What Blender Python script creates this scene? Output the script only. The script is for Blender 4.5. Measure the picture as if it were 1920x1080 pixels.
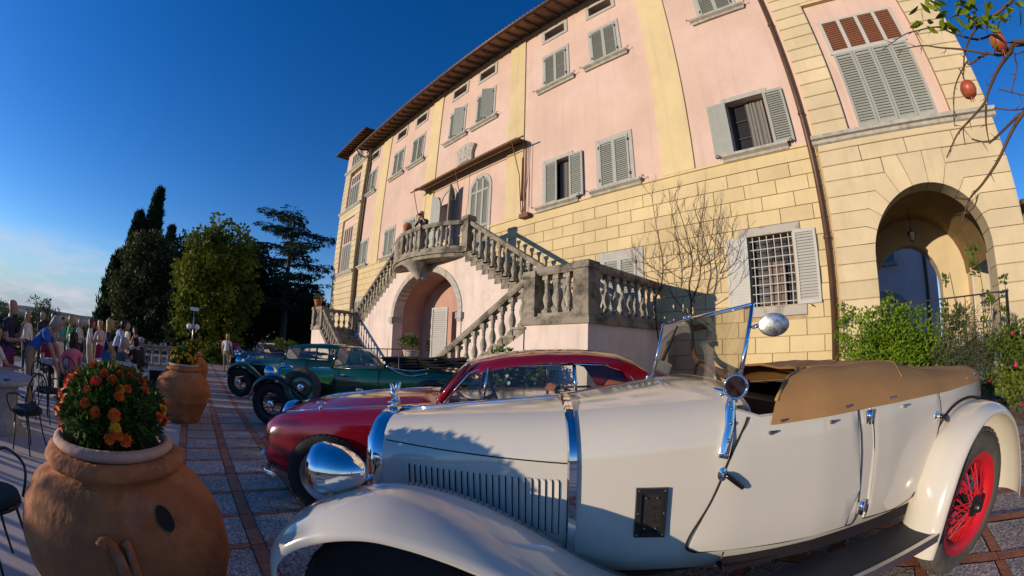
# Forecourt of a Tuscan villa with a line of vintage cars, seen through a fisheye lens in low evening sun.
EXPO=0.15; SKY_EL=16.0; SKY_SAT=1.30; SKY_HUE=.514; SKY_STR=.13; HAZE=(1.7,2.4,3.7,1); CLOUD=(4.4,4.5,5.1,1); SUN_STR=4.0; SUN_COL=(1.0,.83,.62)
import bpy, math, random
from mathutils import Vector, Matrix
R=math.radians; sin=math.sin; cos=math.cos; PI=math.pi
random.seed(7)
for o in list(bpy.data.objects): bpy.data.objects.remove(o)
scn=bpy.context.scene; COL=scn.collection
# ---------------------------------------------------------------- camera: full-frame fisheye (equidistant)
CAMZ=1.4
cam=bpy.data.cameras.new('camera'); camo=bpy.data.objects.new('camera',cam); COL.objects.link(camo)
cam.type='PANO'; cam.panorama_type='FISHEYE_LENS_POLYNOMIAL'; cam.sensor_width=36.0; cam.sensor_fit='HORIZONTAL'
FMM=769.86/1920*36.0
cam.fisheye_fov=R(220)
cam.fisheye_polynomial_k0=0; cam.fisheye_polynomial_k1=-1/FMM
cam.fisheye_polynomial_k2=0; cam.fisheye_polynomial_k3=0; cam.fisheye_polynomial_k4=0
cam.clip_start=.05; cam.clip_end=20000
YAW,PITCH,ROLL=R(-46.587),R(8.862),R(1.845)
fw=Vector((sin(YAW)*cos(PITCH),cos(YAW)*cos(PITCH),sin(PITCH))); rt=Vector((cos(YAW),-sin(YAW),0)); up=rt.cross(fw)
r2=rt*cos(ROLL)+up*sin(ROLL); u2=up*cos(ROLL)-rt*sin(ROLL)
camo.matrix_world=Matrix(((r2.x,u2.x,-fw.x,0),(r2.y,u2.y,-fw.y,0),(r2.z,u2.z,-fw.z,CAMZ),(0,0,0,1)))
scn.camera=camo; CAM_R,CAM_U,CAM_F=r2.copy(),u2.copy(),fw.copy()
scn.render.engine='CYCLES'
scn.view_settings.view_transform='Standard'; scn.view_settings.look='None'
scn.view_settings.exposure=EXPO; scn.view_settings.gamma=1
# ---------------------------------------------------------------- sky and sun
SUN_AZ=R(202.0); SUN_EL=R(6.4)      # the sun stands behind the camera, to the left (compass bearing from +Y towards +X)
w=bpy.data.worlds.new('World'); scn.world=w; w.use_nodes=True; nt=w.node_tree; nt.nodes.clear()
def N(t,ty,**k):
    n=t.nodes.new(ty)
    for a,b in k.items(): setattr(n,a,b)
    return n
sky=N(nt,'ShaderNodeTexSky',sky_type='NISHITA',sun_disc=False,sun_elevation=R(SKY_EL),sun_rotation=SUN_AZ,altitude=400,air_density=1.0,dust_density=.05,ozone_density=3.5)
tc=N(nt,'ShaderNodeTexCoord'); sep=N(nt,'ShaderNodeSeparateXYZ'); nt.links.new(tc.outputs['Generated'],sep.inputs[0])
# thin cloud bank low over the horizon
mp=N(nt,'ShaderNodeMapping'); mp.inputs['Scale'].default_value=(3.0,3.0,13.0); nt.links.new(tc.outputs['Generated'],mp.inputs[0])
cn=N(nt,'ShaderNodeTexNoise'); cn.inputs['Scale'].default_value=1.6; cn.inputs['Detail'].default_value=7; cn.inputs['Roughness'].default_value=.62; nt.links.new(mp.outputs[0],cn.inputs[0])
cr=N(nt,'ShaderNodeMapRange'); nt.links.new(cn.outputs[0],cr.inputs[0]); cr.inputs[1].default_value=.50; cr.inputs[2].default_value=.70
el=N(nt,'ShaderNodeMapRange'); nt.links.new(sep.outputs[2],el.inputs[0]); el.inputs[1].default_value=.03; el.inputs[2].default_value=.165; el.inputs[3].default_value=1.0; el.inputs[4].default_value=0.0
mu=N(nt,'ShaderNodeMath',operation='MULTIPLY'); nt.links.new(cr.outputs[0],mu.inputs[0]); nt.links.new(el.outputs[0],mu.inputs[1])
hs=N(nt,'ShaderNodeHueSaturation'); hs.inputs['Saturation'].default_value=SKY_SAT; hs.inputs['Hue'].default_value=SKY_HUE; hs.inputs['Value'].default_value=1.0; nt.links.new(sky.outputs[0],hs.inputs['Color'])
hz=N(nt,'ShaderNodeMapRange'); nt.links.new(sep.outputs[2],hz.inputs[0]); hz.inputs[1].default_value=-.02; hz.inputs[2].default_value=.17; hz.inputs[3].default_value=.85; hz.inputs[4].default_value=0.0; hz.interpolation_type='SMOOTHSTEP'
hm=N(nt,'ShaderNodeMix',data_type='RGBA'); nt.links.new(hz.outputs[0],hm.inputs[0]); nt.links.new(hs.outputs[0],hm.inputs[6]); hm.inputs[7].default_value=HAZE
mx=N(nt,'ShaderNodeMix',data_type='RGBA'); nt.links.new(mu.outputs[0],mx.inputs[0]); nt.links.new(hm.outputs[2],mx.inputs[6]); mx.inputs[7].default_value=CLOUD
bg=N(nt,'ShaderNodeBackground'); bg.inputs[1].default_value=SKY_STR; nt.links.new(mx.outputs[2],bg.inputs[0])
wo=N(nt,'ShaderNodeOutputWorld'); nt.links.new(bg.outputs[0],wo.inputs[0])
sl=bpy.data.lights.new('sun','SUN'); sl.energy=SUN_STR; sl.angle=R(.5); sl.color=SUN_COL
so=bpy.data.objects.new('sun',sl); COL.objects.link(so)
sdir=Vector((sin(SUN_AZ)*cos(SUN_EL),cos(SUN_AZ)*cos(SUN_EL),sin(SUN_EL)))
so.rotation_euler=sdir.to_track_quat('Z','Y').to_euler(); so.location=(0,-20,20)
# ---------------------------------------------------------------- helpers
GX,GY=.0225,.03
def gz(x,y): return GX*x+GY*y              # the forecourt falls gently away from the villa and to the left
class MB:
    def __init__(s): s.v=[]; s.f=[]; s.m=[]; s.cm=0
    def add(s,vs,fs):
        b=len(s.v); s.v+= [tuple(p) for p in vs]; s.f+=[tuple(b+i for i in f) for f in fs]; s.m+=[s.cm]*len(fs); return s
    def box(s,x0,x1,y0,y1,z0,z1):
        return s.add([(x0,y0,z0),(x1,y0,z0),(x1,y1,z0),(x0,y1,z0),(x0,y0,z1),(x1,y0,z1),(x1,y1,z1),(x0,y1,z1)],[(3,2,1,0),(4,5,6,7),(0,1,5,4),(1,2,6,5),(2,3,7,6),(3,0,4,7)])
    def bbox(s,x0,x1,y0,y1,z0,z1,b=.01):       # box whose front (-Y) edges are chamfered
        return s.add([(x0,y0+b,z0),(x1,y0+b,z0),(x1,y1,z0),(x0,y1,z0),(x0,y0+b,z1),(x1,y0+b,z1),(x1,y1,z1),(x0,y1,z1),(x0+b,y0,z0+b),(x1-b,y0,z0+b),(x1-b,y0,z1-b),(x0+b,y0,z1-b)],
          [(3,2,1,0),(4,5,6,7),(1,2,6,5),(2,3,7,6),(3,0,4,7),(8,9,10,11),(0,1,9,8),(1,5,10,9),(5,4,11,10),(4,0,8,11)])
    def prism(s,poly,a0,a1,ax='y'):
        n=len(poly)
        def P(p,a): return (p[0],a,p[1]) if ax=='y' else ((a,p[0],p[1]) if ax=='x' else (p[0],p[1],a))
        vs=[P(p,a0) for p in poly]+[P(p,a1) for p in poly]
        return s.add(vs,[tuple(range(n)),tuple(range(2*n-1,n-1,-1))]+[(i,i+n,(i+1)%n+n,(i+1)%n) for i in range(n)])
    def lathe(s,prof,n=16,c=(0,0,0),cap=True):
        vs=[];fs=[];k=len(prof)
        for i in range(n):
            a=2*PI*i/n
            for r,z in prof: vs.append((c[0]+r*cos(a),c[1]+r*sin(a),c[2]+z))
        for i in range(n):
            j=(i+1)%n
            for q in range(k-1): fs.append((i*k+q,j*k+q,j*k+q+1,i*k+q+1))
        if cap: fs.append(tuple(i*k for i in range(n-1,-1,-1))); fs.append(tuple(i*k+k-1 for i in range(n)))
        return s.add(vs,fs)
    def loft(s,rings,closed=True,caps=True):
        n=len(rings[0]); vs=[p for r in rings for p in r]; fs=[]
        for i in range(len(rings)-1):
            for j in range(n if closed else n-1):
                k=(j+1)%n; fs.append((i*n+j,i*n+k,(i+1)*n+k,(i+1)*n+j))
        if caps and closed: fs.append(tuple(range(n-1,-1,-1))); fs.append(tuple((len(rings)-1)*n+j for j in range(n)))
        return s.add(vs,fs)
    def tube(s,pts,r,n=6,caps=True,flat=None):
        pts=[Vector(p) for p in pts]; rings=[]; q=None
        for i,p in enumerate(pts):
            t=(pts[min(i+1,len(pts)-1)]-pts[max(i-1,0)])
            if t.length<1e-9: t=Vector((0,0,1))
            t.normalize()
            if q is None:
                q=Vector((0,0,1)) if abs(t.z)<.9 else Vector((1,0,0))
            q=(q-t*q.dot(t)); 
            if q.length<1e-6: q=t.orthogonal()
            q.normalize(); b=t.cross(q); rr=r[i] if isinstance(r,(list,tuple)) else r
            fl=flat or 1
            rings.append([p+q*(rr*cos(2*PI*k/n))+b*(rr*fl*sin(2*PI*k/n)) for k in range(n)])
        return s.loft(rings,True,caps)
    def ball(s,c,rx,ry=None,rz=None,n=10,k=6):
        ry=ry or rx; rz=rz or rx; rings=[]
        for i in range(k+1):
            a=-PI/2+PI*i/k; rings.append([(c[0]+max(cos(a),1e-3)*rx*cos(2*PI*j/n),c[1]+max(cos(a),1e-3)*ry*sin(2*PI*j/n),c[2]+rz*sin(a)) for j in range(n)])
        return s.loft(rings)
    def tri(s,a,b,c): return s.add([a,b,c],[(0,1,2)])
    def quad(s,a,b,c,d): return s.add([a,b,c,d],[(0,1,2,3)])
    def xf(s,m,start=0):
        for i in range(start,len(s.v)): s.v[i]=tuple(m@Vector(s.v[i]))
        return s
    def mesh(s,name,mats,smooth=False):
        me=bpy.data.meshes.new(name); me.from_pydata(s.v,[],s.f); 
        for m in (mats if isinstance(mats,(list,tuple)) else [mats]): me.materials.append(m)
        if isinstance(mats,(list,tuple)) and len(mats)>1: me.polygons.foreach_set('material_index',s.m)
        if smooth:
            me.polygons.foreach_set('use_smooth',[True]*len(me.polygons))
        me.update(); 
        if smooth and smooth is not True: me.set_sharp_from_angle(angle=R(smooth))
        return me
def tag(o,label=None,cat=None,group=None,kind=None):
    if label: o['label']=label
    if cat: o['category']=cat
    if group: o['group']=group
    if kind: o['kind']=kind
    return o
def par(o,p):
    o.parent=p; o.matrix_parent_inverse=p.matrix_basis.inverted(); return o
def O(name,mb,mat,p=None,smooth=False,local=False,kind=None):
    me=mb if isinstance(mb,bpy.types.Mesh) else mb.mesh(name,mat,smooth)
    o=bpy.data.objects.new(name,me); COL.objects.link(o)
    if p is not None:
        if local: o.parent=p
        else: par(o,p)
    if kind: o['kind']=kind
    return o
def inst(name,me,p,loc,rz=0,sc=None,local=False):
    o=bpy.data.objects.new(name,me); COL.objects.link(o); o.location=loc; o.rotation_euler=(0,0,rz)
    if sc: o.scale=sc
    if local: o.parent=p
    elif p is not None: par(o,p)
    return o
def E(name,loc=(0,0,0),label=None,cat=None,group=None,rz=0,mat=None):
    o=bpy.data.objects.new(name,None); COL.objects.link(o); o.empty_display_size=.2
    o.location=loc; o.rotation_euler=(0,0,rz)
    if mat is not None: o.matrix_basis=mat
    return tag(o,label,cat,group)
def dup(o,p=None):
    c=o.copy(); COL.objects.link(c)
    if p is not None: c.parent=p
    for ch in list(o.children): dup(ch,c)
    return c
# ---------------------------------------------------------------- materials
MT={}
def M(name,col,rough=.7,metal=0,var=.12,scale=4,bump=0,bscale=None,coat=0,col2=None,mix=(.4,.65),trans=0,ior=1.45,spec=.5,emis=None,sss=0,alpha=1,coord='Object'):
    if name in MT: return MT[name]
    m=bpy.data.materials.new(name); m.use_nodes=True; t=m.node_tree; b=t.nodes['Principled BSDF']
    b.inputs['Roughness'].default_value=rough; b.inputs['Metallic'].default_value=metal
    b.inputs['Coat Weight'].default_value=coat; b.inputs['Coat Roughness'].default_value=.04; b.inputs['IOR'].default_value=ior
    b.inputs['Transmission Weight'].default_value=trans; b.inputs['Specular IOR Level'].default_value=spec
    c=(*col,1); b.inputs['Base Color'].default_value=c
    if emis: b.inputs['Emission Color'].default_value=(*emis[0],1); b.inputs['Emission Strength'].default_value=emis[1]
    co=N(t,'ShaderNodeTexCoord')
    if var>0 or col2:
        n=N(t,'ShaderNodeTexNoise'); n.inputs['Scale'].default_value=scale; n.inputs['Detail'].default_value=6; n.inputs['Roughness'].default_value=.65
        t.links.new(co.outputs[coord],n.inputs['Vector'])
        r=N(t,'ShaderNodeValToRGB'); t.links.new(n.outputs[0],r.inputs[0])
        e=r.color_ramp.elements; e[0].position=mix[0]; e[1].position=mix[1]
        if col2: e[0].color=c; e[1].color=(*col2,1)
        else:
            e[0].position=.3; e[1].position=.72
            e[0].color=tuple(x*(1-var) for x in col)+(1,); e[1].color=tuple(min(1,x*(1+var)) for x in col)+(1,)
        t.links.new(r.outputs[0],b.inputs['Base Color'])
    if bump:
        n2=N(t,'ShaderNodeTexNoise'); n2.inputs['Scale'].default_value=bscale or scale*6; n2.inputs['Detail'].default_value=5
        t.links.new(co.outputs[coord],n2.inputs['Vector'])
        bm=N(t,'ShaderNodeBump'); bm.inputs['Strength'].default_value=bump; bm.inputs['Distance'].default_value=.02
        t.links.new(n2.outputs[0],bm.inputs['Height']); t.links.new(bm.outputs[0],b.inputs['Normal'])
    MT[name]=m; return m
PINK=M('pink_plaster',(.61,.435,.35),.9,var=.09,scale=.7,bump=.12,bscale=30)
PINK2=M('pale_pink_plaster',(.66,.545,.475),.9,var=.12,scale=1.2,bump=.15,bscale=25)
YEL=M('yellow_plaster',(.61,.485,.265),.9,var=.10,scale=.9,bump=.12,bscale=30)
CREAM=M('cream_plaster',(.60,.49,.305),.9,var=.10,scale=1.1,bump=.12,bscale=30)
MORT=M('joint_mortar',(.44,.32,.185),.95,var=.2)  # mortar's own colour, recessed behind the blocks
STONE=M('grey_stone',(.40,.375,.325),.85,var=.25,scale=6,bump=.3,bscale=40)
WSTONE=M('weathered_stone',(.29,.25,.19),.9,col2=(.04,.036,.028),mix=(.44,.68),scale=3.2,bump=.5,bscale=22)
BSTONE=M('baluster_stone',(.34,.305,.24),.9,col2=(.10,.09,.07),mix=(.46,.72),scale=7,bump=.35,bscale=30)
FRAME=M('grey_window_frame',(.40,.38,.345),.75,var=.12,scale=5,bump=.1)
SHUT=M('sage_grey_shutter',(.325,.34,.30),.55,var=.07,scale=6)
SHUTW=M('pale_shutter',(.44,.43,.39),.55,var=.06,scale=6)
DARK=M('painted_darkness',(.02,.018,.016),.9,var=0)  # near-black colour standing in for unlit depth behind openings
GLASSD=M('window_glass',(.022,.021,.02),.25,var=0,spec=.25)
CURT=M('lace_curtain',(.20,.185,.165),.9,var=.2,scale=20)
WOODD=M('dark_wood',(.09,.055,.03),.8,var=.3,scale=8)
RAFT=M('rafter_wood',(.105,.062,.036),.85,var=.3,scale=6)
TERRA=M('terracotta_tile',(.30,.155,.085),.85,var=.3,scale=5,bump=.2)
PIPE=M('copper_downpipe',(.11,.06,.038),.5,metal=.3,var=.25,scale=3)
IRON=M('black_iron',(.015,.016,.018),.45,var=.2,metal=.2)
GRATE=M('pale_iron_grille',(.45,.44,.42),.5,var=.1)
RUST=M('rusty_iron',(.16,.06,.03),.7,var=.3,scale=9)
REDL=M('red_brown_louvre',(.20,.075,.035),.7,var=.15)

def per_object(m,amt):          # every block its own shade
    t=m.node_tree; b=t.nodes['Principled BSDF']; src=b.inputs['Base Color'].links[0].from_socket
    oi=N(t,'ShaderNodeObjectInfo'); mr=N(t,'ShaderNodeMapRange'); t.links.new(oi.outputs['Random'],mr.inputs[0]); mr.inputs[3].default_value=1-amt; mr.inputs[4].default_value=1+amt*.6
    vm=N(t,'ShaderNodeVectorMath',operation='SCALE'); t.links.new(src,vm.inputs[0]); t.links.new(mr.outputs[0],vm.inputs['Scale']); t.links.new(vm.outputs[0],b.inputs['Base Color'])
for m_,a_ in ((YEL,.10),(CREAM,.08),(SHUT,.10),(BSTONE,.2),(WSTONE,.15)): per_object(m_,a_)
# ================================================================ villa
D=9.0
villa=E('villa',(-12,9.2,gz(-12,9)),'long pink and yellow three storey villa with stone rusticated ground floor','building')
def wall_holes(mb,x0,x1,z0,z1,y0,y1,holes):
    xs=sorted({x0,x1,*[h[0] for h in holes],*[h[1] for h in holes]}); zs=sorted({z0,z1,*[h[2] for h in holes],*[h[3] for h in holes]})
    for i in range(len(xs)-1):
        run=None
        for j in range(len(zs)-1):
            cx=(xs[i]+xs[i+1])/2; cz=(zs[j]+zs[j+1])/2
            hole=any(h[0]<cx<h[1] and h[2]<cz<h[3] for h in holes)
            if not hole:
                if run is None: run=zs[j]
            if hole and run is not None: mb.box(xs[i],xs[i+1],y0,y1,run,zs[j]); run=None
        if run is not None: mb.box(xs[i],xs[i+1],y0,y1,run,zs[-1])
WT=[-1.56,-5.5,-7.62,-11.45,-13.4,-16.75,-18.85,-22.3]
W=.5
open_h=[(-2.06,-1.03,5.92,7.39),(-8.12,-7.1,5.9,7.38),(-14.05,-13.0,4.6,8.0)]
atticH=[(x-.48,x+.48,12.83,13.25) for x in WT]
mb=MB(); wall_holes(mb,-23.3,.02,5.80,13.75,9.0,9.5,open_h[:2]+[(-14.05,-13.0,5.80,7.40)]+atticH)
a=MB()
O('upper_wall',mb,PINK,villa)
# arch filler over the open door
cx=-13.525; pl=[(-14.05,8.0),(-14.05,7.40)]+[(cx+.525*cos(PI-PI*i/10),7.40+.55*sin(PI*i/10)) for i in range(11)]+[(-13.0,8.0)]
g=MB()
for i in range(10):
    p0=(cx+.525*cos(PI-PI*i/10),7.38+.55*sin(PI*i/10)); p1=(cx+.525*cos(PI-PI*(i+1)/10),7.38+.55*sin(PI*(i+1)/10))
    g.prism([p0,p1,(p1[0],8.0),(p0[0],8.0)],9.001,9.45)
O('door_head',g,PINK,villa)
# near-black sheets behind the openings; the rooms' darkness is their colour
for h in open_h+[(-2.04,-1.0,2.3,3.9)]: O('painted_darkness',MB().box(h[0]-.2,h[1]+.2,9.95,10.0,h[2]-.2,h[3]+.2),DARK,villa)
for h in atticH: O('painted_darkness',MB().box(h[0]-.1,h[1]+.1,9.35,9.4,h[2]-.1,h[3]+.1),DARK,villa)
# ground floor backing and blocks
GH=[(-2.03,-1.02,2.35,3.88)]
mb=MB(); wall_holes(mb,-23.3,.02,-1.2,5.80,9.035,9.5,GH); O('joint_backing',mb,MORT,villa)
mb=MB(); mb.box(-23.3,-.1,9.0,9.035,5.455,5.74); O('band_course',mb,YEL,villa)
mb=MB(); mb.bbox(-23.3,-.1,8.955,9.0,5.74,5.80,.012); O('string_course',mb,YEL,villa)
keep=[(-2.24,-.80,2.12,4.07),(-6.17,-4.76,2.12,4.07),(-23.0,-21.6,2.12,4.07)]
nb=0; random.seed(3)
CH=.341
def stair_line(x):
    d=abs(x+12.5)
    return 4.3 if d<2.35 else (4.3-(d-2.35)*.577 if d<6.7 else (1.75 if d<8.3 else -9))
for r in range(17):
    z1=5.445-r*CH; z0=z1-CH
    off=.0 if r%2==0 else .3875
    x=-1.6+off+.775*3
    while x>-24.2:
        a0,a1=max(x-.775,-23.3),min(x,-.1); x-=.775
        if a1-a0<.05: continue
        if z1<stair_line((a0+a1)/2) and abs((a0+a1)/2+12.5)<8.3: continue
        segs=[(a0,a1)]
        for k in keep:
            if z0<k[3]-.05 and z1>k[2]+.05:
                ns=[]
                for s in segs:
                    if s[1]<=k[0] or s[0]>=k[1]: ns.append(s)
                    else:
                        if s[0]<k[0]-.04: ns.append((s[0],k[0]))
                        if s[1]>k[1]+.04: ns.append((k[1],s[1]))
                segs=ns
        for s in segs:
            m=MB(); j=random.uniform(-.002,.002); m.bbox(s[0]+.006,s[1]-.006,9.0+j,9.045,z0+.006,z1-.006,.008); O('stone_block',m,YEL,villa); nb+=1
# pilasters
for x0,x1 in [(-4.05,-3.15),(-9.95,-9.12),(-15.6,-14.75),(-21.15,-20.1)]:
    m=MB(); m.box(x0,x1,8.955,9.0,5.80,13.75); O('pilaster',m,YEL,villa)
# ---- shutters and windows
def shutter_mesh(w,h,mat,arch=False,pitch=.062,name='shutter'):
    m=MB(); t=.045; s=.06
    hh=lambda x: h if not arch else h
    m.box(0,s,0,t,0,h); m.box(w-s,w,0,t,0,h); m.box(s,w-s,0,t,0,.08); m.box(s,w-s,0,t,h-.07,h); m.box(s,w-s,.02,t-.002,h*.5-.01,h*.5+.01)
    m.box(s,w-s,t-.008,t-.004,.08,h-.07)
    z=.08
    while z<h-.10:
        if True:
            m.add([(s,.004,z),(w-s,.004,z),(w-s,.036,z+.05),(s,.036,z+.05),(s,.012,z-.006),(w-s,.012,z-.006),(w-s,.044,z+.044),(s,.044,z+.044)],[(0,1,2,3),(7,6,5,4),(0,4,5,1),(3,2,6,7)])
        z+=pitch
    return m.mesh(name,mat)
SH=shutter_mesh(.5,1.46,SHUT); 
def frame(p,cx,z0,z1,w=.5,fw=.13,sill=True,proud=.03,ears=True):
    m=MB(); m.bbox(cx-w-fw,cx-w,9-proud,9.0,z0,z1+fw,.008); m.bbox(cx+w,cx+w+fw,9-proud,9.0,z0,z1+fw,.008); m.bbox(cx-w,cx+w,9-proud,9.0,z1,z1+fw,.008)
    O('frame',m,FRAME,p)
    if sill:
        s=MB(); s.prism([(8.83,z0-.06),(8.83,z0),(9,z0),(9,z0-.17),(8.93,z0-.17),(8.91,z0-.11)],cx-w-.33,cx+w+.33,'x'); O('sill',s,STONE,p)
        if ears:
            for sx in (-1,1):
                h=MB(); h.tube([(cx+sx*(w+.36),8.98,z0-.02),(cx+sx*(w+.38),8.86,z0-.01),(cx+sx*(w+.44),8.84,z0+.03),(cx+sx*(w+.46),8.86,z0-.03)],.012,5)
                O('shutter_catch',h,IRON,p)
def closed_win(cx,z0,ajar=0,fw=.13):
    p=E('window',(cx,9,z0)); par(p,villa); frame(p,cx,z0,z0+1.46,fw=fw)
    bk=MB(); bk.box(cx-.5,cx+.5,8.997,8.999,z0,z0+1.46); O('pane',bk,DARK,p)  # near-black sheet behind the shutters, darkness given by its colour
    inst('shutter',SH,p,(cx-.5,8.945,z0),rz=-R(ajar)*.0)
    if ajar: inst('shutter',SH,p,(cx+.5,8.99,z0),rz=PI+R(ajar))
    else: inst('shutter',SH,p,(cx,8.945,z0))
    for sx in (-1,1):
        for zz in (.2,1.25): O('hinge',MB().box(cx+sx*.5-.02,cx+sx*.5+.02,8.93,8.944,z0+zz,z0+zz+.09),IRON,p)
def open_win(cx,z0,leaves,curtain=True,y=9.25):
    p=E('window',(cx,9,z0)); par(p,villa); frame(p,cx,z0,z0+1.46)
    g=MB(); g.box(cx-.5,cx+.5,y+.03,y+.035,z0,z0+1.46); O('pane',g,GLASSD,p)
    k=MB(); k.box(cx-.5,cx-.44,y-.02,y+.02,z0,z0+1.46); k.box(cx+.44,cx+.5,y-.02,y+.02,z0,z0+1.46); k.box(cx-.025,cx+.025,y-.02,y+.02,z0,z0+1.46)
    for zz in (.5,.98): k.box(cx-.44,cx+.44,y-.01,y+.02,z0+zz-.012,z0+zz+.012)
    O('casement',k,WOODD,p)
    if curtain:
        c=MB(); n=16; pr=None
        for i in range(n+1):
            x=cx-.06+.48*i/n; yy=y-.05+.025*sin(i*1.9)+.01*sin(i*.7)
            if pr: c.quad((pr[0],pr[1],z0+.02),(x,yy,z0+.02),(x,yy,z0+1.4),(pr[0],pr[1],z0+1.4))
            pr=(x,yy)
        O('curtain',c,CURT,p)
    for l in leaves:
        if l=='L': inst('shutter',SH,p,(cx-.5-.02,8.93,z0),rz=PI).location.y=8.965
        if l=='R': inst('shutter',SH,p,(cx+.5+.02,8.915,z0))
        if l=='l': inst('shutter',SH,p,(cx-.5,8.945,z0))
    return p
for i,cx in enumerate(WT):
    if cx!=-22.3 or True: closed_win(cx,10.45,ajar={3:38,4:30}.get(i,0))
    p=E('attic_window',(cx,9,12.8)); par(p,villa)
    m=MB(); fw=.15; m.bbox(cx-.63,cx-.48,8.965,9,12.69,13.37); m.bbox(cx+.48,cx+.63,8.965,9,12.69,13.37); m.bbox(cx-.48,cx+.48,8.965,9,13.25,13.37); m.bbox(cx-.48,cx+.48,8.965,9,12.69,12.83); O('frame',m,FRAME,p)
    m=MB(); m.box(cx-.46,cx+.46,9.28,9.29,12.84,13.2); O('pane',m,GLASSD,p)
    m=MB(); m.box(cx-.1,cx+.44,9.18,9.2,12.83,12.98); O('blind',m,CURT,p)
open_win(-1.545,5.92,'LR'); open_win(-7.61,5.9,'lR')
for cx in (-5.5,-16.75,-18.85,-22.3): closed_win(cx,5.92)
# shuttered window low on the ground floor behind the terrace, and the barred one
closed_win(-5.47,2.40,fw=.21); closed_win(-22.3,2.40,fw=.21)
p=E('barred_window',(-1.53,9,2.3)); par(p,villa)
LINT=(M('stained_lintel',(.42,.39,.34),.9,col2=(.16,.14,.11),mix=(.52,.7),scale=3.5,bump=.2)); O('lintel',MB().bbox(-2.24,-.80,8.97,9.03,3.88,4.07),LINT,p); O('sill',MB().bbox(-2.12,-.80,8.97,9.03,2.12,2.33),LINT,p)
m=MB(); m.box(-2.03,-1.02,9.3,9.305,2.33,3.88); O('pane',m,GLASSD,p)
m=MB(); m.box(-2.03,-1.02,9.22,9.24,2.33,2.36); m.box(-1.55,-1.51,9.22,9.26,2.33,3.88); O('casement',m,WOODD,p)
c=MB(); pr=None
for i in range(14):
    x=-1.66+.4*i/13; yy=9.18+.02*sin(i*1.7)
    if pr: c.quad((pr[0],pr[1],2.36),(x,yy,2.36),(x,yy,3.3),(pr[0],pr[1],3.3))
    pr=(x,yy)
O('curtain',c,M('brown_curtain',(.22,.16,.12),.9,var=.2,scale=15),p)
for i in range(6):
    x=-2.03+1.01*(i+.5)/6; g=MB(); g.tube([(x,9.06,2.33),(x,9.06,3.88)],.0125,6); O('bar',g,GRATE,p)
for i in range(8):
    z=2.33+1.55*(i+.5)/8; g=MB(); g.tube([(-2.03,9.055,z),(-1.02,9.055,z)],.011,6); O('bar',g,GRATE,p)
SW=shutter_mesh(.52,1.56,SHUTW,name='pale_shutter'); inst('shutter',SW,p,(-2.06,8.96,2.33),rz=PI).location.y=9.0
inst('shutter',SW,p,(-.99,8.945,2.33))
h=MB(); h.tube([(-.7,8.99,2.3),(-.7,8.9,2.3),(-.66,8.9,2.26)],.012,5); O('shutter_catch',h,IRON,p)
# ---- arched french doors on the landing
def arch_ring(cx,z0,zs,w,rise,fw,y0,y1,n=14):
    m=MB(); 
    def pts(w,r): return [(cx-w,z0)]+[(cx+w*cos(PI-PI*i/n),zs+r*sin(PI*i/n)) for i in range(n+1)]+[(cx+w,z0)]
    A=pts(w,rise); B=pts(w+fw,rise+fw)
    for i in range(len(A)-1): m.prism([A[i],A[i+1],B[i+1],B[i]],y0,y1)
    return m
def arch_leaf(cx,w0,w1,z0,zs,w,rise,y,mat):      # louvred leaf filling x in [w0,w1] under the arch
    m=MB(); n=8
    def top(x): 
        u=max(0,1-((x-cx)/w)**2); return zs+rise*math.sqrt(u)
    xs=[w0+(w1-w0)*i/n for i in range(n+1)]
    for i in range(n):
        m.prism([(xs[i],z0),(xs[i+1],z0),(xs[i+1],top(xs[i+1])-.01),(xs[i],top(xs[i])-.01)],y+.036,y+.04)
        m.prism([(xs[i],top(xs[i])-.09),(xs[i+1],top(xs[i+1])-.09),(xs[i+1],top(xs[i+1])-.01),(xs[i],top(xs[i])-.01)],y,y+.036)
    for a,b in ((w0,w0+.05),(w1-.05,w1)): m.prism([(a,z0),(b,z0),(b,top(b)-.02),(a,top(a)-.02)],y,y+.037)
    for zz in (z0,z0+1.25,zs-.1): m.box(w0,w1,y+.001,y+.035,zz,zz+.09)
    z=z0+.1
    while z<zs+rise-.1:
        lo,hi=w0+.05,w1-.05
        while hi-lo>.05 and min(top(lo),top(hi))<z+.1:
            if top(lo)<top(hi): lo+=.02
            else: hi-=.02
        if hi-lo>.06: m.add([(lo,y+.002,z),(hi,y+.002,z),(hi,y+.032,z+.05),(lo,y+.032,z+.05)],[(0,1,2,3)])
        z+=.062
    return m
for cx,op in ((-11.42,False),(-13.525,True)):
    p=E('arched_door',(cx,9,4.6)); par(p,villa)
    O('frame',arch_ring(cx,4.6,7.38,.53,.55,.14,8.965,9.0),FRAME,p,smooth=30)
    if not op:
        for a,b in ((-.53,-.18),(-.18,.18),(.18,.53)): O('shutter',arch_leaf(cx,cx+a,cx+b,4.62,7.38,.53,.55,8.955,SHUT),SHUT,p)
    else:
        l=arch_leaf(cx,cx,cx+.53,4.62,7.38,.53,.55,0,SHUT); l.xf(Matrix.Translation((cx+.53,8.96,0))@Matrix.Rotation(R(118),4,'Z')@Matrix.Translation((-cx-.53,0,0))); O('shutter',l,SHUT,p)
        l=arch_leaf(cx,cx-.53,cx,4.62,7.38,.53,.55,0,SHUT); l.xf(Matrix.Translation((cx-.53,8.97,0))@Matrix.Rotation(R(-165),4,'Z')@Matrix.Translation((-cx+.53,0,0))); O('shutter',l,SHUT,p)
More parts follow.
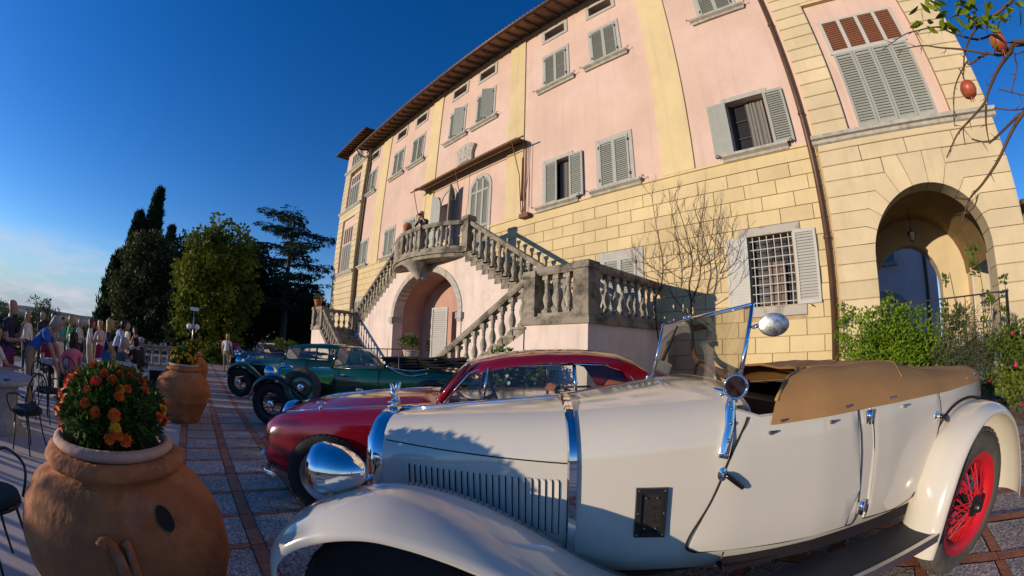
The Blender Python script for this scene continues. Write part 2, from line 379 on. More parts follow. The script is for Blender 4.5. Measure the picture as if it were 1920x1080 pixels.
# ---- eaves and roof of the long range
m=MB(); m.box(-23.3,-.1,8.98,9.02,13.55,13.75)
O('eave_board',m,YEL,villa)
nr=46
for i in range(nr):
    x=-23.2+23.0*i/(nr-1); m=MB(); m.prism([(8.12,13.50),(8.12,13.60),(9.05,13.86),(9.05,13.74)],x-.05,x+.05,'x'); O('rafter',m,RAFT,villa)
m=MB(); m.add([(-23.4,8.05,13.62),(0,8.05,13.62),(0,12.9,15.2),(-23.4,12.9,15.2),(-23.4,8.05,13.68),(0,8.05,13.68),(0,12.9,15.26),(-23.4,12.9,15.26)],[(3,2,1,0),(4,5,6,7),(0,1,5,4),(1,2,6,5),(2,3,7,6),(3,0,4,7)]); O('roof',m,TERRA,villa)
rf=villa.children[-1]
m=MB()
for i in range(118):
    x=-23.3+i*.2; m.tube([(x,8.0,13.70),(x,10.2,14.41)],.07,6)
O('roof_tiles',m,TERRA,villa,kind='stuff')
m=MB(); m.tube([(-23.6,8.0,13.62),(0,8.0,13.62)],.075,8); O('gutter',m,PIPE,villa,smooth=True)
m=MB(); m.tube([(-23.35,8.02,13.55),(-23.38,8.3,13.25),(-22.85,8.92,12.95),(-22.85,8.92,12.6),(-22.85,8.92,-1)],.055,8); O('downpipe',m,PIPE,villa,smooth=True)
m=MB(); m.tube([(-.22,8.92,14.4),(-.22,8.92,-.5)],.065,10)
for z in (3.6,6.5,9.3,11.8): m.tube([(-.22,8.92,z),(-.22,8.92,z+.06)],.082,10)
O('downpipe',m,PIPE,villa,smooth=True)
# ---- coat of arms
m=MB(); pl=[(-12.93,8.85),(-11.97,8.85),(-12.0,9.2),(-11.85,9.55),(-12.05,9.68),(-12.45,9.72),(-12.85,9.68),(-13.05,9.55),(-12.9,9.2)]
m.prism(pl,8.86,9.0)
for i in range(3):
    for j in range(3): m.ball((-12.75+.3*j,8.86,9.52-.2*i),.07,.03,.06,8,4)
m.box(-12.7,-12.2,8.83,8.87,8.88,8.95)
O('coat_of_arms',m,STONE,villa)
# ---- towers
def tower_panel(p,x0,x1,z0,z1,y,sx0,sx1,zsh,ztop,n,mats):
    # pink infill with tall shutters below and louvres above
    b=MB(); b.box(x0,x1,y,y+.1,z0,z1); O('panel_infill',b,PINK,p)
    w=(sx1-sx0)/n
    f=MB(); f.box(sx0-.06,sx1+.06,y-.03,y,zsh,zsh+.1); f.box(sx0-.06,sx1+.06,y-.03,y,ztop,ztop+.06)
    for i in range(n+1): f.box(sx0+i*w-.05,sx0+i*w+.05,y-.03,y-.001,zsh+.1,ztop)
    O('louvre_frame',f,SHUTW,p)
    for i in range(n):
        l=MB(); a,bb=sx0+i*w+.05,sx0+(i+1)*w-.05; z=zsh+.1
        l.box(a,bb,y-.004,y-.002,zsh+.1,ztop)
        while z<ztop-.02:
            l.add([(a,y-.028,z),(bb,y-.028,z),(bb,y-.006,z+.05),(a,y-.006,z+.05),(a,y-.022,z-.012),(bb,y-.022,z-.012)],[(0,1,2,3),(4,5,1,0)]); z+=.066
        O('louvre',l,REDL,p)
        sm=shutter_mesh(w-.012,zsh-z0-.06,SHUT,pitch=.07); inst('shutter',sm,p,(sx0+i*w+.006,y-.05,z0+.05))
TY=8.82
ta=E('right_tower',(2.2,10,gz(2.2,9)),'cream rusticated end tower with tall louvred shutters above an open arch','tower'); ta.name='rusticated_tower'
BZ=.352; XL,XR=-.05,4.43
# upper storey bands either side of a recessed panel
mb=MB(); mb.box(XL+.01,.78,TY+.03,TY+.4,5.75,11.9); mb.box(3.4,XR-.01,TY+.03,TY+.4,5.75,11.9); mb.box(.78,3.4,TY+.03,TY+.4,9.62,11.9); mb.box(XL+.01,XR-.01,TY+.4,14,5.75,14.5); O('core_wall',mb,MORT,ta)
for i in range(17):
    z0=5.80+i*BZ; z1=z0+BZ
    for a,b in (((XL,.78),(3.4,XR)) if z1<9.7 else ((XL,XR),)):
        m=MB(); m.bbox(a,b,TY,TY+.05,z0+.008,z1-.008,.014); O('band_stone',m,CREAM,ta)
    m=MB(); m.box(XL,XL+.06,TY+.05,9.0,z0+.008,z1-.008); O('return_stone',m,CREAM,ta)
m=MB(); m.box(.78,3.4,TY+.02,TY+.13,9.6,9.75); O('panel_head',m,YEL,ta)
tower_panel(ta,.78,3.4,5.85,9.62,TY+.13,1.05,3.08,7.90,8.9,4,None)
m=MB(); m.prism([(TY,5.60),(TY-.05,5.63),(TY-.06,5.70),(TY-.13,5.72),(TY-.14,5.80),(TY,5.83)],XL-.1,XR+.1,'x'); O('cornice',m,STONE,ta)
# arch storey
AC,AS,AR=2.17,3.05,1.375
arcp=lambda th: (AC+AR*cos(R(th)),AS+AR*sin(R(th)))
ZL=[3.36,3.71,4.06,4.41,4.76,5.10]
LB=[(.60,3.36,167),(.68,3.71,156),(.82,4.06,143),(1.04,4.41,129.5),(1.34,4.76,115.8)]
RB=[(3.68,3.36,13),(3.62,3.71,26),(3.48,4.06,39),(3.17,4.41,54),(2.82,4.76,70)]
g=.007
def vous(poly,name='voussoir'):
    cxp=sum(p[0] for p in poly)/len(poly); czp=sum(p[1] for p in poly)/len(poly); m=MB(); m.prism(poly,TY,TY+.5); return O(name,m,CREAM,ta)
def arcs(t0,t1,n=5): return [arcp(t0+(t1-t0)*i/n) for i in range(n+1)]
for side,B,xe in ((0,LB,XL),(1,RB,XR)):
    prev=(arcp(180 if side==0 else 0)[0],3.01,180 if side==0 else 0)
    lv=[prev]+B
    for k in range(len(lv)-1):
        a,b=lv[k],lv[k+1]; dt=.35 if side==0 else -.35
        poly=[(xe,a[1]+g),(a[0],a[1]+g)]+arcs(a[2]-dt,b[2]+dt)+[(b[0],b[1]-g),(xe,b[1]-g)]
        vous(poly)
    if side==0:
        z1=5.75
        while z1>-1: O('return_stone',MB().box(XL+.004,XL+.06,TY+.05,9.0,z1-BZ+g,z1-g),CREAM,ta); z1-=BZ
    z1=3.01
    while z1>-1:
        z0=z1-BZ; xj=AC-AR if side==0 else AC+AR; m=MB(); lo,hi=min(xe,xj),max(xe,xj); m.bbox(lo,hi,TY,TY+.5,z0+g,z1-g,.012); O('jamb_stone',m,CREAM,ta); z1=z0
tj=[115.8,101,84.5,70]
topx={115.8:1.34,101:1.72,84.5:2.32,70:2.82}
for k in range(3):
    a,b=tj[k],tj[k+1]; za=4.76 if a==115.8 else 5.10; zb=5.10
    poly=arcs(a-.35,b+.35)[::-1]
    pl=[(topx[b]-g,5.10-g)]+poly+([(1.34+g,4.77),(1.34+g,5.10-g)] if a==115.8 else [(topx[a]+g,5.10-g)])
    if b==70: pl=[(2.82-g,5.10-g),(2.82-g,4.76)]+poly+[(topx[a]+g,5.10-g)]
    vous(pl)
for a,b,z0,z1 in ((XL,1.34,4.76,5.10),(2.82,XR,4.76,5.10),(XL,.9,5.10,5.45),(.9,2.0,5.10,5.45),(2.0,3.2,5.10,5.45),(3.2,XR,5.10,5.45),(XL,XR,5.45,5.62)):
    m=MB(); m.bbox(a+g,b-g,TY,TY+.5,z0+g,z1-g,.012); O('band_stone',m,CREAM,ta)
m=MB()
for i in range(28):
    t0,t1=180*i/28,180*(i+1)/28; p0,p1=arcp(t0),arcp(t1); q=lambda p,k:(AC+(p[0]-AC)*k,AS+(p[1]-AS)*k)
    m.prism([q(p0,1.012),q(p1,1.012),q(p1,1.2),q(p0,1.2)],TY+.03,TY+.47)
m.box(XL+.02,AC-AR*1.012,TY+.03,TY+.47,-1,5.7); m.box(AC+AR*1.012,XR-.02,TY+.03,TY+.47,-1,AS)
O('arch_core',m,MORT,ta)
# porch behind the arch: groined ceiling, side arch to the right, back arch to the court
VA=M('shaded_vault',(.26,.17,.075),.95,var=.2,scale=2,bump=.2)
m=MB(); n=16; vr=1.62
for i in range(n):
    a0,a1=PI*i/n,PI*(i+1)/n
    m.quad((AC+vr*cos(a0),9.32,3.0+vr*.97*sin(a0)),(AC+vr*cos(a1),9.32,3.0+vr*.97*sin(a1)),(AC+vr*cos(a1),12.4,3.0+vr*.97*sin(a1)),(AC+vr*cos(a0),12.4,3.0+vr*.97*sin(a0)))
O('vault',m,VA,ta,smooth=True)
m=MB(); m.box(XL+.02,AC-vr,9.3,12.4,-1,5.7); m.box(XL+.02,XR-.02,9.3,12.9,4.8,5.7); O('porch_wall',m,CREAM,ta)
def arch_wall(axis,c,w,zs,rise,lo,hi,z1,a0,a1,mat,name,p,n=14):
    m=MB(); ax='y' if axis=='y' else 'x'
    pts=[(c+w*cos(PI-PI*i/n),zs+rise*sin(PI*i/n)) for i in range(n+1)]
    for i in range(n): m.prism([pts[i],pts[i+1],(pts[i+1][0],z1),(pts[i][0],z1)],a0,a1,ax)
    m.prism([(lo,-1),(c-w,-1),(c-w,z1),(lo,z1)],a0,a1,ax); m.prism([(c+w,-1),(hi,-1),(hi,z1),(c+w,z1)],a0,a1,ax)
    return O(name,m,mat,p)
arch_wall('y',2.0,1.0,2.75,1.15,XL,XR,4.8,12.0,12.4,CREAM,'back_arch',ta)
arch_wall('x',10.75,.72,2.85,.95,9.3,12.0,4.8,3.82,4.41,CREAM,'side_arch',ta)
m=arch_ring(10.75,-.5,2.85,.72,.95,.11,0,.04); m.xf(Matrix(((0,1,0,3.78),(1,0,0,0),(0,0,1,0),(0,0,0,1)))); O('side_arch_trim',m,PINK2,ta)
# left tower
tb=E('corner_tower',(-25,10,gz(-25,9)),'narrow far end tower with hipped eaves above the long roof','tower')
LX0,LX1,LY=-26.75,-22.95,8.7
m=MB(); m.box(LX0+.02,LX1-.02,LY+.26,13,-1.5,14.9); O('core_wall',m,MORT,tb)
pan=[(-25.75,-23.65,10.12,12.65),(-25.8,-23.7,5.78,9.4)]
for i in range(48):
    z0=-1.2+i*BZ; z1=z0+BZ
    if z0>13.0: break
    segs=[(LX0,LX1)]
    for k in pan:
        if z0>k[2]-.2 and z1<k[3]+.25: segs=[(LX0,k[0]),(k[1],LX1)]
    for a,b in segs:
        m=MB(); m.bbox(a,b,LY,LY+.27,z0+.008,z1-.008,.014); O('band_stone',m,CREAM,tb)
m=MB(); m.box(LX0,LX1,LY,LY+.27,13.2,14.9); O('attic_wall',m,PINK,tb)
m=MB(); m.box(LX1-.03,LX1+.006,LY+.004,9.0,-1,13.4); O('return_wall',m,YEL,tb)
for zc in (5.66,10.0,13.08):
    m=MB(); m.prism([(LY,zc-.1),(LY-.1,zc),(LY-.12,zc+.1),(LY,zc+.12)],LX0-.08,LX1,'x'); O('cornice',m,STONE,tb)
tower_panel(tb,-25.75,-23.65,10.12,12.6,LY+.12,-25.5,-23.9,11.75,12.4,4,None)
tower_panel(tb,-25.8,-23.7,5.78,9.35,LY+.12,-25.5,-23.95,7.6,8.7,4,None)
m=MB(); m.box(-25.8,-23.8,LY-.03,LY,13.25,14.25); O('window_surround',m,FRAME,tb)
sm=shutter_mesh(.42,.85,SHUT)
for i in range(4): inst('shutter',sm,tb,(-25.66+i*.43,LY-.08,13.33))
for i in range(12):
    x=-27.3+4.7*i/11; m=MB(); m.prism([(8.0,14.62),(8.0,14.72),(8.75,14.98),(8.75,14.88)],x-.05,x+.05,'x'); O('rafter',m,RAFT,tb)
m=MB(); c=(-24.95,10.9,16.2); A=[(-27.55,7.95,14.72),(-22.35,7.95,14.72),(-22.35,13.8,14.72),(-27.55,13.8,14.72)]
m.add(A+[c]+[(x,y,z+.1) for x,y,z in A]+[(c[0],c[1],c[2]+.1)],[(1,0,4),(2,1,4),(3,2,4),(0,3,4),(5,6,9),(6,7,9),(7,8,9),(8,5,9),(0,1,6,5),(1,2,7,6),(2,3,8,7),(3,0,5,8)]); O('roof',m,TERRA,tb)
m=MB()
for a,b in ((0,1),(1,2),(3,0)): m.tube([(A[a][0],A[a][1],A[a][2]+.02),(A[b][0],A[b][1],A[b][2]+.02)],.07,6)
O('gutter',m,PIPE,tb)
# ================================================================ double staircase in front of the villa
XC=-12.5
st=E('double_staircase',(XC,7.5,gz(XC,7.5)),'double stone staircase with balustrades rising over a pink arch to the villa door','staircase')
YF,YW,ZT,ZLd=5.85,7.55,2.07,4.6
LB0=2.35; LT0=6.7; LT1=8.28          # distances from the axis: landing half width, terrace near and far ends
bal=MB()
bp=[(.075,0),(.075,.05),(.05,.07),(.045,.10),(.07,.17),(.082,.235),(.07,.30),(.042,.375),(.036,.43),(.05,.45),(.036,.47),(.045,.53),(.062,.575),(.05,.60)]
bal.lathe(bp,10); bal.box(-.075,.075,-.075,.075,-.04,.03); bal.box(-.07,.07,-.07,.07,.595,.68)
BME=bal.mesh('baluster',BSTONE,35)
def baluster(x,y,z,h=.68): o=inst('baluster',BME,st,(x,y,z),rz=random.uniform(-.05,.05),sc=(1,1,h/.68)); return o
def rail(pts,w=.19,h=.14,name='handrail'):
    m=MB()
    for (x0,y0,z0),(x1,y1,z1) in zip(pts[:-1],pts[1:]):
        d=Vector((x1-x0,y1-y0,0)); 
        if d.length<1e-6: continue
        d.normalize(); q=Vector((-d.y,d.x,0))
        sec=[(-w*.38,0),(-w*.5,h*.35),(-w*.5,h*.7),(-w*.42,h),(w*.42,h),(w*.5,h*.7),(w*.5,h*.35),(w*.38,0)]
        m.loft([[(x0+q.x*a,y0+q.y*a,z0+b) for a,b in sec],[(x1+q.x*a,y1+q.y*a,z1+b) for a,b in sec]])
    return O(name,m,WSTONE,st)
def pier(x,y,z0,z1,w=.26,name='pier'):
    m=MB(); h=w/2; m.box(x-h,x+h,y-h,y+h,z0,z1-.14); m.box(x-h-.03,x+h+.03,y-h-.03,y+h+.03,z1-.14,z1-.05); m.box(x-h-.015,x+h+.015,y-h-.015,y+h+.015,z1-.05,z1); m.box(x-h-.02,x+h+.02,y-h-.02,y+h+.02,z0,z0+.1)
    return O(name,m,WSTONE,st)
def arcZ(x): 
    u=1-((x+12.6)/2.2)**2; return 2.55+1.56*math.sqrt(u) if u>0 else None
# arch wall under the upper flights (plane YW)
def soff(x):
    d=abs(x-XC); return ZLd-.12 if d<LB0 else ZLd-.12-(d-LB0)*.577
m=MB(); xs=[XC-LT0+i*(2*LT0)/90 for i in range(91)]
xs=sorted(xs+[-14.8,-10.4])
for a,b in zip(xs[:-1],xs[1:]):
    c=(a+b)/2
    if b-a<1e-5: continue
    ta_,tb_=max(soff(a),1.8),max(soff(b),1.8)
    if -14.8<c<-10.4:
        za=arcZ(max(a,-14.7999)) or 2.55; zb=arcZ(min(b,-10.4001)) or 2.55; m.prism([(a,za),(b,zb),(b,tb_),(a,ta_)],YW,YW+.4)
    else: m.prism([(a,-1.2),(b,-1.2),(b,tb_),(a,ta_)],YW,YW+.4)
O('arch_wall',m,PINK2,st)
m=MB()
for i in range(24):
    a0,a1=PI-PI*i/24,PI-PI*(i+1)/24
    f=lambda a,k:(-12.6+(2.2+k)*cos(a),2.55+(1.56+k)*sin(a))
    m.prism([f(a0,0),f(a1,0),f(a1,.22),f(a0,.22)],YW-.03,YW+.42)
O('arch_trim',m,STONE,st)
for sx in (-1,1):
    x=-12.6+sx*2.2; m=MB(); lo,hi=(x-.28,x+.02) if sx<0 else (x-.02,x+.28)
    m.box(lo,hi,YW-.1,YW+.45,2.36,2.56); m.box(lo+.04,hi-.04,YW-.07,YW+.45,2.28,2.36); O('impost',m,STONE,st)
    m=MB(); lo,hi=(x-.2,x+.005) if sx<0 else (x-.005,x+.2); m.box(lo,hi,YW-.03,YW+.42,-1,2.28); O('arch_jamb',m,PINK2,st)
# vaulted recess behind the arch
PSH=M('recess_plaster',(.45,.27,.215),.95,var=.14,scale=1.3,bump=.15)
m=MB()
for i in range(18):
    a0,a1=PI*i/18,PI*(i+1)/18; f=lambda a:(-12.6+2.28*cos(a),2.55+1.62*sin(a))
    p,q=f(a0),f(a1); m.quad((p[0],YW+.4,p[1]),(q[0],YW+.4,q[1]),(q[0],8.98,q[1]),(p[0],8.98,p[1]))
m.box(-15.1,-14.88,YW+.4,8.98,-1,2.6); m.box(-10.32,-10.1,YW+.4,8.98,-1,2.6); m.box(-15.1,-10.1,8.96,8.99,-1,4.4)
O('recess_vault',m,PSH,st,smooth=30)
# open white shutter of the door within the recess
sm=shutter_mesh(.9,2.35,SHUTW,pitch=.075,name='tall_shutter'); inst('door_shutter',sm,st,(-13.0,8.22,.55),rz=R(6))
m=MB(); m.box(-12.1,-10.8,8.94,8.958,-.2,2.9); O('doorway',m,DARK,st)  # flat near-black sheet, the opening's darkness is its colour
m=MB(); m.box(-14.879,-14.86,7.98,8.75,.95,2.0); O('notice_panel',m,M('faded_notice',(.42,.33,.29),.8,var=.2,scale=14),st)
# landing
def bulge(x):
    d=abs(x-XC)/LB0; return YW-.0-.82*max(0,1-d**2)**.75
n=20; fp=[(XC-LB0+2*LB0*i/n) for i in range(n+1)]
poly=[(x,bulge(x)-.03) for x in fp]+[(XC+LB0,9.0),(XC-LB0,9.0)]
m=MB(); m.prism(poly,ZLd-.15,ZLd-.02,'z'); O('landing_slab',m,WSTONE,st)
poly2=[(x,bulge(x)+.04) for x in fp]+[(XC+LB0,8.9),(XC-LB0,8.9)]
m=MB(); m.prism(poly2,ZLd-.27,ZLd-.15,'z'); O('landing_moulding',m,WSTONE,st)
m=MB(); cx,cy=-12.5,7.0
m.loft([[(cx+w*cos(2*PI*k/10),7.35-dp*(.5+.5*sin(2*PI*k/10)),z) for k in range(10)] for w,dp,z in ((.12,.15,3.8),(.2,.3,3.95),(.22,.34,4.02),(.33,.5,4.12),(.36,.55,4.2),(.5,.7,4.27),(.55,.74,4.33))])
m.box(-12.7,-12.3,7.3,YW,3.8,4.33); O('corbel',m,STONE,st,smooth=40)
pts=[(x,bulge(x)+.1,ZLd+.78) for x in fp]
def landing_rail():
    r=MB(); w,h=.2,.15
    sec=[(-w*.4,0),(-w*.5,h*.4),(-w*.5,h*.8),(-w*.4,h),(w*.4,h),(w*.5,h*.8),(w*.5,h*.4),(w*.4,0)]; rings=[]
    for i,p in enumerate(pts):
        a=Vector(pts[max(i-1,0)]); b=Vector(pts[min(i+1,n)]); d=(b-a); d.z=0; d.normalize(); q=Vector((-d.y,d.x,0)); rings.append([(p[0]+q.x*s,p[1]+q.y*s,p[2]+t) for s,t in sec])
    r.loft(rings); return O('handrail',r,WSTONE,st)
landing_rail()
m=MB(); m.prism([(x,bulge(x)+.0) for x in fp]+[(x,bulge(x)+.2) for x in fp[::-1]],ZLd-.02,ZLd+.07,'z'); O('plinth',m,WSTONE,st)
for sx in (-1,1):
    pier(XC+sx*LB0,YW+.05,ZLd-.15,ZLd+1.06,.3)
    pier(XC+sx*.62,bulge(XC+.62)+.1,ZLd,ZLd+.92,.2)
k=-LB0+.3
while k<LB0-.2:
    if abs(abs(k)-.62)>.16: baluster(XC+k,bulge(XC+k)+.1,ZLd+.09)
    k+=.30
# flights
for sx in (-1,1):
    X=lambda d: XC+sx*d
    # upper flight
    ns=15; run=(LT0-LB0)/ns; rise=(ZLd-ZT)/ns
    for i in range(ns):
        d0=LB0+i*run; z=ZLd-(i+1)*rise; m=MB(); lo,hi=sorted((X(d0),X(d0+run+.03))); m.box(lo,hi,YW-.02,9.0,z-.3,z); 
        m.box(lo-.02,hi+.02,YW-.05,9.0,z-.04,z+.003); O('step',m,WSTONE,st)
    sl=(ZLd-ZT)/(LT0-LB0)
    rail([(X(LB0+.1),YW+.07,ZLd+.76),(X(LT0-.1),YW+.07,ZT+.80)],w=.2,h=.15)
    d=LB0+.33
    while d<LT0-.2:
        zf=ZLd-(d-LB0)*sl; baluster(X(d),YW+.07,zf-.0,.74); d+=.302
    # string under balusters
    m=MB(); lo=[(X(LB0),ZLd-.32),(X(LT0),ZT-.32),(X(LT0),ZT-.1),(X(LB0),ZLd-.1)]
    m.prism(lo,YW-.015,YW+.2); O('string',m,WSTONE,st)
    # terrace
    m=MB(); lo,hi=sorted((X(LT0),X(LT1))); m.box(lo,hi,YF,9.0,-1.2,ZT-.14); O('terrace_wall',m,PINK2,st)
    m=MB(); lo2,hi2=sorted((X(LT0-.06),X(LT1+.06))); m.box(lo2,hi2,YF-.06,9.0,ZT-.14,ZT-.03); m.box(lo2+.03,hi2-.03,YF-.03,9.0,ZT-.03,ZT+.02); O('terrace_slab',m,WSTONE,st)
    pier(X(LT1-.15),YF+.14,ZT+.02,ZT+1.0,.34); pier(X(LT0+.13),YF+.14,ZT+.02,ZT+.94,.3)
    pier(X(LT0+.1),YW+.07,ZT,ZT+1.0,.28)
    rail([(X(LT0+.2),YF+.14,ZT+.84),(X(LT1-.25),YF+.14,ZT+.84)],w=.26,h=.16); rail([(X(LT1-.15),YF+.28,ZT+.84),(X(LT1-.15),9.0,ZT+.84)],w=.26,h=.16)
    m=MB(); lo,hi=sorted((X(LT0+.25),X(LT1-.3))); m.box(lo,hi,YF+.04,YF+.24,ZT+.02,ZT+.09); O('plinth',m,WSTONE,st)
    m=MB(); lo,hi=sorted((X(LT1-.05),X(LT1-.25))); m.box(lo,hi,YF+.3,9.0,ZT+.02,ZT+.09); O('plinth',m,WSTONE,st)
    for q in range(3): baluster(X(LT0+.48+.27*q),YF+.14,ZT+.12,.72)
    for q in range(9): baluster(X(LT1-.15),YF+.52+.3*q,ZT+.12,.72)
    # lower flight, falling back towards the axis
    zg=gz(X(3),6.7); rise=.172; ns=int((ZT-zg)/rise); run=.305; sl=rise/run
    for i in range(ns):
        d1=LT0-i*run; z=ZT-(i+1)*rise; m=MB(); lo,hi=sorted((X(d1+.03),X(d1-run))); m.box(lo,hi,YF+.0,YW,-1,z); m.box(lo-.02,hi+.02,YF-.04,YW,z-.045,z+.003); O('step',m,WSTONE,st)
    dl=LT0-ns*run
    m=MB(); m.prism([(X(LT0),-1.2),(X(LT0),ZT-.30),(X(dl),zg-.1),(X(dl),-1.2)],YF-.006,YF+.2); O('flight_wall',m,PINK2,st)
    rail([(X(LT0+.05),YF+.13,ZT+.76),(X(dl+.1),YF+.13,zg+.86)],w=.22,h=.16)
    d=LT0-.17
    while d>dl+.25:
        baluster(X(d),YF+.13,ZT-(LT0-d)*sl-.02,.76); d-=.31
    pier(X(dl),YF+.13,zg-.3,zg+1.05,.3)

m=MB(); m.box(XC+LT1,XC+LT1+.004,7.1,7.22,.95,1.3); O('wall_vent',m,DARK,st)
# ================================================================ ground, paving, hills
def gheight(x,y):
    z=gz(max(x,-60),max(min(y,14),-9))
    d=max(0,-9-y)+max(0,-62-x)
    return z-.08-26*(1-math.exp(-d/60.0))-d*.004
m=MB()
def ticks(l): return l
xs=[-6000,-3000,-1500,-700,-350,-200,-130,-100,-85,-75,-68,-62,-50,-35,-20,-10,0,10,25,50,100,300,1000,4000]
ys=[-6000,-3000,-1500,-700,-350,-200,-130,-90,-65,-45,-30,-20,-15,-12,-9,-4,0,5,14,30,60,150,500,4000]
for y in ys:
    for x in xs: m.v.append((x,y,gheight(x,y)))
nx=len(xs)
for j in range(len(ys)-1):
    for i in range(nx-1): m.f.append((j*nx+i,j*nx+i+1,(j+1)*nx+i+1,(j+1)*nx+i)); m.m.append(0)
GRASS=M('dry_grass_ground',(.055,.07,.022),.95,col2=(.12,.10,.045),mix=(.4,.7),scale=.35,bump=.4,bscale=3)
tag(O('ground',m,GRASS),kind='structure')
def sheet(name,x0,x1,y0,y1,dz,mat,n=1):
    m=MB(); m.add([(x0,y0,gz(x0,y0)+dz),(x1,y0,gz(x1,y0)+dz),(x1,y1,gz(x1,y1)+dz),(x0,y1,gz(x0,y1)+dz)],[(0,1,2,3)]); return tag(O(name,m,mat),kind='structure')
def aggregate(name,strips):
    mt=bpy.data.materials.new(name); mt.use_nodes=True; t=mt.node_tree; b=t.nodes['Principled BSDF']; b.inputs['Roughness'].default_value=.8
    co=N(t,'ShaderNodeTexCoord'); ge=N(t,'ShaderNodeNewGeometry'); src=ge.outputs['Position']
    vo=N(t,'ShaderNodeTexVoronoi'); vo.inputs['Scale'].default_value=85; t.links.new(src,vo.inputs['Vector'])
    bw=N(t,'ShaderNodeSeparateColor'); t.links.new(vo.outputs['Color'],bw.inputs[0])
    r=N(t,'ShaderNodeValToRGB'); t.links.new(bw.outputs[0],r.inputs[0]); e=r.color_ramp.elements
    e[0].color=(.12,.095,.08,1); e[1].color=(.80,.72,.62,1); e[0].position=.0; e[1].position=1
    x=e.new(.45); x.color=(.38,.31,.265,1); x=e.new(.8); x.color=(.56,.47,.40,1)
    no=N(t,'ShaderNodeTexNoise'); no.inputs['Scale'].default_value=1.3; no.inputs['Detail'].default_value=5; t.links.new(src,no.inputs['Vector'])
    r2=N(t,'ShaderNodeValToRGB'); t.links.new(no.outputs[0],r2.inputs[0]); r2.color_ramp.elements[0].color=(.62,.60,.57,1); r2.color_ramp.elements[0].position=.3; r2.color_ramp.elements[1].color=(1.1,1.08,1.05,1); r2.color_ramp.elements[1].position=.7
    mx=N(t,'ShaderNodeMix',data_type='RGBA',blend_type='MULTIPLY'); mx.inputs[0].default_value=1; t.links.new(r.outputs[0],mx.inputs[6]); t.links.new(r2.outputs[0],mx.inputs[7])
    out=mx.outputs[2]
    if strips:
        sp=N(t,'ShaderNodeSeparateXYZ'); t.links.new(src,sp.inputs[0]); res=[]
        for ax,off,per,wd in ((1,.355,.57,.055),(0,-9.11,.5754,.038)):
            a=N(t,'ShaderNodeMath',operation='SUBTRACT'); t.links.new(sp.outputs[ax],a.inputs[0]); a.inputs[1].default_value=off-per/2
            bq=N(t,'ShaderNodeMath',operation='FLOORED_MODULO'); t.links.new(a.outputs[0],bq.inputs[0]); bq.inputs[1].default_value=per
            c=N(t,'ShaderNodeMath',operation='SUBTRACT'); t.links.new(bq.outputs[0],c.inputs[0]); c.inputs[1].default_value=per/2
            d=N(t,'ShaderNodeMath',operation='ABSOLUTE'); t.links.new(c.outputs[0],d.inputs[0])
            f=N(t,'ShaderNodeMath',operation='LESS_THAN'); t.links.new(d.outputs[0],f.inputs[0]); f.inputs[1].default_value=wd; res.append(f)
        mm=N(t,'ShaderNodeMath',operation='MAXIMUM'); t.links.new(res[0].outputs[0],mm.inputs[0]); t.links.new(res[1].outputs[0],mm.inputs[1])
        m2=N(t,'ShaderNodeMix',data_type='RGBA'); t.links.new(mm.outputs[0],m2.inputs[0]); t.links.new(out,m2.inputs[6]); m2.inputs[7].default_value=(.34,.13,.07,1); out=m2.outputs[2]
    t.links.new(out,b.inputs['Base Color'])
    bm=N(t,'ShaderNodeBump'); bm.inputs['Strength'].default_value=.5; bm.inputs['Distance'].default_value=.006; t.links.new(vo.outputs['Distance'],bm.inputs['Height']); t.links.new(bm.outputs[0],b.inputs['Normal'])
    return mt
AGG=aggregate('exposed_aggregate',False); AGGS=aggregate('aggregate_with_brick_strips',True)
BRICK=M('paving_brick',(.42,.155,.075),.8,var=.3,scale=9,bump=.3,coord='Object')
per_object(AGG,.14); per_object(BRICK,.25)
pav=sheet('pavement',-60,16,-.26,9.2,-.012,AGGS)
TERRACE=M('pale_concrete',(.46,.385,.35),.85,var=.12,scale=1.5,bump=.2,bscale=60)
sheet('terrace',-20.4,8,-7.3,-.26,-.006,TERRACE)
sheet('path',-60,-20.4,-7.9,-.26,-.02,M('pale_gravel',(.24,.21,.175),.95,var=.25,scale=30,bump=.3))
# separate panels and bricks nearby
random.seed(5)
PX=.5754; PY=.57; X0=-9.11; Y0=-.215
def plate(x0,x1,y0,y1,t,name,mat,b=.004):
    cx,cy=(x0+x1)/2,(y0+y1)/2; m=MB(); h=gz(cx,cy)
    v=lambda x,y,z:(x,y,gz(x,y)+z)
    m.add([v(x0,y0,-.012),v(x1,y0,-.012),v(x1,y1,-.012),v(x0,y1,-.012),v(x0+b,y0+b,t),v(x1-b,y0+b,t),v(x1-b,y1-b,t),v(x0+b,y1-b,t)],[(4,5,6,7),(0,1,5,4),(1,2,6,5),(2,3,7,6),(3,0,4,7)]); return O(name,m,mat,pav)
nb2=0
for i in range(25):
    for j in range(6):
        x=X0+i*PX; y=Y0+j*PY
        plate(x+.041,x+PX-.041,y+.058,y+PY-.058,random.uniform(.001,.004),'paving_panel',AGG)
rest=MB()
for j in range(7):
    y=Y0+j*PY
    for i in range(50):
        x=X0+i*PX/2; t=random.uniform(.004,.008)
        if j<3 and i<32: plate(x+.003,x+PX/2-.003,y-.053,y+.053,t,'brick',BRICK)
        else:
            c=gz(x,y); v=lambda xx,yy,z:(xx,yy,gz(xx,yy)+z)
            rest.add([v(x+.003,y-.053,t),v(x+PX/2-.003,y-.053,t),v(x+PX/2-.003,y+.053,t),v(x+.003,y+.053,t)],[(0,1,2,3)])
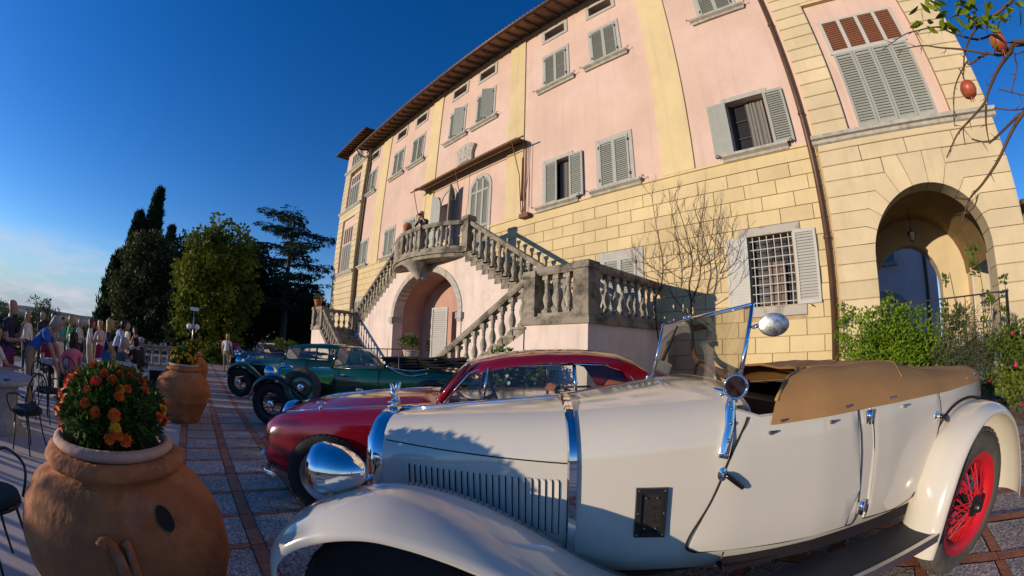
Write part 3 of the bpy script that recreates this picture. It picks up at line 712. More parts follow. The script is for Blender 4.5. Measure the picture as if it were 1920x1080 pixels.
for i in range(26):
    x=X0+i*PX
    for j in range(6):
        y=Y0+j*PY
        for q in range(2):
            y0=y+.056+q*(PY-.112)/2; y1=y0+(PY-.112)/2; t=random.uniform(.003,.007)
            if j<4 and i<17: plate(x-.036,x+.036,y0+.003,y1-.003,t,'brick',BRICK)
            else:
                v=lambda xx,yy,z:(xx,yy,gz(xx,yy)+z); rest.add([v(x-.036,y0+.003,t),v(x+.036,y0+.003,t),v(x+.036,y1-.003,t),v(x-.036,y1-.003,t)],[(0,1,2,3)])
O('brick_edging',rest,BRICK,pav,kind='stuff')
# far hills
HILL=M('wooded_hill',(.045,.06,.035),.95,col2=(.09,.10,.05),mix=(.4,.65),scale=.004)
def ridge(name,dist,a0,a1,z0,amp,seed,depth,base=-80):
    rnd=random.Random(seed); ph=[rnd.uniform(0,6) for _ in range(6)]; m=MB(); n=60; rows=[]
    for k,(dd,hf) in enumerate(((0,0),(depth*.35,.7),(depth*.7,1),(depth*1.3,.6))):
        row=[]
        for i in range(n+1):
            a=R(a0+(a1-a0)*i/n); h=z0+amp*(sin(i*.13+ph[0])+.5*sin(i*.31+ph[1])+.25*sin(i*.77+ph[2])+.1*sin(i*1.9+ph[3]))
            z=base+(h-base)*hf; row.append(((dist+dd)*sin(a),(dist+dd)*cos(a),z))
        rows.append(row)
    m.loft(rows,closed=False); return tag(O(name,m,HILL,smooth=True),kind='structure')
ridge('hills',900,-150,-70,-14,7,4,500); ridge('distant_hills',3200,-150,-60,-12,22,9,1500,base=-200)
# ================================================================ vegetation
def leafmat(name,c1,c2,sc=1.2,rough=.55):
    m=M(name,c1,rough,col2=c2,mix=(.35,.68),scale=sc,spec=.12); t=m.node_tree; b=t.nodes['Principled BSDF']
    tr=N(t,'ShaderNodeBsdfTranslucent'); ms=N(t,'ShaderNodeMixShader'); ms.inputs[0].default_value=.22
    cr=[n for n in t.nodes if n.type=='VALTORGB'][0]; t.links.new(cr.outputs[0],tr.inputs[0]); o=[n for n in t.nodes if n.type=='OUTPUT_MATERIAL'][0]
    t.links.new(b.outputs[0],ms.inputs[1]); t.links.new(tr.outputs[0],ms.inputs[2]); t.links.new(ms.outputs[0],o.inputs[0]); return m
BARK=M('bark',(.085,.06,.042),.95,var=.35,scale=6,bump=.6,bscale=14)
LF_CYP=leafmat('cypress_foliage',(.012,.03,.012),(.03,.062,.02),.8)
LF_OAK=leafmat('holm_oak_foliage',(.03,.045,.014),(.10,.11,.04),.5)
LF_LIME=leafmat('lime_foliage',(.045,.08,.010),(.24,.26,.025),.45)
LF_CED=leafmat('cedar_foliage',(.018,.036,.022),(.045,.075,.04),.8)
LF_OLV=leafmat('olive_foliage',(.05,.065,.03),(.12,.14,.07),.8)
LF_DARK=leafmat('dark_foliage',(.014,.026,.010),(.042,.060,.02),.6)
LF_SHR=leafmat('shrub_foliage',(.05,.09,.015),(.12,.17,.03),2)
def rdir(r):
    while 1:
        v=Vector((r.uniform(-1,1),r.uniform(-1,1),r.uniform(-1,1)))
        if .05<v.length<1: return v.normalized()
def leaf(m,p,d,u,l,w):
    s=d.cross(u); 
    if s.length<1e-4: s=d.orthogonal()
    s.normalize(); s*=w/2
    m.add([p,p+d*l*.5+s,p+d*l,p+d*l*.5-s],[(0,1,2,3)])
def clump(m,r,c,rad,n,l,w,flat=1.0,up=.3):
    for _ in range(n):
        d=rdir(r); k=r.random()**.45; p=Vector((c[0]+d.x*rad*k,c[1]+d.y*rad*k,c[2]+d.z*rad*k*flat))
        dd=(d*.7+rdir(r)*.8+Vector((0,0,up))).normalized(); leaf(m,p,dd,rdir(r),l*r.uniform(.6,1.3),w*r.uniform(.7,1.3))
def crown(m,r,c,rx,ry,rz,nc,nl,l,w,crad=(.18,.3),shape=None,flat=.8):
    for _ in range(nc):
        for _t in range(30):
            d=rdir(r); k=r.random()**.4; q=(d.x*k,d.y*k,d.z*k)
            if shape is None or shape(q,r): break
        s=r.uniform(*crad)*min(rx,rz); clump(m,r,(c[0]+q[0]*rx,c[1]+q[1]*ry,c[2]+q[2]*rz),s,nl,l,w,flat)
def trunk(m,r,base,top,r0,r1,n=7,wob=.2,sides=8):
    b=Vector(base); t=Vector(top); pts=[];rs=[]
    for i in range(n+1):
        k=i/n; o=Vector((r.uniform(-wob,wob),r.uniform(-wob,wob),0))*(0 if i in (0,) else 1); pts.append(b.lerp(t,k)+o); rs.append(r0+(r1-r0)*k**.8)
    m.tube(pts,rs,sides); return pts
def tree(name,label,base,h,cz,rx,rz,mat,nc,nl,l,w,seed,tr=.3,shape=None,crad=(.18,.3),ry=None,limbs=7,cat='tree',group=None,flat=.8,lean=(0,0)):
    r=random.Random(seed); p=E(name,base,label,cat,group); bx,by,bz=base
    t=MB(); c=Vector((bx+lean[0],by+lean[1],bz+cz)); pts=trunk(t,r,(bx,by,bz-.3),(c.x,c.y,bz+cz+rz*.45),tr,tr*.25)
    for i in range(limbs):
        s=pts[r.randrange(2,len(pts)-1)]; a=r.uniform(0,6.28); e=s+Vector((cos(a)*rx*.75,sin(a)*rx*.75,rz*r.uniform(.15,.55))); mid=s.lerp(e,.5)+Vector((0,0,-.1*rx)); t.tube([s,mid,e],[tr*.4,tr*.25,tr*.07],6)
    O('trunk',t,BARK,p,smooth=True)
    m=MB(); crown(m,r,c,rx,ry or rx,rz,nc,nl,l,w,crad,shape,flat); O('crown',m,mat,p); return p
def at(az,d): return (d*sin(R(az)),d*cos(R(az)),gheight(d*sin(R(az)),d*cos(R(az))))
cyp_shape=lambda q,r: (q[0]**2+q[1]**2)<(max(.03,.42+.0*q[2])*(1-max(q[2],-.5))/1.3)**2*1.6
def cypress(label,az,d,h,w,seed):
    r=random.Random(seed); b=at(az,d); p=E('cypress_tree',b,label,'tree','cypress trees'); t=MB(); trunk(t,r,(b[0],b[1],b[2]-.3),(b[0],b[1],b[2]+h*.9),.3,.05,wob=.05); O('trunk',t,BARK,p)
    m=MB()
    for i in range(int(h*42)):
        k=r.random()**.8; z=h*(.05+.95*k); rad=w*(.28+.72*min(1,k/.2))*(1-max(0,(k-.25)/.75)**1.5)*r.uniform(.55,1.03); a=r.uniform(0,6.28)
        c=Vector((b[0]+cos(a)*rad,b[1]+sin(a)*rad,b[2]+z))
        for _ in range(16):
            d_=(Vector((cos(a)*.35,sin(a)*.35,1))+rdir(r)*.45).normalized(); leaf(m,c+rdir(r)*.42*Vector((1,1,1)).length/1.7,d_,rdir(r),.62*r.uniform(.6,1.3),.17)
    O('crown',m,LF_CYP,p); return p
cypress('tallest dark cypress rising above the dense evergreen',-98.3,50,17.0,1.75,1)
cypress('second cypress just shorter and beside the tallest one',-100.4,50,14.0,1.55,2)
cypress('drooping cypress at the outer edge of the grove beside the hills',-102.2,46,9.0,1.7,3)
cypress('small cypress tip showing behind the dense evergreen',-95.5,58,15.0,.9,4)
tree('evergreen_oak','broad dense dark evergreen tree below the cypresses',at(-98.0,42),11,5.2,3.3,5.3,LF_OAK,230,75,.36,.2,11,.4,ry=3.6,limbs=6,crad=(.2,.3))
tree('evergreen_oak','bushy dark evergreen between the cypresses and the sunlit lime',at(-93.6,47),12,7.2,3.3,4.9,LF_DARK,150,70,.36,.22,12,.35,crad=(.2,.32))
tree('lime_tree','leafy lime tree with its left side lit yellow green',at(-88.0,33),9.6,5.3,3.3,5.0,LF_LIME,260,62,.34,.24,13,.3,crad=(.17,.28))
tree('dark_tree','dark shaded tree standing behind the sunlit lime',at(-83.4,44),11,6.0,3.6,5.2,LF_DARK,200,70,.4,.26,14,.4)
tree('dark_tree','dark shaded tree below the cedar next to the villa corner',at(-77.5,46),7,4.0,4.4,4.2,LF_DARK,200,70,.4,.26,15,.4)
tree('dark_tree','low dark tree filling the gap behind the parked cars',at(-90.0,38),6,2.6,4.6,2.8,LF_DARK,170,70,.35,.24,16,.3)
tree('dark_tree','dark rounded tree close against the far tower',at(-72.8,58),7,3.4,4.4,4.0,LF_DARK,120,70,.4,.26,17,.3)
# cedar: tiers of flat sprays
def cedar(label,az,d,h,seed):
    r=random.Random(seed); b=at(az,d); p=E('cedar_tree',b,label,'tree'); t=MB(); pts=trunk(t,r,(b[0],b[1],b[2]-.3),(b[0],b[1],b[2]+h*.96),.45,.12,wob=.1); m=MB()
    for i in range(24):
        z=h*(.34+.65*i/23); L=(4.3 if i<16 else 4.3-(i-15)*.10)*r.uniform(.6,1.1); a=i*2.4+r.uniform(-.4,.4); s=Vector((b[0],b[1],b[2]+z)); e=s+Vector((cos(a)*L,sin(a)*L,r.uniform(-.2,.5)))
        t.tube([s,s.lerp(e,.5)+Vector((0,0,.25)),e],[.13,.09,.03],5)
        for k in range(9):
            q=s.lerp(e,.28+.8*k/9)+Vector((r.uniform(-.5,.5),r.uniform(-.5,.5),.22*sin(k)))
            for _ in range(58):
                o=rdir(r); leaf(m,q+Vector((o.x*.8,o.y*.8,o.z*.09)),(Vector((o.x,o.y,-.25))+rdir(r)*.4).normalized(),rdir(r),.4*r.uniform(.6,1.3),.11)
    O('trunk',t,BARK,p); O('crown',m,LF_CED,p)
cedar('spreading dark cedar with flat tiered branches beside the villa',-78.3,40,13.6,21)
# shrubs by the villa corner and on the slope
def shrub(label,base,rx,rz,mat,nc,nl,l,w,seed,name='shrub',stems=6,cat='shrub',group=None):
    r=random.Random(seed); p=E(name,base,label,cat,group); t=MB()
    for i in range(stems):
        a=r.uniform(0,6.28); t.tube([base,(base[0]+cos(a)*rx*.3,base[1]+sin(a)*rx*.3,base[2]+rz*.7),(base[0]+cos(a)*rx*.6,base[1]+sin(a)*rx*.6,base[2]+rz*1.4)],[.03,.02,.008],5)
    O('stem',t,BARK,p); m=MB(); crown(m,r,(base[0],base[1],base[2]+rz),rx,rx,rz,nc,nl,l,w,(.25,.4)); O('crown',m,mat,p); return p
shrub('feathery light green shrub by the foot of the far stair',at(-78.3,27),1.2,.85,LF_SHR,60,60,.25,.06,31)
shrub('light green shrub behind the green car roofs',at(-76.2,29),1.3,.75,LF_SHR,60,60,.22,.06,32)
shrub('low hedge end below the sunlit lime tree',at(-87.5,27),1.5,.6,LF_SHR,60,60,.2,.1,33)
for i,(az,d,h,rx,lb) in enumerate([(-111.6,27,2.9,1.3,'airy young tree with sparse crown above the standing guests'),(-116.5,24,2.0,1.6,'grey green olive bush behind the man in navy'),(-108.0,30,1.9,1.8,'rounded olive green bush behind the green shirt'),(-103.8,32,2.0,1.8,'olive green bush beside the drooping cypress'),(-119.0,40,2.9,2.5,'olive tree on the slope under the hill line'),(-113.2,36,2.2,2.0,'dull green bush low on the slope behind the blue shirt'),(-100.6,40,2.6,1.9,'dark green bush at the foot of the drooping cypress')]):
    b=at(az,d); b=(b[0],b[1],gz(max(b[0],-60),max(b[1],-9))-.5)
    if i==0: tree('young_tree',lb,b,h,2.1,1.25,1.15,LF_OLV,46,34,.2,.07,40,.06,crad=(.2,.35),limbs=8)
    else: shrub(lb,b,rx,h/2,LF_OLV,90,60,.24,.09,40+i,name='olive_bush')
# ================================================================ cars
CHROME=M('chrome',(.82,.83,.85),.035,metal=1,var=0)
ALU=M('brushed_aluminium',(.55,.54,.52),.3,metal=1,var=.1,scale=12)
WHITEP=M('ivory_car_paint',(.60,.555,.465),.28,var=.025,scale=2,coat=.9)
REDP=M('deep_red_car_paint',(.22,.003,.013),.3,var=.03,coat=1)
GREENP=M('racing_green_car_paint',(.004,.055,.024),.3,var=.05,coat=1)
TEALP=M('dark_teal_car_paint',(.005,.036,.024),.3,var=.05,coat=.6)
NAVYP=M('midnight_blue_car_paint',(.005,.006,.012),.35,var=.05,coat=.4)
BLACKP=M('black_car_paint',(.004,.004,.005),.25,var=0,coat=1)
MAROONP=M('maroon_car_paint',(.14,.006,.018),.3,var=.03,coat=1)
PALEP=M('pale_green_car_paint',(.20,.25,.19),.4,var=.05,coat=.6)
def rough_var(m,lo,hi,scale):       # uneven polish
    t=m.node_tree; b=t.nodes['Principled BSDF']; co=N(t,'ShaderNodeTexCoord'); n=N(t,'ShaderNodeTexNoise'); n.inputs['Scale'].default_value=scale; n.inputs['Detail'].default_value=7; t.links.new(co.outputs['Object'],n.inputs[0])
    r=N(t,'ShaderNodeMapRange'); t.links.new(n.outputs[0],r.inputs[0]); r.inputs[1].default_value=.35; r.inputs[2].default_value=.7; r.inputs[3].default_value=lo; r.inputs[4].default_value=hi; t.links.new(r.outputs[0],b.inputs['Roughness']); t.links.new(r.outputs[0],b.inputs['Coat Roughness'])
    n3=N(t,'ShaderNodeTexNoise'); n3.inputs['Scale'].default_value=6; n3.inputs['Detail'].default_value=2; t.links.new(co.outputs['Object'],n3.inputs[0]); bm=N(t,'ShaderNodeBump'); bm.inputs['Strength'].default_value=.05; bm.inputs['Distance'].default_value=.02; t.links.new(n3.outputs[0],bm.inputs['Height']); t.links.new(bm.outputs[0],b.inputs['Normal']); t.links.new(bm.outputs[0],b.inputs['Coat Normal'])
for m_ in (WHITEP,REDP,GREENP,TEALP): rough_var(m_,.05,.22,3.5)
# def dusty_low
RUBBER=M('tyre_rubber',(.022,.021,.020),.85,var=.25,scale=14,bump=.3)
DUSTY=M('dusty_tyre_rubber',(.085,.075,.062),.9,var=.25,scale=10,bump=.4)
TAN=M('tan_canvas',(.37,.195,.068),.9,var=.10,scale=5,bump=.06,bscale=600)
BLKC=M('black_canvas',(.018,.017,.017),.85,var=.2,scale=8,bump=.3)
BLK=M('black_rubber_mat',(.03,.03,.031),.6,var=.2,scale=20,bump=.2)
TANL=M('tan_leather',(.33,.105,.03),.5,var=.2,scale=10,bump=.2)
BROWNL=M('brown_leather',(.16,.06,.025),.5,var=.2,scale=10)
INTD=M('dark_interior',(.012,.008,.009),.8,var=.2)
REDS=M('red_spoke_enamel',(.52,.012,.02),.35,var=.1,scale=9)
BLKS=M('black_spoke_enamel',(.015,.017,.016),.35,var=.1)
GAP=M('panel_gap',(.012,.011,.010),.9,var=0)
REDLAMP=M('red_lens',(.6,.01,.01),.2,var=0)
LENS=M('lamp_glass',(.75,.78,.8),.05,var=0,metal=.3)
def glassmat(name,tint,refl):
    m=bpy.data.materials.new(name); m.use_nodes=True; t=m.node_tree; t.nodes.clear()
    tr=N(t,'ShaderNodeBsdfTransparent'); tr.inputs[0].default_value=(*tint,1); gl=N(t,'ShaderNodeBsdfGlossy'); gl.inputs['Roughness'].default_value=.02
    fr=N(t,'ShaderNodeFresnel'); fr.inputs[0].default_value=1.5; ad=N(t,'ShaderNodeMath',operation='ADD'); t.links.new(fr.outputs[0],ad.inputs[0]); ad.inputs[1].default_value=refl
    mx=N(t,'ShaderNodeMixShader'); t.links.new(ad.outputs[0],mx.inputs[0]); t.links.new(tr.outputs[0],mx.inputs[1]); t.links.new(gl.outputs[0],mx.inputs[2]); o=N(t,'ShaderNodeOutputMaterial'); t.links.new(mx.outputs[0],o.inputs[0]); return m
GLASS=glassmat('car_glass',(.86,.9,.88),.03)
GLASS2=glassmat('dusty_windscreen_glass',(.72,.70,.64),.07)
def carmat(ox,oy,a):
    a=R(a); n=Vector((-GX,-GY,1)).normalized(); f=Vector((-cos(a),-sin(a),0)); f-=n*f.dot(n); f.normalize(); l=n.cross(f)
    return Matrix(((f.x,l.x,n.x,ox),(f.y,l.y,n.y,oy),(f.z,l.z,n.z,gz(ox,oy)),(0,0,0,1)))
def L(name,mb,mat,p,smooth=False): return O(name,mb,mat,p,smooth,local=True)
def SE(name,p,loc=(0,0,0)):
    o=E(name,loc); o.parent=p; return o
def interp(tab,x):
    tab=sorted(tab); 
    if x<=tab[0][0]: return tab[0][1]
    for (a,b),(c,d) in zip(tab[:-1],tab[1:]):
        if x<=c:
            k=(x-a)/(c-a); return b+(d-b)*k
    return tab[-1][1]
def smooth_pts(pts,n=4):                      # Catmull-Rom through points of any dimension
    out=[]; P=[tuple(p) for p in pts]; P=[P[0]]+P+[P[-1]]
    for i in range(1,len(P)-2):
        for k in range(n):
            t=k/n; out.append(tuple(.5*((2*b)+(-a+c)*t+(2*a-5*b+4*c-d)*t*t+(-a+3*b-3*c+d)*t**3) for a,b,c,d in zip(P[i-1],P[i],P[i+1],P[i+2])))
    out.append(P[-2]); return out
def torus_prof(Ro,Ri,w,n=24):
    # tyre cross-section (radius, axial) list
    return [(Ri,-w*.42),(Ri+.012,-w*.5),((Ro+Ri)/2,-w*.56),(Ro-.03,-w*.5),(Ro-.006,-w*.36),(Ro,0),(Ro-.006,w*.36),(Ro-.03,w*.5),((Ro+Ri)/2,w*.56),(Ri+.012,w*.5),(Ri,w*.42)]
def lathe_y(mb,prof,n=28,closed=False):
    # revolve (radius, y) about the Y axis
    rings=[]
    for i in range(n+1):
        a=2*PI*i/n; rings.append([(r*cos(a),y,r*sin(a)) for r,y in prof])
    mb.loft(rings,closed=closed,caps=False); return mb
WH={}
def wheel(p,s,t,z,ro,ri,w,spoke,tyre=RUBBER,side=1,nsp=48,rot=0,hubm=CHROME,disc=False,name='wheel'):
    key=(ro,ri,w,spoke.name,tyre.name,disc,nsp)
    q=SE(name,p,(s,t,z)); q.rotation_euler=(0,0,(0 if side>0 else PI)+rot)
    if key not in WH:
        m=MB(); lathe_y(m,torus_prof(ro,ri,w),36)
        # tread blocks
        for i in range(40):
            a=2*PI*i/40; c,sn=cos(a),sin(a)
            for y0,y1 in ((-w*.34,-w*.06),(w*.06,w*.34)):
                h=ro+.004; da=.05
                m.add([((ro-.004)*cos(a-da),y0,(ro-.004)*sin(a-da)),((ro-.004)*cos(a+da),y0,(ro-.004)*sin(a+da)),((ro-.004)*cos(a+da),y1,(ro-.004)*sin(a+da)),((ro-.004)*cos(a-da),y1,(ro-.004)*sin(a-da)),(h*cos(a-da),y0,h*sin(a-da)),(h*cos(a+da),y0,h*sin(a+da)),(h*cos(a+da),y1,h*sin(a+da)),(h*cos(a-da),y1,h*sin(a-da))],[(4,5,6,7),(0,1,5,4),(1,2,6,5),(2,3,7,6),(3,0,4,7)])
        ty=m.mesh('tyre',tyre,50)
        m=MB(); lathe_y(m,[(ri-.03,-w*.4),(ri+.008,-w*.46),(ri+.01,-w*.38),(ri-.035,-w*.2),(ri-.035,w*.2),(ri+.01,w*.38),(ri+.008,w*.46),(ri-.03,w*.4),(ri-.06,w*.15),(ri-.06,-w*.15),(ri-.03,-w*.4)],36); rm=m.mesh('rim',spoke,50)
        m=MB()
        if disc: lathe_y(m,[(.001,w*.5),(.05,w*.52),(.07,w*.3),(ri*.6,w*.34),(ri-.03,w*.2),(ri-.03,w*.1),(.05,w*.0)],28)
        else:
            for i in range(nsp):
                a=2*PI*i/nsp; b=a+(.55 if i%2 else -.55); rr=.055 if i%2 else .065; y0=w*.62 if i%3 else -w*.2
                m.tube([(rr*cos(b),y0,rr*sin(b)),((ri-.035)*cos(a),w*(.05 if i%2 else -.1),(ri-.035)*sin(a))],.0048,4)
        sp=m.mesh('spokes',spoke,40)
        m=MB(); lathe_y(m,[(.0,w*1.0),(.028,w*1.0),(.034,w*.9),(.036,w*.72),(.06,w*.68),(.068,w*.45),(.06,-w*.3),(.0,-w*.3)],16)
        if not disc: m.box(-.085,.085,w*.72,w*.8,-.014,.014)
        hb=m.mesh('hub',hubm,40); WH[key]=(ty,rm,sp,hb)
    for nm,me in zip(('tyre','rim','disc' if disc else 'spokes','hub'),WH[key]): 
        o=inst(nm,me,q,(0,0,0),local=True)
        if nm=='spokes': o['kind']='stuff'
    return q
def fender(p,crown,ti,to,lip_drop,mat,side=1,bulge=.03,thick=.012,name='front_wing',inner_drop=.05,end_w=None):
    # swept mudguard: crown line (s,z); section rolls from inner edge ti over the crown to the outer lip to
    C=smooth_pts(crown,4); rings=[]
    n=len(C)
    for i,(s,z) in enumerate(C):
        a=C[max(i-1,0)]; b=C[min(i+1,n-1)]; tx,tz=b[0]-a[0],b[1]-a[1]; ln=math.hypot(tx,tz) or 1; nx_,nz_=(-tz/ln,tx/ln)
        if nz_<0 or (abs(nz_)<1e-3 and False): nx_,nz_=-nx_,-nz_
        if callable(lip_drop): ld=lip_drop(i/(n-1))
        else: ld=lip_drop
        prof=[]
        for k,(u,dr) in enumerate(((0,inner_drop),(.12,.02),(.32,.003),(.5,0),(.68,.008),(.84,ld*.32),(.95,ld*.68),(1,ld))):
            t=ti+(to-ti)*u; prof.append((s-nx_*dr,side*t,z-nz_*dr))
        inn=[(q[0]-nx_*thick,q[1]-side*(.004 if j>5 else 0),q[2]-nz_*thick) for j,q in enumerate(prof)][::-1]
        rings.append(prof+inn)
    m=MB(); m.loft(rings); 
    if side<0: m.f=[f[::-1] for f in m.f]
    return L(name,m,mat,p,60)
def bowl_lamp(p,s,t,z,r,ln,lensmat=LENS,name='headlamp',aim=0,mat=None):
    q=SE(name,p,(s,t,z)); q.rotation_euler=(0,0,aim)
    pr=[(r*.96,.012),(r*1.0,.0),(r*1.03,-.012),(r*1.0,-.03),(r*.985,-.04),(r*.97,-ln*.3),(r*.87,-ln*.52),(r*.66,-ln*.74),(r*.40,-ln*.90),(r*.2,-ln*.97),(.0,-ln)]
    m=MB(); n=28; rings=[[(x,rr*cos(2*PI*i/n),rr*sin(2*PI*i/n)) for rr,x in pr] for i in range(n+1)]; m.loft(rings,closed=False); L('lamp_bowl',m,mat or CHROME,q,60)
    m=MB(); pr2=[(r*.96,.010),(r*.7,.03),(r*.35,.042),(.0,.045)]; rings=[[(x,rr*cos(2*PI*i/n),rr*sin(2*PI*i/n)) for rr,x in pr2] for i in range(n+1)]; m.loft(rings,closed=False); L('lens',m,lensmat,q,True)
    return q
def sec_loft(st,half,caps=True):
    # st: list of stations; half(station)-> list of (y,z) from bottom centre to top centre; mirrored to a closed ring
    m=MB(); rings=[]
    for q in st:
        h=half(q); rings.append([(q,y,z) for y,z in h]+[(q,-y,z) for y,z in h[::-1][1:-1]])
    m.loft(rings,caps=caps); return m
def mascot(p,s,z,h=.13,kind='bird'):
    q=SE('radiator_mascot',p,(s,0,z)); q.scale=(.78,.78,.72)
    m=MB(); m.lathe([(.0,0),(.045,0),(.05,.008),(.045,.016),(.02,.02),(.018,.03),(.04,.036),(.042,.044),(.02,.05),(.0,.052)],16); L('filler_cap',m,CHROME,q,40)
    m=MB()
    if kind=='bird':
        m.loft([[(x+rx*cos(2*PI*k/10),ry*sin(2*PI*k/10),zz) for k in range(10)] for x,zz,rx,ry in ((0,.05,.022,.02),(-.006,.07,.02,.022),(-.004,.095,.024,.03),(.004,.12,.02,.024),(.010,.14,.012,.013),(.012,.152,.014,.014),(.016,.165,.010,.010),(.02,.172,.003,.003))])
        for sd in (-1,1): m.tube([(.0,sd*.012,.10),(-.02,sd*.03,.13),(-.03,sd*.035,.17),(-.028,sd*.03,.185)],[.010,.014,.008,.002],6,flat=.4)
        m.tube([(-.01,0,.09),(-.03,0,.065),(-.036,0,.05)],[.012,.012,.006],6,flat=1.6)
    else: m.tube([(.03,0,.06),(.0,0,.08),(-.04,0,.085),(-.08,0,.075)],[.004,.014,.016,.004],7,flat=.6)
    L('figure',m,CHROME,q,True); return q
def radiator(p,s0,s1,w,zb,zt,core=INTD,slats=True,mat=CHROME):
    def ring(s,k,dz=0):
        return [(s,-w*k,zb),(s,-w*k,zb+(zt-zb)*.35),(s,-w*k*.98,zb+(zt-zb)*.65),(s,-w*k*.9,zb+(zt-zb)*.83),(s,-w*k*.62,zb+(zt-zb)*.95+dz),(s,-w*k*.3,zt+dz),(s,0,zt+.008+dz),(s,w*k*.3,zt+dz),(s,w*k*.62,zb+(zt-zb)*.95+dz),(s,w*k*.9,zb+(zt-zb)*.83),(s,w*k*.98,zb+(zt-zb)*.65),(s,w*k,zb+(zt-zb)*.35),(s,w*k,zb)]
    m=MB(); rs=[ring(s0,1.0),ring((s0+s1)/2,1.05,.006),ring(s1-.015,1.03,.003),ring(s1,.96,-.012)]
    inner=[(s1-.004,y*.84,zb+.03+(z-zb)*.86) for (s,y,z) in ring(s1,.96,-.012)]; inner2=[(s1-.05,y,z) for (s,y,z) in inner]
    m.loft(rs+[inner,inner2],closed=False); q=L('radiator_shell',m,mat,p,45)
    c=MB(); c.add([(s1-.045,y,z) for (s,y,z) in inner],[tuple(range(13))]); L('core',c,core,q)
    if slats:
        for i in range(11):
            y=-w*.72+w*1.44*i/10; k=MB(); zz=zb+.04+(zt-zb)*(.9-.25*(abs(y)/w)**3)-.03; k.box(s1-.03,s1-.008,y-.003,y+.003,zb+.04,zz); L('slat',k,mat,q)
    return q
# ---------------------------------------------------------------- ivory open tourer in the foreground
wc=E('open_touring_car',mat=carmat(.3765,3.058,44),label='ivory open vintage tourer with tan tonneau cover and red wire wheels',cat='car')
WTB=[(3.0,.285),(2.6,.365),(2.2,.455),(1.9,.53),(1.6,.60),(1.2,.655),(.8,.675),(.4,.67),(0,.645),(-.3,.575),(-.5,.46),(-.62,.30)]
ZTB=[(3.0,1.095),(2.6,1.145),(2.2,1.178),(1.9,1.215),(1.6,1.242),(1.5,1.235)]
def Wd(s,z):
    w=interp(WTB,s); 
    return w*(1-.55*max(0,(.66-z)/.2)**2*.35-.05*max(0,(z-.9)/.25)**2)
def bon_half(s,zb=.47):
    zt=interp(ZTB,s); rr=.21 if s<2.4 else .21+.03*(s-2.4); zs=zt-rr; tb=min(1,max(0,(1.95-s)/.35))
    wt=lambda z: Wd(s,min(z,.9))-tb*(interp(WTB,s)*.05*max(0,(z-.9)/.25)**2+.003)
    w=wt(zs); h=[(0,zb),(w*.8,zb)]
    for k in range(5):
        z=zb+.02+(zs-zb-.02)*k/4; h.append((wt(z),z))
    for k in range(1,9):
        a=PI/2*k/8; h.append((w*cos(a)**.62 if k<8 else 0,zs+rr*sin(a)**.95))
    return h
st=[2.965,2.93,2.85,2.75,2.6,2.45,2.3,2.2]
L('bonnet',sec_loft(st,bon_half),WHITEP,wc,35)
st=[2.192,2.1,2.0,1.9,1.8,1.7,1.62,1.56,1.53]
L('scuttle',sec_loft(st,bon_half),WHITEP,wc,35)
# joint rods and panel gaps along the bonnet
for s0,s1 in ((2.95,2.2),):
    for sd in (1,-1):
        m=MB(); pts=[]
        for i in range(9):
            s=s0+(s1-s0)*i/8; z=1.005-.03*i/8; h=bon_half(s); y=max(interp([(zz,yy) for yy,zz in h[2:]],z),.1); pts.append((s,sd*(y+.001),z))
        m.tube(pts,.0028,4); L('bonnet_seam',m,GAP,wc)
m=MB(); hb=[(s,0,interp(ZTB,s)+.004) for s in (2.96,2.7,2.5,2.3,2.2)]; m.tube(hb,.007,6); L('bonnet_hinge',m,CHROME,wc,True)
# chrome strip over the bonnet where it meets the scuttle
m=MB(); h=bon_half(2.19); ring=[(y*1.004+.004*(1 if y>0 else 0),z+(.006 if y<.3 else 0)) for y,z in h[2:]]; full=[(2.186,y,z) for y,z in ring]+[(2.186,-y,z) for y,z in ring[::-1][1:]]
rr=[]
for p_ in full:
    v=Vector((0,p_[1],p_[2]-.85)).normalized()
    rr.append([(2.206,p_[1],p_[2]),(2.2,p_[1]+v.y*.012,p_[2]+v.z*.012),(2.172,p_[1]+v.y*.012,p_[2]+v.z*.012),(2.166,p_[1],p_[2])])
m.loft(rr,closed=False); L('bonnet_strap',m,CHROME,wc,40)
m=MB(); m.tube([(p_[0],p_[1]*1.012,p_[2]+.007) for p_ in full],.004,4); L('strap_groove',m,GAP,wc)
# louvres
for sd in (1,-1):
    for i in range(25):
        s=2.845-.6*i/24; zt=.925-.012*i/24; zb=.80-.12*i/24; y=sd*(Wd(s,.8)+.0005); m=MB(); o=sd*.009
        m.add([(s-.009,y,zb),(s+.006,y,zb),(s-.009,y+o,zb+.012),(s-.009,y,zt),(s+.006,y,zt),(s-.009,y+o,zt-.012)],[(0,1,2),(3,5,4),(1,4,5,2),(0,2,5,3)]); L('louvre',m,WHITEP,wc)
        g_=MB(); g_.box(s-.0135,s-.0085,y-.001 if sd>0 else y-.004,y+.004 if sd>0 else y+.001,zb+.004,zt-.004); L('louvre_slot',g_,GAP,wc)
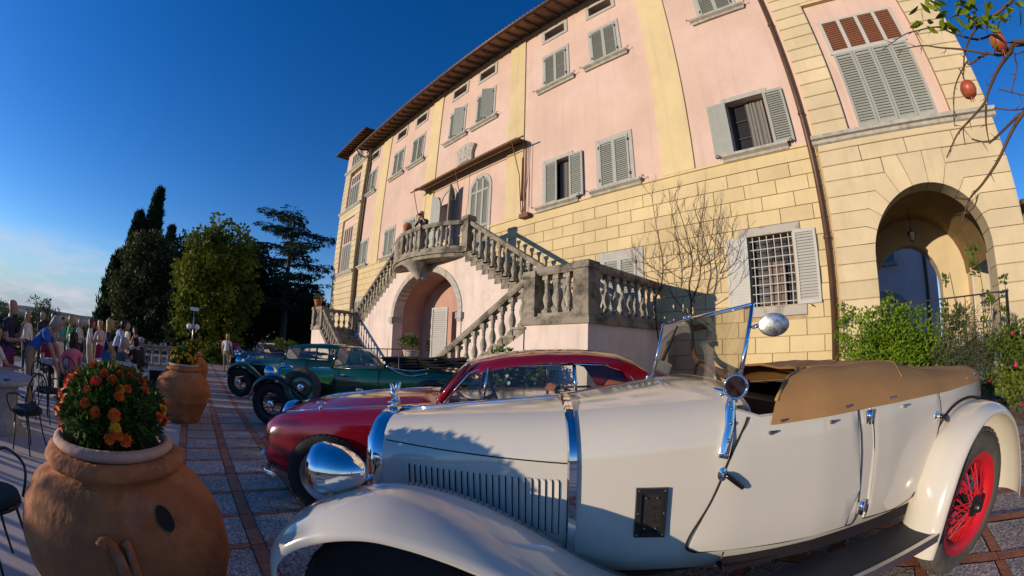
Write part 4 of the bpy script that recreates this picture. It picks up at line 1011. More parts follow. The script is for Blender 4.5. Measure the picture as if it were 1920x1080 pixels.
# tub (outer skin, inner skin, floor)
BELT=[(1.62,1.165),(1.56,1.135),(1.5,1.118),(1.35,1.12),(1.0,1.122),(.65,1.112),(.3,1.095),(0,1.09),(-.2,1.085),(-.35,1.06),(-.5,1.0),(-.62,.90)]
sts=[1.60,1.5,1.35,1.2,1.0,.8,.6,.4,.2,0,-.15,-.3,-.42,-.52,-.6,-.64]
for sd in (1,-1):
    rings=[]; inn=[]
    for s in sts:
        b=interp(BELT,s); zb=.47 if s>.0 else .47+.12*min(1,(-s)/.6)
        zs=[zb+(b-zb)*k/7 for k in range(8)]; ring=[(s,sd*Wd(s,z),z) for z in zs]; ring.append((s,sd*(Wd(s,b)-.012),b+.008)); ring.append((s,sd*(Wd(s,b)-.03),b)); rings.append(ring)
    m=MB(); m.loft(rings,closed=False); 
    if sd<0: m.f=[f[::-1] for f in m.f]
    L('body_side',m,WHITEP,wc,40)
    m=MB(); m.loft([[(s,sd*(Wd(s,.8)-.035),z) for z in (.5,.8,interp(BELT,s)-.01)] for s in sts[:11]],closed=False); L('inner_trim',m,INTD,wc)
m=MB(); b=-.64; m.loft([[(b-.0,y,z) for y in (-.3,-.15,0,.15,.3)] for z in (.6,.75,.9)],closed=False); 
rear=[[(x,y,z) for y in (-.31,-.16,0,.16,.31)] for x,z in ((-.62,.55),(-.69,.62),(-.71,.75),(-.69,.88),(-.62,.93))]
m=MB(); m.loft(rear,closed=False); L('tail_panel',m,WHITEP,wc,True)
m=MB(); m.box(-.5,1.6,-.6,.6,.5,.52); L('floor',m,INTD,wc)
m=MB(); m.box(1.55,1.57,-.56,.56,.6,1.16); L('dashboard',m,WOODD,wc)
# seats seen in the gap, steering wheel
m=MB(); m.box(.95,1.1,-.52,.52,.62,1.08); L('seat_back',m,BROWNL,wc)
m=MB(); m.tube([(1.30+.05*cos(a),-.30+.19*sin(a),1.13+.17*cos(a)) for a in [2*PI*i/20 for i in range(21)]],.011,6); m.tube([(1.30,-.3,1.13),(1.55,-.3,.98)],.018,6); L('steering_wheel',m,BLKS,wc,True)
# doors: skins a few millimetres proud with dark shut lines
def door(poly,name,handle=None):
    # poly = list of (s,z); triangulated through a column grid
    smin=min(p_[0] for p_ in poly); smax=max(p_[0] for p_ in poly)
    def span(s):
        zs=[]; n=len(poly)
        for i in range(n):
            (a,b),(c,d)=poly[i],poly[(i+1)%n]
            if (a-s)*(c-s)<=0 and a!=c: zs.append(b+(d-b)*(s-a)/(c-a))
        return min(zs),max(zs)
    rings=[]; ns=18
    for i in range(ns+1):
        s=smin+1e-4+(smax-smin-2e-4)*i/ns; z0,z1=span(s); rings.append([(s,Wd(s,z0)-.004,z0)]+[(s,Wd(s,z0+(z1-z0)*k/7)+.006,z0+(z1-z0)*k/7) for k in range(8)]+[(s,Wd(s,z1)-.004,z1)])
    m=MB(); m.loft(rings,closed=False); f0=[r[1:-1] for r in (rings[0],rings[-1])]
    dd=L(name,m,WHITEP,wc,40)
    return dd
fd=door([(1.56,1.112),(1.62,.99),(1.68,.82),(1.745,.68),(1.75,.63),(1.72,.605),(1.36,.592),(1.0,.585),(.99,.75),(1.02,1.10),(1.3,1.115)],'front_door')
rd=door([(.955,1.105),(.93,.9),(.925,.64),(.93,.60),(.68,.575),(.56,.60),(.46,.75),(.38,.95),(.40,1.07)],'rear_door')
def gapline(pts,p,r=.0035,nm='shut_line'):
    m=MB(); m.tube([(s,Wd(s,z)+.0035,z) for s,z in pts],r,4); L(nm,m,GAP,p)
gapline(smooth_pts([(1.555,1.125),(1.565,1.10),(1.625,.99),(1.685,.82),(1.752,.68),(1.758,.625),(1.72,.60)]),fd,.005)
gapline([(1.72,.60),(1.36,.587),(1.0,.580)],fd,.0025); gapline(smooth_pts([(1.028,1.108),(.998,.85),(.984,.62),(.995,.575)]),fd,.003)
gapline(smooth_pts([(.948,1.108),(.922,.9),(.917,.66),(.92,.595)]),rd,.003); gapline([(.92,.592),(.68,.568),(.555,.594)],rd,.003); gapline(smooth_pts([(.555,.594),(.452,.75),(.372,.95),(.392,1.075)]),rd,.002)
def handle(p,s,z,drop):
    q=SE('door_handle',p,(s,Wd(s,z)+.005,z)); m=MB(); n=12; m.loft([[(r*cos(2*PI*k/n),y,r*1.35*sin(2*PI*k/n)) for k in range(n)] for r,y in ((.020,0),(.020,.005),(.009,.010),(.009,.028))]); L('escutcheon',m,CHROME,q,40)
    m=MB(); m.tube([(0,.024,.006),(-.012,.034,-.004),(-.045,.036,-.03*drop),(-.075,.034,-.056*drop)],[.009,.010,.011,.009],8); L('lever',m,M('dark_bronze_lever',(.07,.06,.045),.25,metal=.9,var=.2),q,True)
handle(fd,1.655,.925,1); handle(rd,.425,.965,.6)
for z in (1.055,.665):
    q=SE('door_hinge',wc,(.972,Wd(.97,z)+.008,z)); m=MB()
    m.tube([(0,.012,-.03),(0,.012,.03)],.010,8); L('knuckle',m,CHROME,q,True)
    for dx in (.018,-.03):
        m=MB(); m.box(min(0,dx),max(0,dx),-.004,.008,-.026,.026); L('hinge_leaf',m,CHROME,q)
for s,z in ((1.47,1.06),(1.19,1.065),(.72,1.06),(1.42,1.098),(1.1,1.112),(.82,1.108)):   # hood fasteners
    m=MB(); y=Wd(s,z)+.006; m.tube([(s,y,z),(s,y+.012,z)],.008,6); m.tube([(s,y+.01,z),(s-.03,y+.012,z+.004)],[.006,.004],5); L('fastener',m,ALU,wc)
# black scuttle ventilator
q=SE('scuttle_vent',wc,(1.905,0,.785)); y=.545
m=MB(); 
def vy(s,z): return Wd(1.905+s,.785+z)
def vplate(s0,s1,z0,z1,o0,o1): 
    m_=MB(); m_.add([(s,vy(s,z)+o,z) for o in (o0,o1) for s,z in ((s0,z0),(s1,z0),(s1,z1),(s0,z1))],[(3,2,1,0),(4,5,6,7),(0,1,5,4),(1,2,6,5),(2,3,7,6),(3,0,4,7)]); return m_
for a_ in ((-.055,.055,.078,.1),(-.055,.055,-.1,-.078),(-.055,-.036,-.078,.078),(.036,.055,-.078,.078)): L('vent_frame',vplate(*a_,.0,.014),BLKS,q)
L('vent_mesh',vplate(-.036,.036,-.078,.078,.002,.006),M('dark_gauze',(.03,.025,.022),.6,var=.6,scale=90,metal=.4),q)
for s_,z_ in ((-.046,.09),(.046,.09),(-.046,-.09),(.046,-.09),(-.046,0),(.046,0),(-.02,.062),(.02,.062),(-.02,-.062),(.02,-.062)):
    m=MB(); m.ball((s_,vy(s_,z_)+.013,z_),.0035,n=6,k=4); L('rivet',m,ALU,q)
# wings
for sd in (1,-1):
    fender(wc,[(3.265,.60),(3.245,.69),(3.175,.78),(3.07,.848),(2.94,.898),(2.81,.92),(2.69,.91),(2.57,.88),(2.45,.83),(2.29,.73),(2.13,.615),(1.98,.525),(1.86,.478),(1.75,.468)],.44,.875,lambda k:.085 if k<.6 else .085-.04*(k-.6)/.4,WHITEP,sd,inner_drop=.10)
    fender(wc,[(.60,.335),(.585,.45),(.56,.60),(.49,.78),(.38,.90),(.22,.975),(.04,.985),(-.14,.94),(-.30,.84),(-.43,.68),(-.53,.50),(-.60,.33)],.62,.885,.055,WHITEP,sd,name='rear_wing',inner_drop=.04)
    m=MB(); m.box(.55,1.9,min(sd*.62,sd*.86),max(sd*.62,sd*.86),.425,.455); L('running_board',m,BLK,wc)
    m=MB(); m.box(.545,1.92,min(sd*.855,sd*.88),max(sd*.855,sd*.88),.42,.462); L('running_board_trim',m,ALU,wc)
    if sd>0:
        m=MB(); m.box(.535,.55,.66,.88,.42,.462); L('running_board_trim',m,ALU,wc)
    wheel(wc,0,sd*.70,.405,.405,.285,.13,REDS,DUSTY,sd,hubm=BLKS); wheel(wc,2.86,sd*.57,.365,.365,.165,.16,REDS,RUBBER,sd,rot=.0,hubm=BLKS)
    m=MB(); pts=smooth_pts([(.56,.60),(.49,.785),(.37,.915),(.22,.985),(.04,.995),(-.12,.96)]); m.tube([(s,sd*.665,z) for s,z in pts],.008,5); L('wing_piping',m,GAP,wc,True)
    bowl_lamp(wc,3.10,sd*.585,.95,.097,.19)
    m=MB(); m.tube([(3.03,sd*.585,.84),(3.03,sd*.585,.875)],[.03,.018],8); L('lamp_stem',m,BLKS,wc,True)
m=MB(); m.tube([(3.03,-.55,.86),(3.03,-.3,.83),(3.03,.3,.83),(3.03,.55,.86)],.014,8); L('lamp_bar',m,CHROME,wc,True)
radiator(wc,2.96,3.045,.285,.56,1.10); mascot(wc,3.0,1.105)
m=MB(); m.tube([(.0,-.6,.38),(0,.6,.38)],.035,8); L('rear_axle',m,BLKS,wc); m=MB(); m.tube([(2.86,-.6,.36),(2.86,.6,.36)],.03,8); L('front_axle',m,BLKS,wc)
m=MB(); m.box(-.4,3.1,-.3,.3,.36,.47); L('chassis',m,BLKS,wc)
# windscreen
ws=SE('windscreen',wc,(0,0,0)); T0=(1.585,1.20); T1=(1.50,1.535)
def wsp(t,k): return (T0[0]+(T1[0]-T0[0])*k,t,T0[1]+(T1[1]-T0[1])*k)
for sd in (1,-1):
    m=MB(); m.tube([wsp(sd*.545,-.06),wsp(sd*.545,.5),wsp(sd*.545,1.0)],[.011,.009,.009],8); L('screen_post',m,CHROME,ws,True)
    m=MB(); m.tube(smooth_pts([(1.60,sd*.552,1.22),(1.615,sd*.56,1.17),(1.63,sd*.583,1.08),(1.655,sd*.597,.985)]),[.018]*4+[.022]*5+[.024]*4,8,flat=.45); L('stanchion',m,CHROME,ws,True)
    for k in range(4):
        m=MB(); a_=[(1.615,.572,1.16),(1.625,.588,1.11),(1.64,.60,1.05),(1.652,.606,1.0)][k]; m.ball((a_[0],sd*a_[1],a_[2]),.0075,n=8,k=5); L('screw',m,CHROME,ws,True)
m=MB(); m.tube([wsp(-.55,1),wsp(.55,1)],.009,8); L('screen_rail',m,CHROME,ws,True)
m=MB(); m.tube([wsp(-.53,.0),wsp(-.3,.05),wsp(.3,.05),wsp(.53,.0)],.010,6); L('screen_rail',m,CHROME,ws,True)
m=MB(); m.add([wsp(-.535,.03),wsp(.535,.03),wsp(.535,.98),wsp(-.535,.98)],[(0,1,2,3)]); L('pane',m,GLASS2,ws)
for t in (-.15,-.08):
    m=MB(); q_=wsp(t,1); m.ball((q_[0]+.012,q_[1],q_[2]+.008),.012,n=8,k=5); L('wing_nut',m,CHROME,ws,True)
m=MB(); m.box(1.47,1.50,-.12,.06,1.47,1.50); L('interior_mirror',m,INTD,ws)
m=MB(); m.tube([wsp(-.28,.92),wsp(-.42,.35)],[.006,.012],5); L('wiper',m,BLKS,ws)
# side mirror seen from behind
q=SE('wing_mirror',wc,(1.485,.665,1.452)); m=MB(); n=20
m.loft([[(r_*.058*cos(2*PI*k/n),y_,r_*.042*sin(2*PI*k/n)) for k in range(n)] for r_,y_ in ((.02,.012),(.6,.012),(.93,.008),(1,.0),(1,-.006),(.9,-.012))]); m.xf(Matrix.Rotation(R(-38),4,'Z')); L('mirror_back',m,M('mottled_chrome',(.42,.43,.44),.28,metal=1,col2=(.2,.2,.21),mix=(.45,.6),scale=45),q,50)
m=MB(); m.tube([(.045,-.045,.0),(.03,-.10,.0),(.02,-.12,-.0)],.008,6); L('mirror_arm',m,CHROME,q,True)
# round mirror by the stanchion, red reflections put into its glass colour
q=SE('round_mirror',wc,(1.63,.625,1.245)); q.rotation_euler=(0,0,R(64)); n=24
m=MB(); m.tube([(0,.041*cos(2*PI*k/n),.041*sin(2*PI*k/n)) for k in range(n+1)],.006,6); L('mirror_rim',m,CHROME,q,True)
m=MB(); m.add([(.002,.04*cos(2*PI*k/n),.04*sin(2*PI*k/n)) for k in range(n)],[tuple(range(n))]); L('mirror_glass',m,M('mirror_red_reflection',(.45,.36,.36),.12,metal=1,col2=(.35,.08,.09),mix=(.45,.62),scale=26),q)
m=MB(); m.loft([[(x,r_*cos(2*PI*k/n),r_*sin(2*PI*k/n)) for k in range(n)] for x,r_ in ((-.002,.042),(-.018,.034),(-.026,.012))]); L('mirror_shell',m,CHROME,q,True)
m=MB(); m.tube([(-.02,0,0),(-.03,-.03,-.02),(-.01,-.055,-.03)],.006,6); L('mirror_arm',m,CHROME,q,True)
# scuttle edge beading
m=MB(); h=bon_half(1.53); cr=[(1.528,y,z+.004) for y,z in h[5:]]; m.tube(cr+[(1.528,-y,z+.004) for y,z in h[5:][::-1][1:]],.009,6); L('scuttle_beading',m,ALU,wc,True)
# tan tonneau cover
def ton(u,v):
    # u 0..1 from near (left) to far edge, v 0..1 front to back
    t=.665-1.33*u; fs=interp([(0,1.47),(.1,1.33),(.2,1.18),(.35,1.04),(.6,.98),(.85,.94),(1,.92)],u); s=fs+(-.66-fs)*v
    edge=min(u,1-u); w=Wd(s,1.05)+.012; tt=(1-2*u)*w
    b=interp(BELT,s)+.006
    dome=.86*interp([(0,.0),(.05,.085),(.12,.145),(.3,.16),(.5,.145)],edge)
    ridge=interp([(0,.95),(.06,1.0),(.2,1.0),(.38,.80),(.55,.45),(.75,.28),(.9,.25),(1,.15)],v)
    z=b+dome*ridge+(.010*abs(sin(v*9+u*7))**3+.012*abs(sin(v*5-u*6+1))**6-.008*abs(sin(v*13+u*3+2))**5)*min(1,edge*9)*min(1,v*9)
    if edge<.015: z=b-.035
    return (s,tt,z)
m=MB(); NU,NV=44,46; m.loft([[ton(min(1,u/NU),v/NV) for u in range(NU+1)] for v in range(NV+1)],closed=False); L('tonneau_cover',m,TAN,wc,True)
for u_ in (.24,.5,.76):
    m=MB(); m.tube([tuple(Vector(ton(u_,v/40))+Vector((0,0,.002))) for v in range(1,40)],.0035,5); L('tonneau_seam',m,TAN,wc,True)
m=MB(); m.tube([tuple(Vector(ton(u/40,.36))+Vector((0,0,.002))) for u in range(2,39)],.0035,5); L('tonneau_seam',m,TAN,wc,True)
m=MB(); m.tube([ton(u/30,0) for u in range(1,30)],.008,6); L('tonneau_hem',m,TAN,wc,True)
for s in (-.12,-.3,-.44):
    b=interp(BELT,s); m=MB(); m.ball((s,Wd(s,b)+.014,b+.01),.009,n=8,k=5); L('stud',m,CHROME,wc,True)
m=MB(); m.box(.985,1.0,-.50,-.36,1.10,1.165); L('red_reflector',m,REDLAMP,wc)
# ---------------------------------------------------------------- red coupe
rc=E('coupe_car',mat=carmat(-2.186,3.65,52),label='deep red two door coupe with tan leather seats behind the ivory tourer',cat='car')
FZ=[(3.31,.68),(3.24,.765),(3.06,.825),(2.7,.875),(2.28,.905),(1.9,.935),(1.5,.955),(1.0,.965),(.4,.96),(0,.94),(-.5,.88),(-1.0,.76),(-1.25,.6)]
FW=[(3.33,.62),(3.30,.70),(3.2,.75),(3.0,.785),(2.7,.80),(2.2,.80),(1.5,.80),(.8,.80),(0,.80),(-.6,.76),(-1.1,.66),(-1.3,.5)]
BT=[(3.31,.70),(3.24,.80),(3.05,.87),(2.8,.925),(2.4,.975),(2.0,1.01),(1.75,1.02),(1.5,.97),(0.8,.975),(0,.97),(-.5,.93),(-1.0,.80),(-1.28,.6)]
def red_half(s):
    w=interp(FW,s); fz=interp(FZ,s); bt=interp(BT,s); zb=.24 if s<3.1 else .24+.2*(s-3.1)
    return [(0,zb),(w*.8,zb),(w*.95,zb+.06),(w,.42),(w,.58),(w*.985,fz-.12),(w*.95,fz-.045),(w*.87,fz-.005),(w*.76,fz),(w*.66,fz+(bt-fz)*.2),(w*.55,fz+(bt-fz)*.72),(w*.35,bt-.004),(0,bt+.012)]
st=[3.33,3.31,3.26,3.18,3.05,2.9,2.7,2.5,2.3,2.1,1.9,1.75,1.5,1.2,.8,.4,0,-.4,-.8,-1.05,-1.2,-1.3]
L('body',sec_loft(st,red_half),REDP,rc,40)
def archpad(p,s,z,r,t0,mat,sd,name='wheel_arch'):
    m=MB(); n=18; rr=[]
    for i in range(n+1):
        a=PI*1.06*i/n-.03*PI; rr.append([(s+r*cos(a),sd*t0,z+r*sin(a)),(s+(r-.045)*cos(a),sd*(t0+.008),z+(r-.045)*sin(a)),(s+(r-.045)*cos(a),sd*(t0-.2),z+(r-.045)*sin(a))])
    m.loft(rr,closed=False); L(name,m,mat,p,40)
    m=MB(); m.add([(s+(r-.012)*cos(2*PI*i/28),sd*(t0+.004),z+(r-.012)*sin(2*PI*i/28)) for i in range(28) if z+(r-.012)*sin(2*PI*i/28)>.12],[tuple(range(sum(1 for i in range(28) if z+(r-.012)*sin(2*PI*i/28)>.12)))]); L('wheel_well',m,GAP,p)
for sd in (1,-1):
    archpad(rc,2.66,.30,.372,.803,REDP,sd); archpad(rc,0,.32,.39,.803,REDP,sd)
    wheel(rc,2.66,sd*.79,.345,.345,.225,.15,ALU,RUBBER,sd,disc=True); wheel(rc,0,sd*.76,.345,.345,.225,.15,ALU,RUBBER,sd,disc=True)
    # side lamp on the wing
    q=SE('wing_lamp',rc,(2.76,sd*.62,.868)); m=MB(); m.tube([(0,0,0),(0,0,.02),(-.004,0,.04)],[.018,.012,.008],8); L('lamp_foot',m,CHROME,q,True); m=MB(); m.tube([(-.05,0,.045),(-.02,0,.05),(.02,0,.052),(.032,0,.052)],[.004,.014,.018,.014],8); L('lamp_body',m,CHROME,q,True)
    m=MB(); pts=[(s,sd*interp(FW,s)*.77,interp(FZ,s)+.004) for s in (3.1,2.8,2.4,2.0,1.8)]; m.tube(pts,.005,5); L('wing_bead',m,CHROME,rc,True)
    # greenhouse pillars
    m=MB(); m.tube([(1.74,sd*.63,.97),(1.62,sd*.605,1.12),(1.48,sd*.565,1.265)],[.035,.03,.028],8,flat=.6); L('pillar',m,REDP,rc,True)
    m=MB(); m.tube([(1.70,sd*.635,.965),(1.50,sd*.60,1.20),(1.36,sd*.585,1.255),(.62,sd*.59,1.27)],.010,6); L('window_frame',m,CHROME,rc,True)
    m=MB(); m.tube([(1.385,sd*.64,.97),(1.345,sd*.60,1.25)],.012,6); L('quarterlight_bar',m,CHROME,rc,True)
    m=MB(); m.tube([(.62,sd*.655,.97),(.62,sd*.60,1.268)],.016,6); L('door_pillar',m,CHROME,rc,True)
    m=MB(); m.add([(1.66,sd*.637,.975),(.63,sd*.65,.975),(.63,sd*.598,1.265),(1.34,sd*.595,1.245)],[(0,1,2,3)]); L('side_glass',m,GLASS,rc)
    m=MB(); m.add([(.61,sd*.65,.975),(.0,sd*.655,.975),(.15,sd*.605,1.18),(.36,sd*.595,1.25),(.61,sd*.59,1.268)],[(0,1,2,3,4)]); L('quarter_glass',m,GLASS,rc)
    m=MB(); m.tube([(.61,sd*.60,1.27),(.36,sd*.604,1.254),(.15,sd*.62,1.18),(.0,sd*.665,.985)],.009,6); L('window_frame',m,CHROME,rc,True)
    m=MB(); m.prism([(.04,.965),(-.25,.945),(-.16,1.06),(-.03,1.18),(.14,1.265),(.36,1.272),(.19,1.19)],min(sd*.60,sd*.635),max(sd*.60,sd*.635)); L('rear_quarter',m,REDP,rc,40)
RH=[(1.50,1.285,.56),(1.40,1.325,.575),(1.2,1.365,.58),(.9,1.395,.585),(.5,1.395,.59),(.22,1.365,.59),(.06,1.305,.585),(-.06,1.225,.58),(-.15,1.12,.575),(-.22,1.02,.57),(-.27,.95,.56)]
m=MB(); rr=[]
for s,z,w in RH:
    ed=z-.085 if s>-.1 else z-.06
    if s<.7: ed=max(ed,.9)
    ring=[(s,w*1.05,ed-.03),(s,w*1.045,ed+.01),(s,w*.98,z-.045),(s,w*.8,z-.012),(s,w*.4,z+.004),(s,0,z+.008),(s,-w*.4,z+.004),(s,-w*.8,z-.012),(s,-w*.98,z-.045),(s,-w*1.045,ed+.01),(s,-w*1.05,ed-.03)]
    rr.append(ring)
m.loft(rr,closed=False); L('roof',m,REDP,rc,True)
m=MB(); m.loft([[(1.80-.12*abs(t)**2,t,.995-.03*abs(t)),(1.66-.12*abs(t)**2,t*.97,1.15),(1.515-.06*abs(t)**2,t*.93,1.29)] for t in (-.62,-.4,-.2,0,.2,.4,.62)],closed=False); L('windscreen',m,GLASS,rc,True)
m=MB(); m.tube([(1.80-.12*abs(t)**2,t,.998-.03*abs(t)) for t in (-.64,-.4,-.2,0,.2,.4,.64)],.009,6); L('windscreen_trim',m,CHROME,rc,True)
m=MB(); m.tube([(1.515-.06*abs(t)**2,t*.93,1.292) for t in (-.62,-.4,-.2,0,.2,.4,.62)],.009,6); L('windscreen_trim',m,CHROME,rc,True)
# stickers inside the near end of the screen
STK=M('white_sticker',(.7,.7,.7),.6,var=0); STR=M('red_sticker',(.5,.05,.05),.6,var=0)
def onscreen(t,k,o=.006): return (1.80-.12*t*t+( -.28+.06*t*t)*k-o,t*(1-.07*k),.995-.03*abs(t)+(.295+.03*abs(t))*k+.004)
m=MB(); c=[onscreen(.53+.035*cos(a),.30+.11*sin(a)) for a in [2*PI*i/14 for i in range(14)]]; m.add(c,[tuple(range(14))]); q=L('sticker',m,STK,rc); m=MB(); c=[onscreen(.53+.022*cos(a),.34+.05*sin(a),.009) for a in [2*PI*i/10 for i in range(10)]]; m.add(c,[tuple(range(10))]); L('sticker_emblem',m,STR,q)
for k0,k1,t0,t1,mm in ((.72,.92,.50,.58,STK),(.56,.64,.50,.56,STK),(.44,.47,.49,.56,STK)):
    m=MB(); m.add([onscreen(t0,k0),onscreen(t1,k0),onscreen(t1,k1),onscreen(t0,k1)],[(0,1,2,3)]); L('sticker',m,mm,rc)
# cabin
for t in (.33,-.33):
    q=SE('front_seat',rc,(.75,t,.55)); m=MB(); m.loft([[(x+.0,w*cc,z) for cc in (-1,-.8,-.3,.3,.8,1)] for x,z,w in ((.1,.1,.24),(.02,.25,.25),(-.08,.4,.245),(-.12,.47,.21),(-.16,.48,.19),(-.2,.40,.23),(-.16,.2,.24))],closed=False); L('backrest',m,TANL,q,True)
    m=MB(); m.box(0,.5,-.24,.24,.0,.12); L('cushion',m,TANL,q)
m=MB(); m.loft([[(x,y,z) for y in (-.56,-.3,-.02,.02,.3,.56)] for x,z in ((.05,.75),(-.05,1.0),(-.13,1.07),(-.2,1.06),(-.22,.95))],closed=False); L('rear_seat',m,TANL,rc,True)
m=MB(); m.tube([(1.28+.06*cos(a),.33+.2*sin(a),1.02+.15*cos(a)) for a in [2*PI*i/24 for i in range(25)]],.012,6); L('steering_wheel',m,BLKS,rc,True)
m=MB(); m.tube([(1.28,.33,1.0),(1.6,.33,.85)],.018,6); L('steering_column',m,BLKS,rc)
m=MB(); m.box(1.58,1.66,-.6,.6,.7,.99); L('dashboard',m,WOODD,rc)
m=MB(); m.box(-.6,1.6,-.62,.62,.40,.45); L('floor',m,INTD,rc)
for sd in (1,-1): m=MB(); m.box(.1,1.6,min(sd*.64,sd*.66),max(sd*.64,sd*.66),.5,.97); L('door_card',m,BROWNL,rc)
# front end: bumper with over-riders, grille, headlamps
m=MB(); bp_=smooth_pts([(3.16,.80),(3.28,.74),(3.37,.60),(3.42,.35),(3.44,0),(3.42,-.35),(3.37,-.60),(3.28,-.74),(3.16,-.80)],3)
m.loft([[(x*1+dx,y,z) for dx,z in ((0,.245),(.018,.265),(.02,.29),(.0,.305),(-.012,.29),(-.012,.26))] for x,y in bp_]); L('front_bumper',m,CHROME,rc,50)
for sd in (1,-1):
    m=MB(); m.loft([[(3.43+dx,sd*.42+dy,z) for dx,dy in ((-.02,-.022),(.03*k,-.018),(.045*k,0),(.03*k,.018),(-.02,.022))] for z,k in ((.20,.4),(.24,1),(.32,1.1),(.40,.8),(.43,.3))]); L('over_rider',m,CHROME,rc,40)
    bowl_lamp(rc,3.325,sd*.46,.60,.085,.06,mat=CHROME)
    m=MB(); m.ball((3.345,sd*.62,.42),.03,.03,.03,10,6); L('indicator',m,LENS,rc,True)
radiator(rc,3.24,3.35,.20,.36,.83)
m=MB(); m.tube([(3.2,0,.83),(2.8,0,.935),(2.4,0,.99),(1.85,0,1.03)],.008,6); L('bonnet_bead',m,CHROME,rc,True)
# ---------------------------------------------------------------- pre-war cars farther along the line
def prewar(name,label,ox,oy,a,paint,wing,kind,group=None,spare=False,rim=BLKS,bz=0.0,detail=True):
    c=E(name,mat=carmat(ox,oy,a),label=label,cat='car',group=group)
    WT_=[(2.95,.27),(2.5,.34),(2.0,.46),(1.7,.58),(1.2,.66),(.6,.68),(0,.66),(-.5,.58),(-.85,.42)]
    ZT_=[(2.95,.97),(2.5,.995),(2.0,1.02),(1.75,1.05)]
    def half(s):
        zt=interp(ZT_,s); w=interp(WT_,s); zb=.45; zs=zt-.17; h=[(0,zb),(w*.85,zb),(w,zb+.12),(w,(zb+zs)/2),(w,zs)]
        for k in range(1,7): a_=PI/2*k/6; h.append((w*cos(a_)**.6 if k<6 else 0,zs+.17*sin(a_)))
        return h
    L('bonnet',sec_loft([2.93,2.7,2.4,2.1,1.9,1.76],half),paint,c,35)
    BL=[(1.8,1.03),(1.0,1.05),(0,1.03),(-.5,.98),(-.9,.80)]
    def tub(s):
        w=interp(WT_,s); b=interp(BL,s); return [(0,.42),(w*.85,.42),(w,.55),(w*1.01,.8),(w,b-.03),(w*.96,b),(w*.8,b+.005),(0,b+.006)]
    L('body',sec_loft([1.76,1.5,1.2,.8,.4,0,-.4,-.65,-.85,-.95],tub),paint,c,40)
    radiator(c,2.93,3.0,.265,.5,.985); mascot(c,2.96,.985,kind='fish')
    for sd in (1,-1):
        fender(c,[(3.25,.55),(3.2,.72),(3.05,.84),(2.86,.895),(2.65,.86),(2.4,.72),(2.1,.52),(1.9,.40),(1.75,.38)],.48,.86,.07,wing,sd,inner_drop=.07)
        fender(c,[(.55,.38),(.48,.62),(.3,.84),(.05,.90),(-.25,.82),(-.45,.6),(-.58,.38)],.60,.84,.06,wing,sd,name='rear_wing')
        wheel(c,2.87,sd*.70,.37,.37,.25,.14,rim,RUBBER,sd,nsp=30); wheel(c,0,sd*.70,.37,.37,.25,.14,rim,RUBBER,sd,nsp=30)
        m=MB(); m.box(.5,1.85,min(sd*.6,sd*.84),max(sd*.6,sd*.84),.35,.38); L('running_board',m,BLK,c)
        bowl_lamp(c,3.06,sd*.46,.90,.11,.2)
        m=MB(); m.tube([(2.98,sd*.46,.70),(2.98,sd*.46,.80)],.018,6); L('lamp_stem',m,BLKS,c)
        m=MB(); pts=[(1.73,.6),(1.74,1.0)]; m.tube([(1.74,sd*.585,.5),(1.735,sd*.595,1.02)],.006,4); m.tube([(.97,sd*.678,.48),(.97,sd*.672,1.04)],.006,4) if False else None; L('shut_line',m,GAP,c)
        m=MB(); m.tube([(.97,sd*.677,.48),(.97,sd*.675,1.03)],.006,4); L('shut_line',m,GAP,c)
        m=MB(); m.tube([(1.66,sd*.63,.93),(1.60,sd*.66,.93),(1.52,sd*.665,.93)],.012,6); L('door_handle',m,CHROME,c)
        m=MB(); m.tube([(1.80,sd*.55,1.03),(1.0,sd*.675,1.058),(0,sd*.655,1.04),(-.5,sd*.57,.99)],.010,5); L('waist_bead',m,paint,c,True)
    m=MB(); m.tube([(3.3,-.66,.42),(3.36,-.3,.41),(3.36,.3,.41),(3.3,.66,.42)],.028,8); L('front_bumper',m,CHROME,c,True)
    m=MB(); m.tube([(3.1,-.44,.82),(3.1,.44,.82)],.014,6); L('badge_bar',m,CHROME,c)
    m=MB(); m.box(-.5,3.05,-.35,.35,.33,.46); L('chassis',m,BLKS,c)
    if spare: wheel(c,2.27,.76,.70,.33,.23,.14,paint,DUSTY,1,disc=True,name='spare_wheel')
    if kind=='saloon':
        rr=[]
        for s,z,w in ((1.50,1.36,.50),(1.40,1.405,.53),(1.1,1.445,.55),(.6,1.465,.56),(.1,1.46,.56),(-.3,1.41,.54),(-.55,1.32,.5),(-.75,1.15,.46),(-.88,.95,.42)):
            e=max(min(z-.07,1.36),.9); rr.append([(s,w*1.06,e-.02),(s,w*1.05,e+.02),(s,w*.95,z-.03),(s,w*.6,z),(s,0,z+.012),(s,-w*.6,z),(s,-w*.95,z-.03),(s,-w*1.05,e+.02),(s,-w*1.06,e-.02)])
        m=MB(); m.loft(rr,closed=False); L('roof',m,paint,c,True)
        for sd in (1,-1):
            for (s0,s1) in ((1.62,1.50),(.72,.70),(-.02,-.05)):
                m=MB(); m.tube([(s0,sd*(.60 if s0>1 else .645),1.03),(s1,sd*(.55 if s0>1 else .58),1.36)],.026,6,flat=.7); L('pillar',m,paint,c,True)
            m=MB(); m.add([(1.58,sd*.62,1.04),(.02,sd*.645,1.05),(0,sd*.585,1.36),(1.48,sd*.555,1.36)],[(0,1,2,3)]); L('side_glass',m,GLASS,c)
            m=MB(); m.prism([(-.05,1.03),(-.55,.99),(-.72,1.15),(-.5,1.33),(-.05,1.36)],min(sd*.57,sd*.61),max(sd*.57,sd*.61)); L('rear_quarter',m,paint,c)
        m=MB(); m.add([(1.63,-.57,1.04),(1.63,.57,1.04),(1.50,.50,1.36),(1.50,-.50,1.36)],[(0,1,2,3)]); L('windscreen',m,GLASS,c)
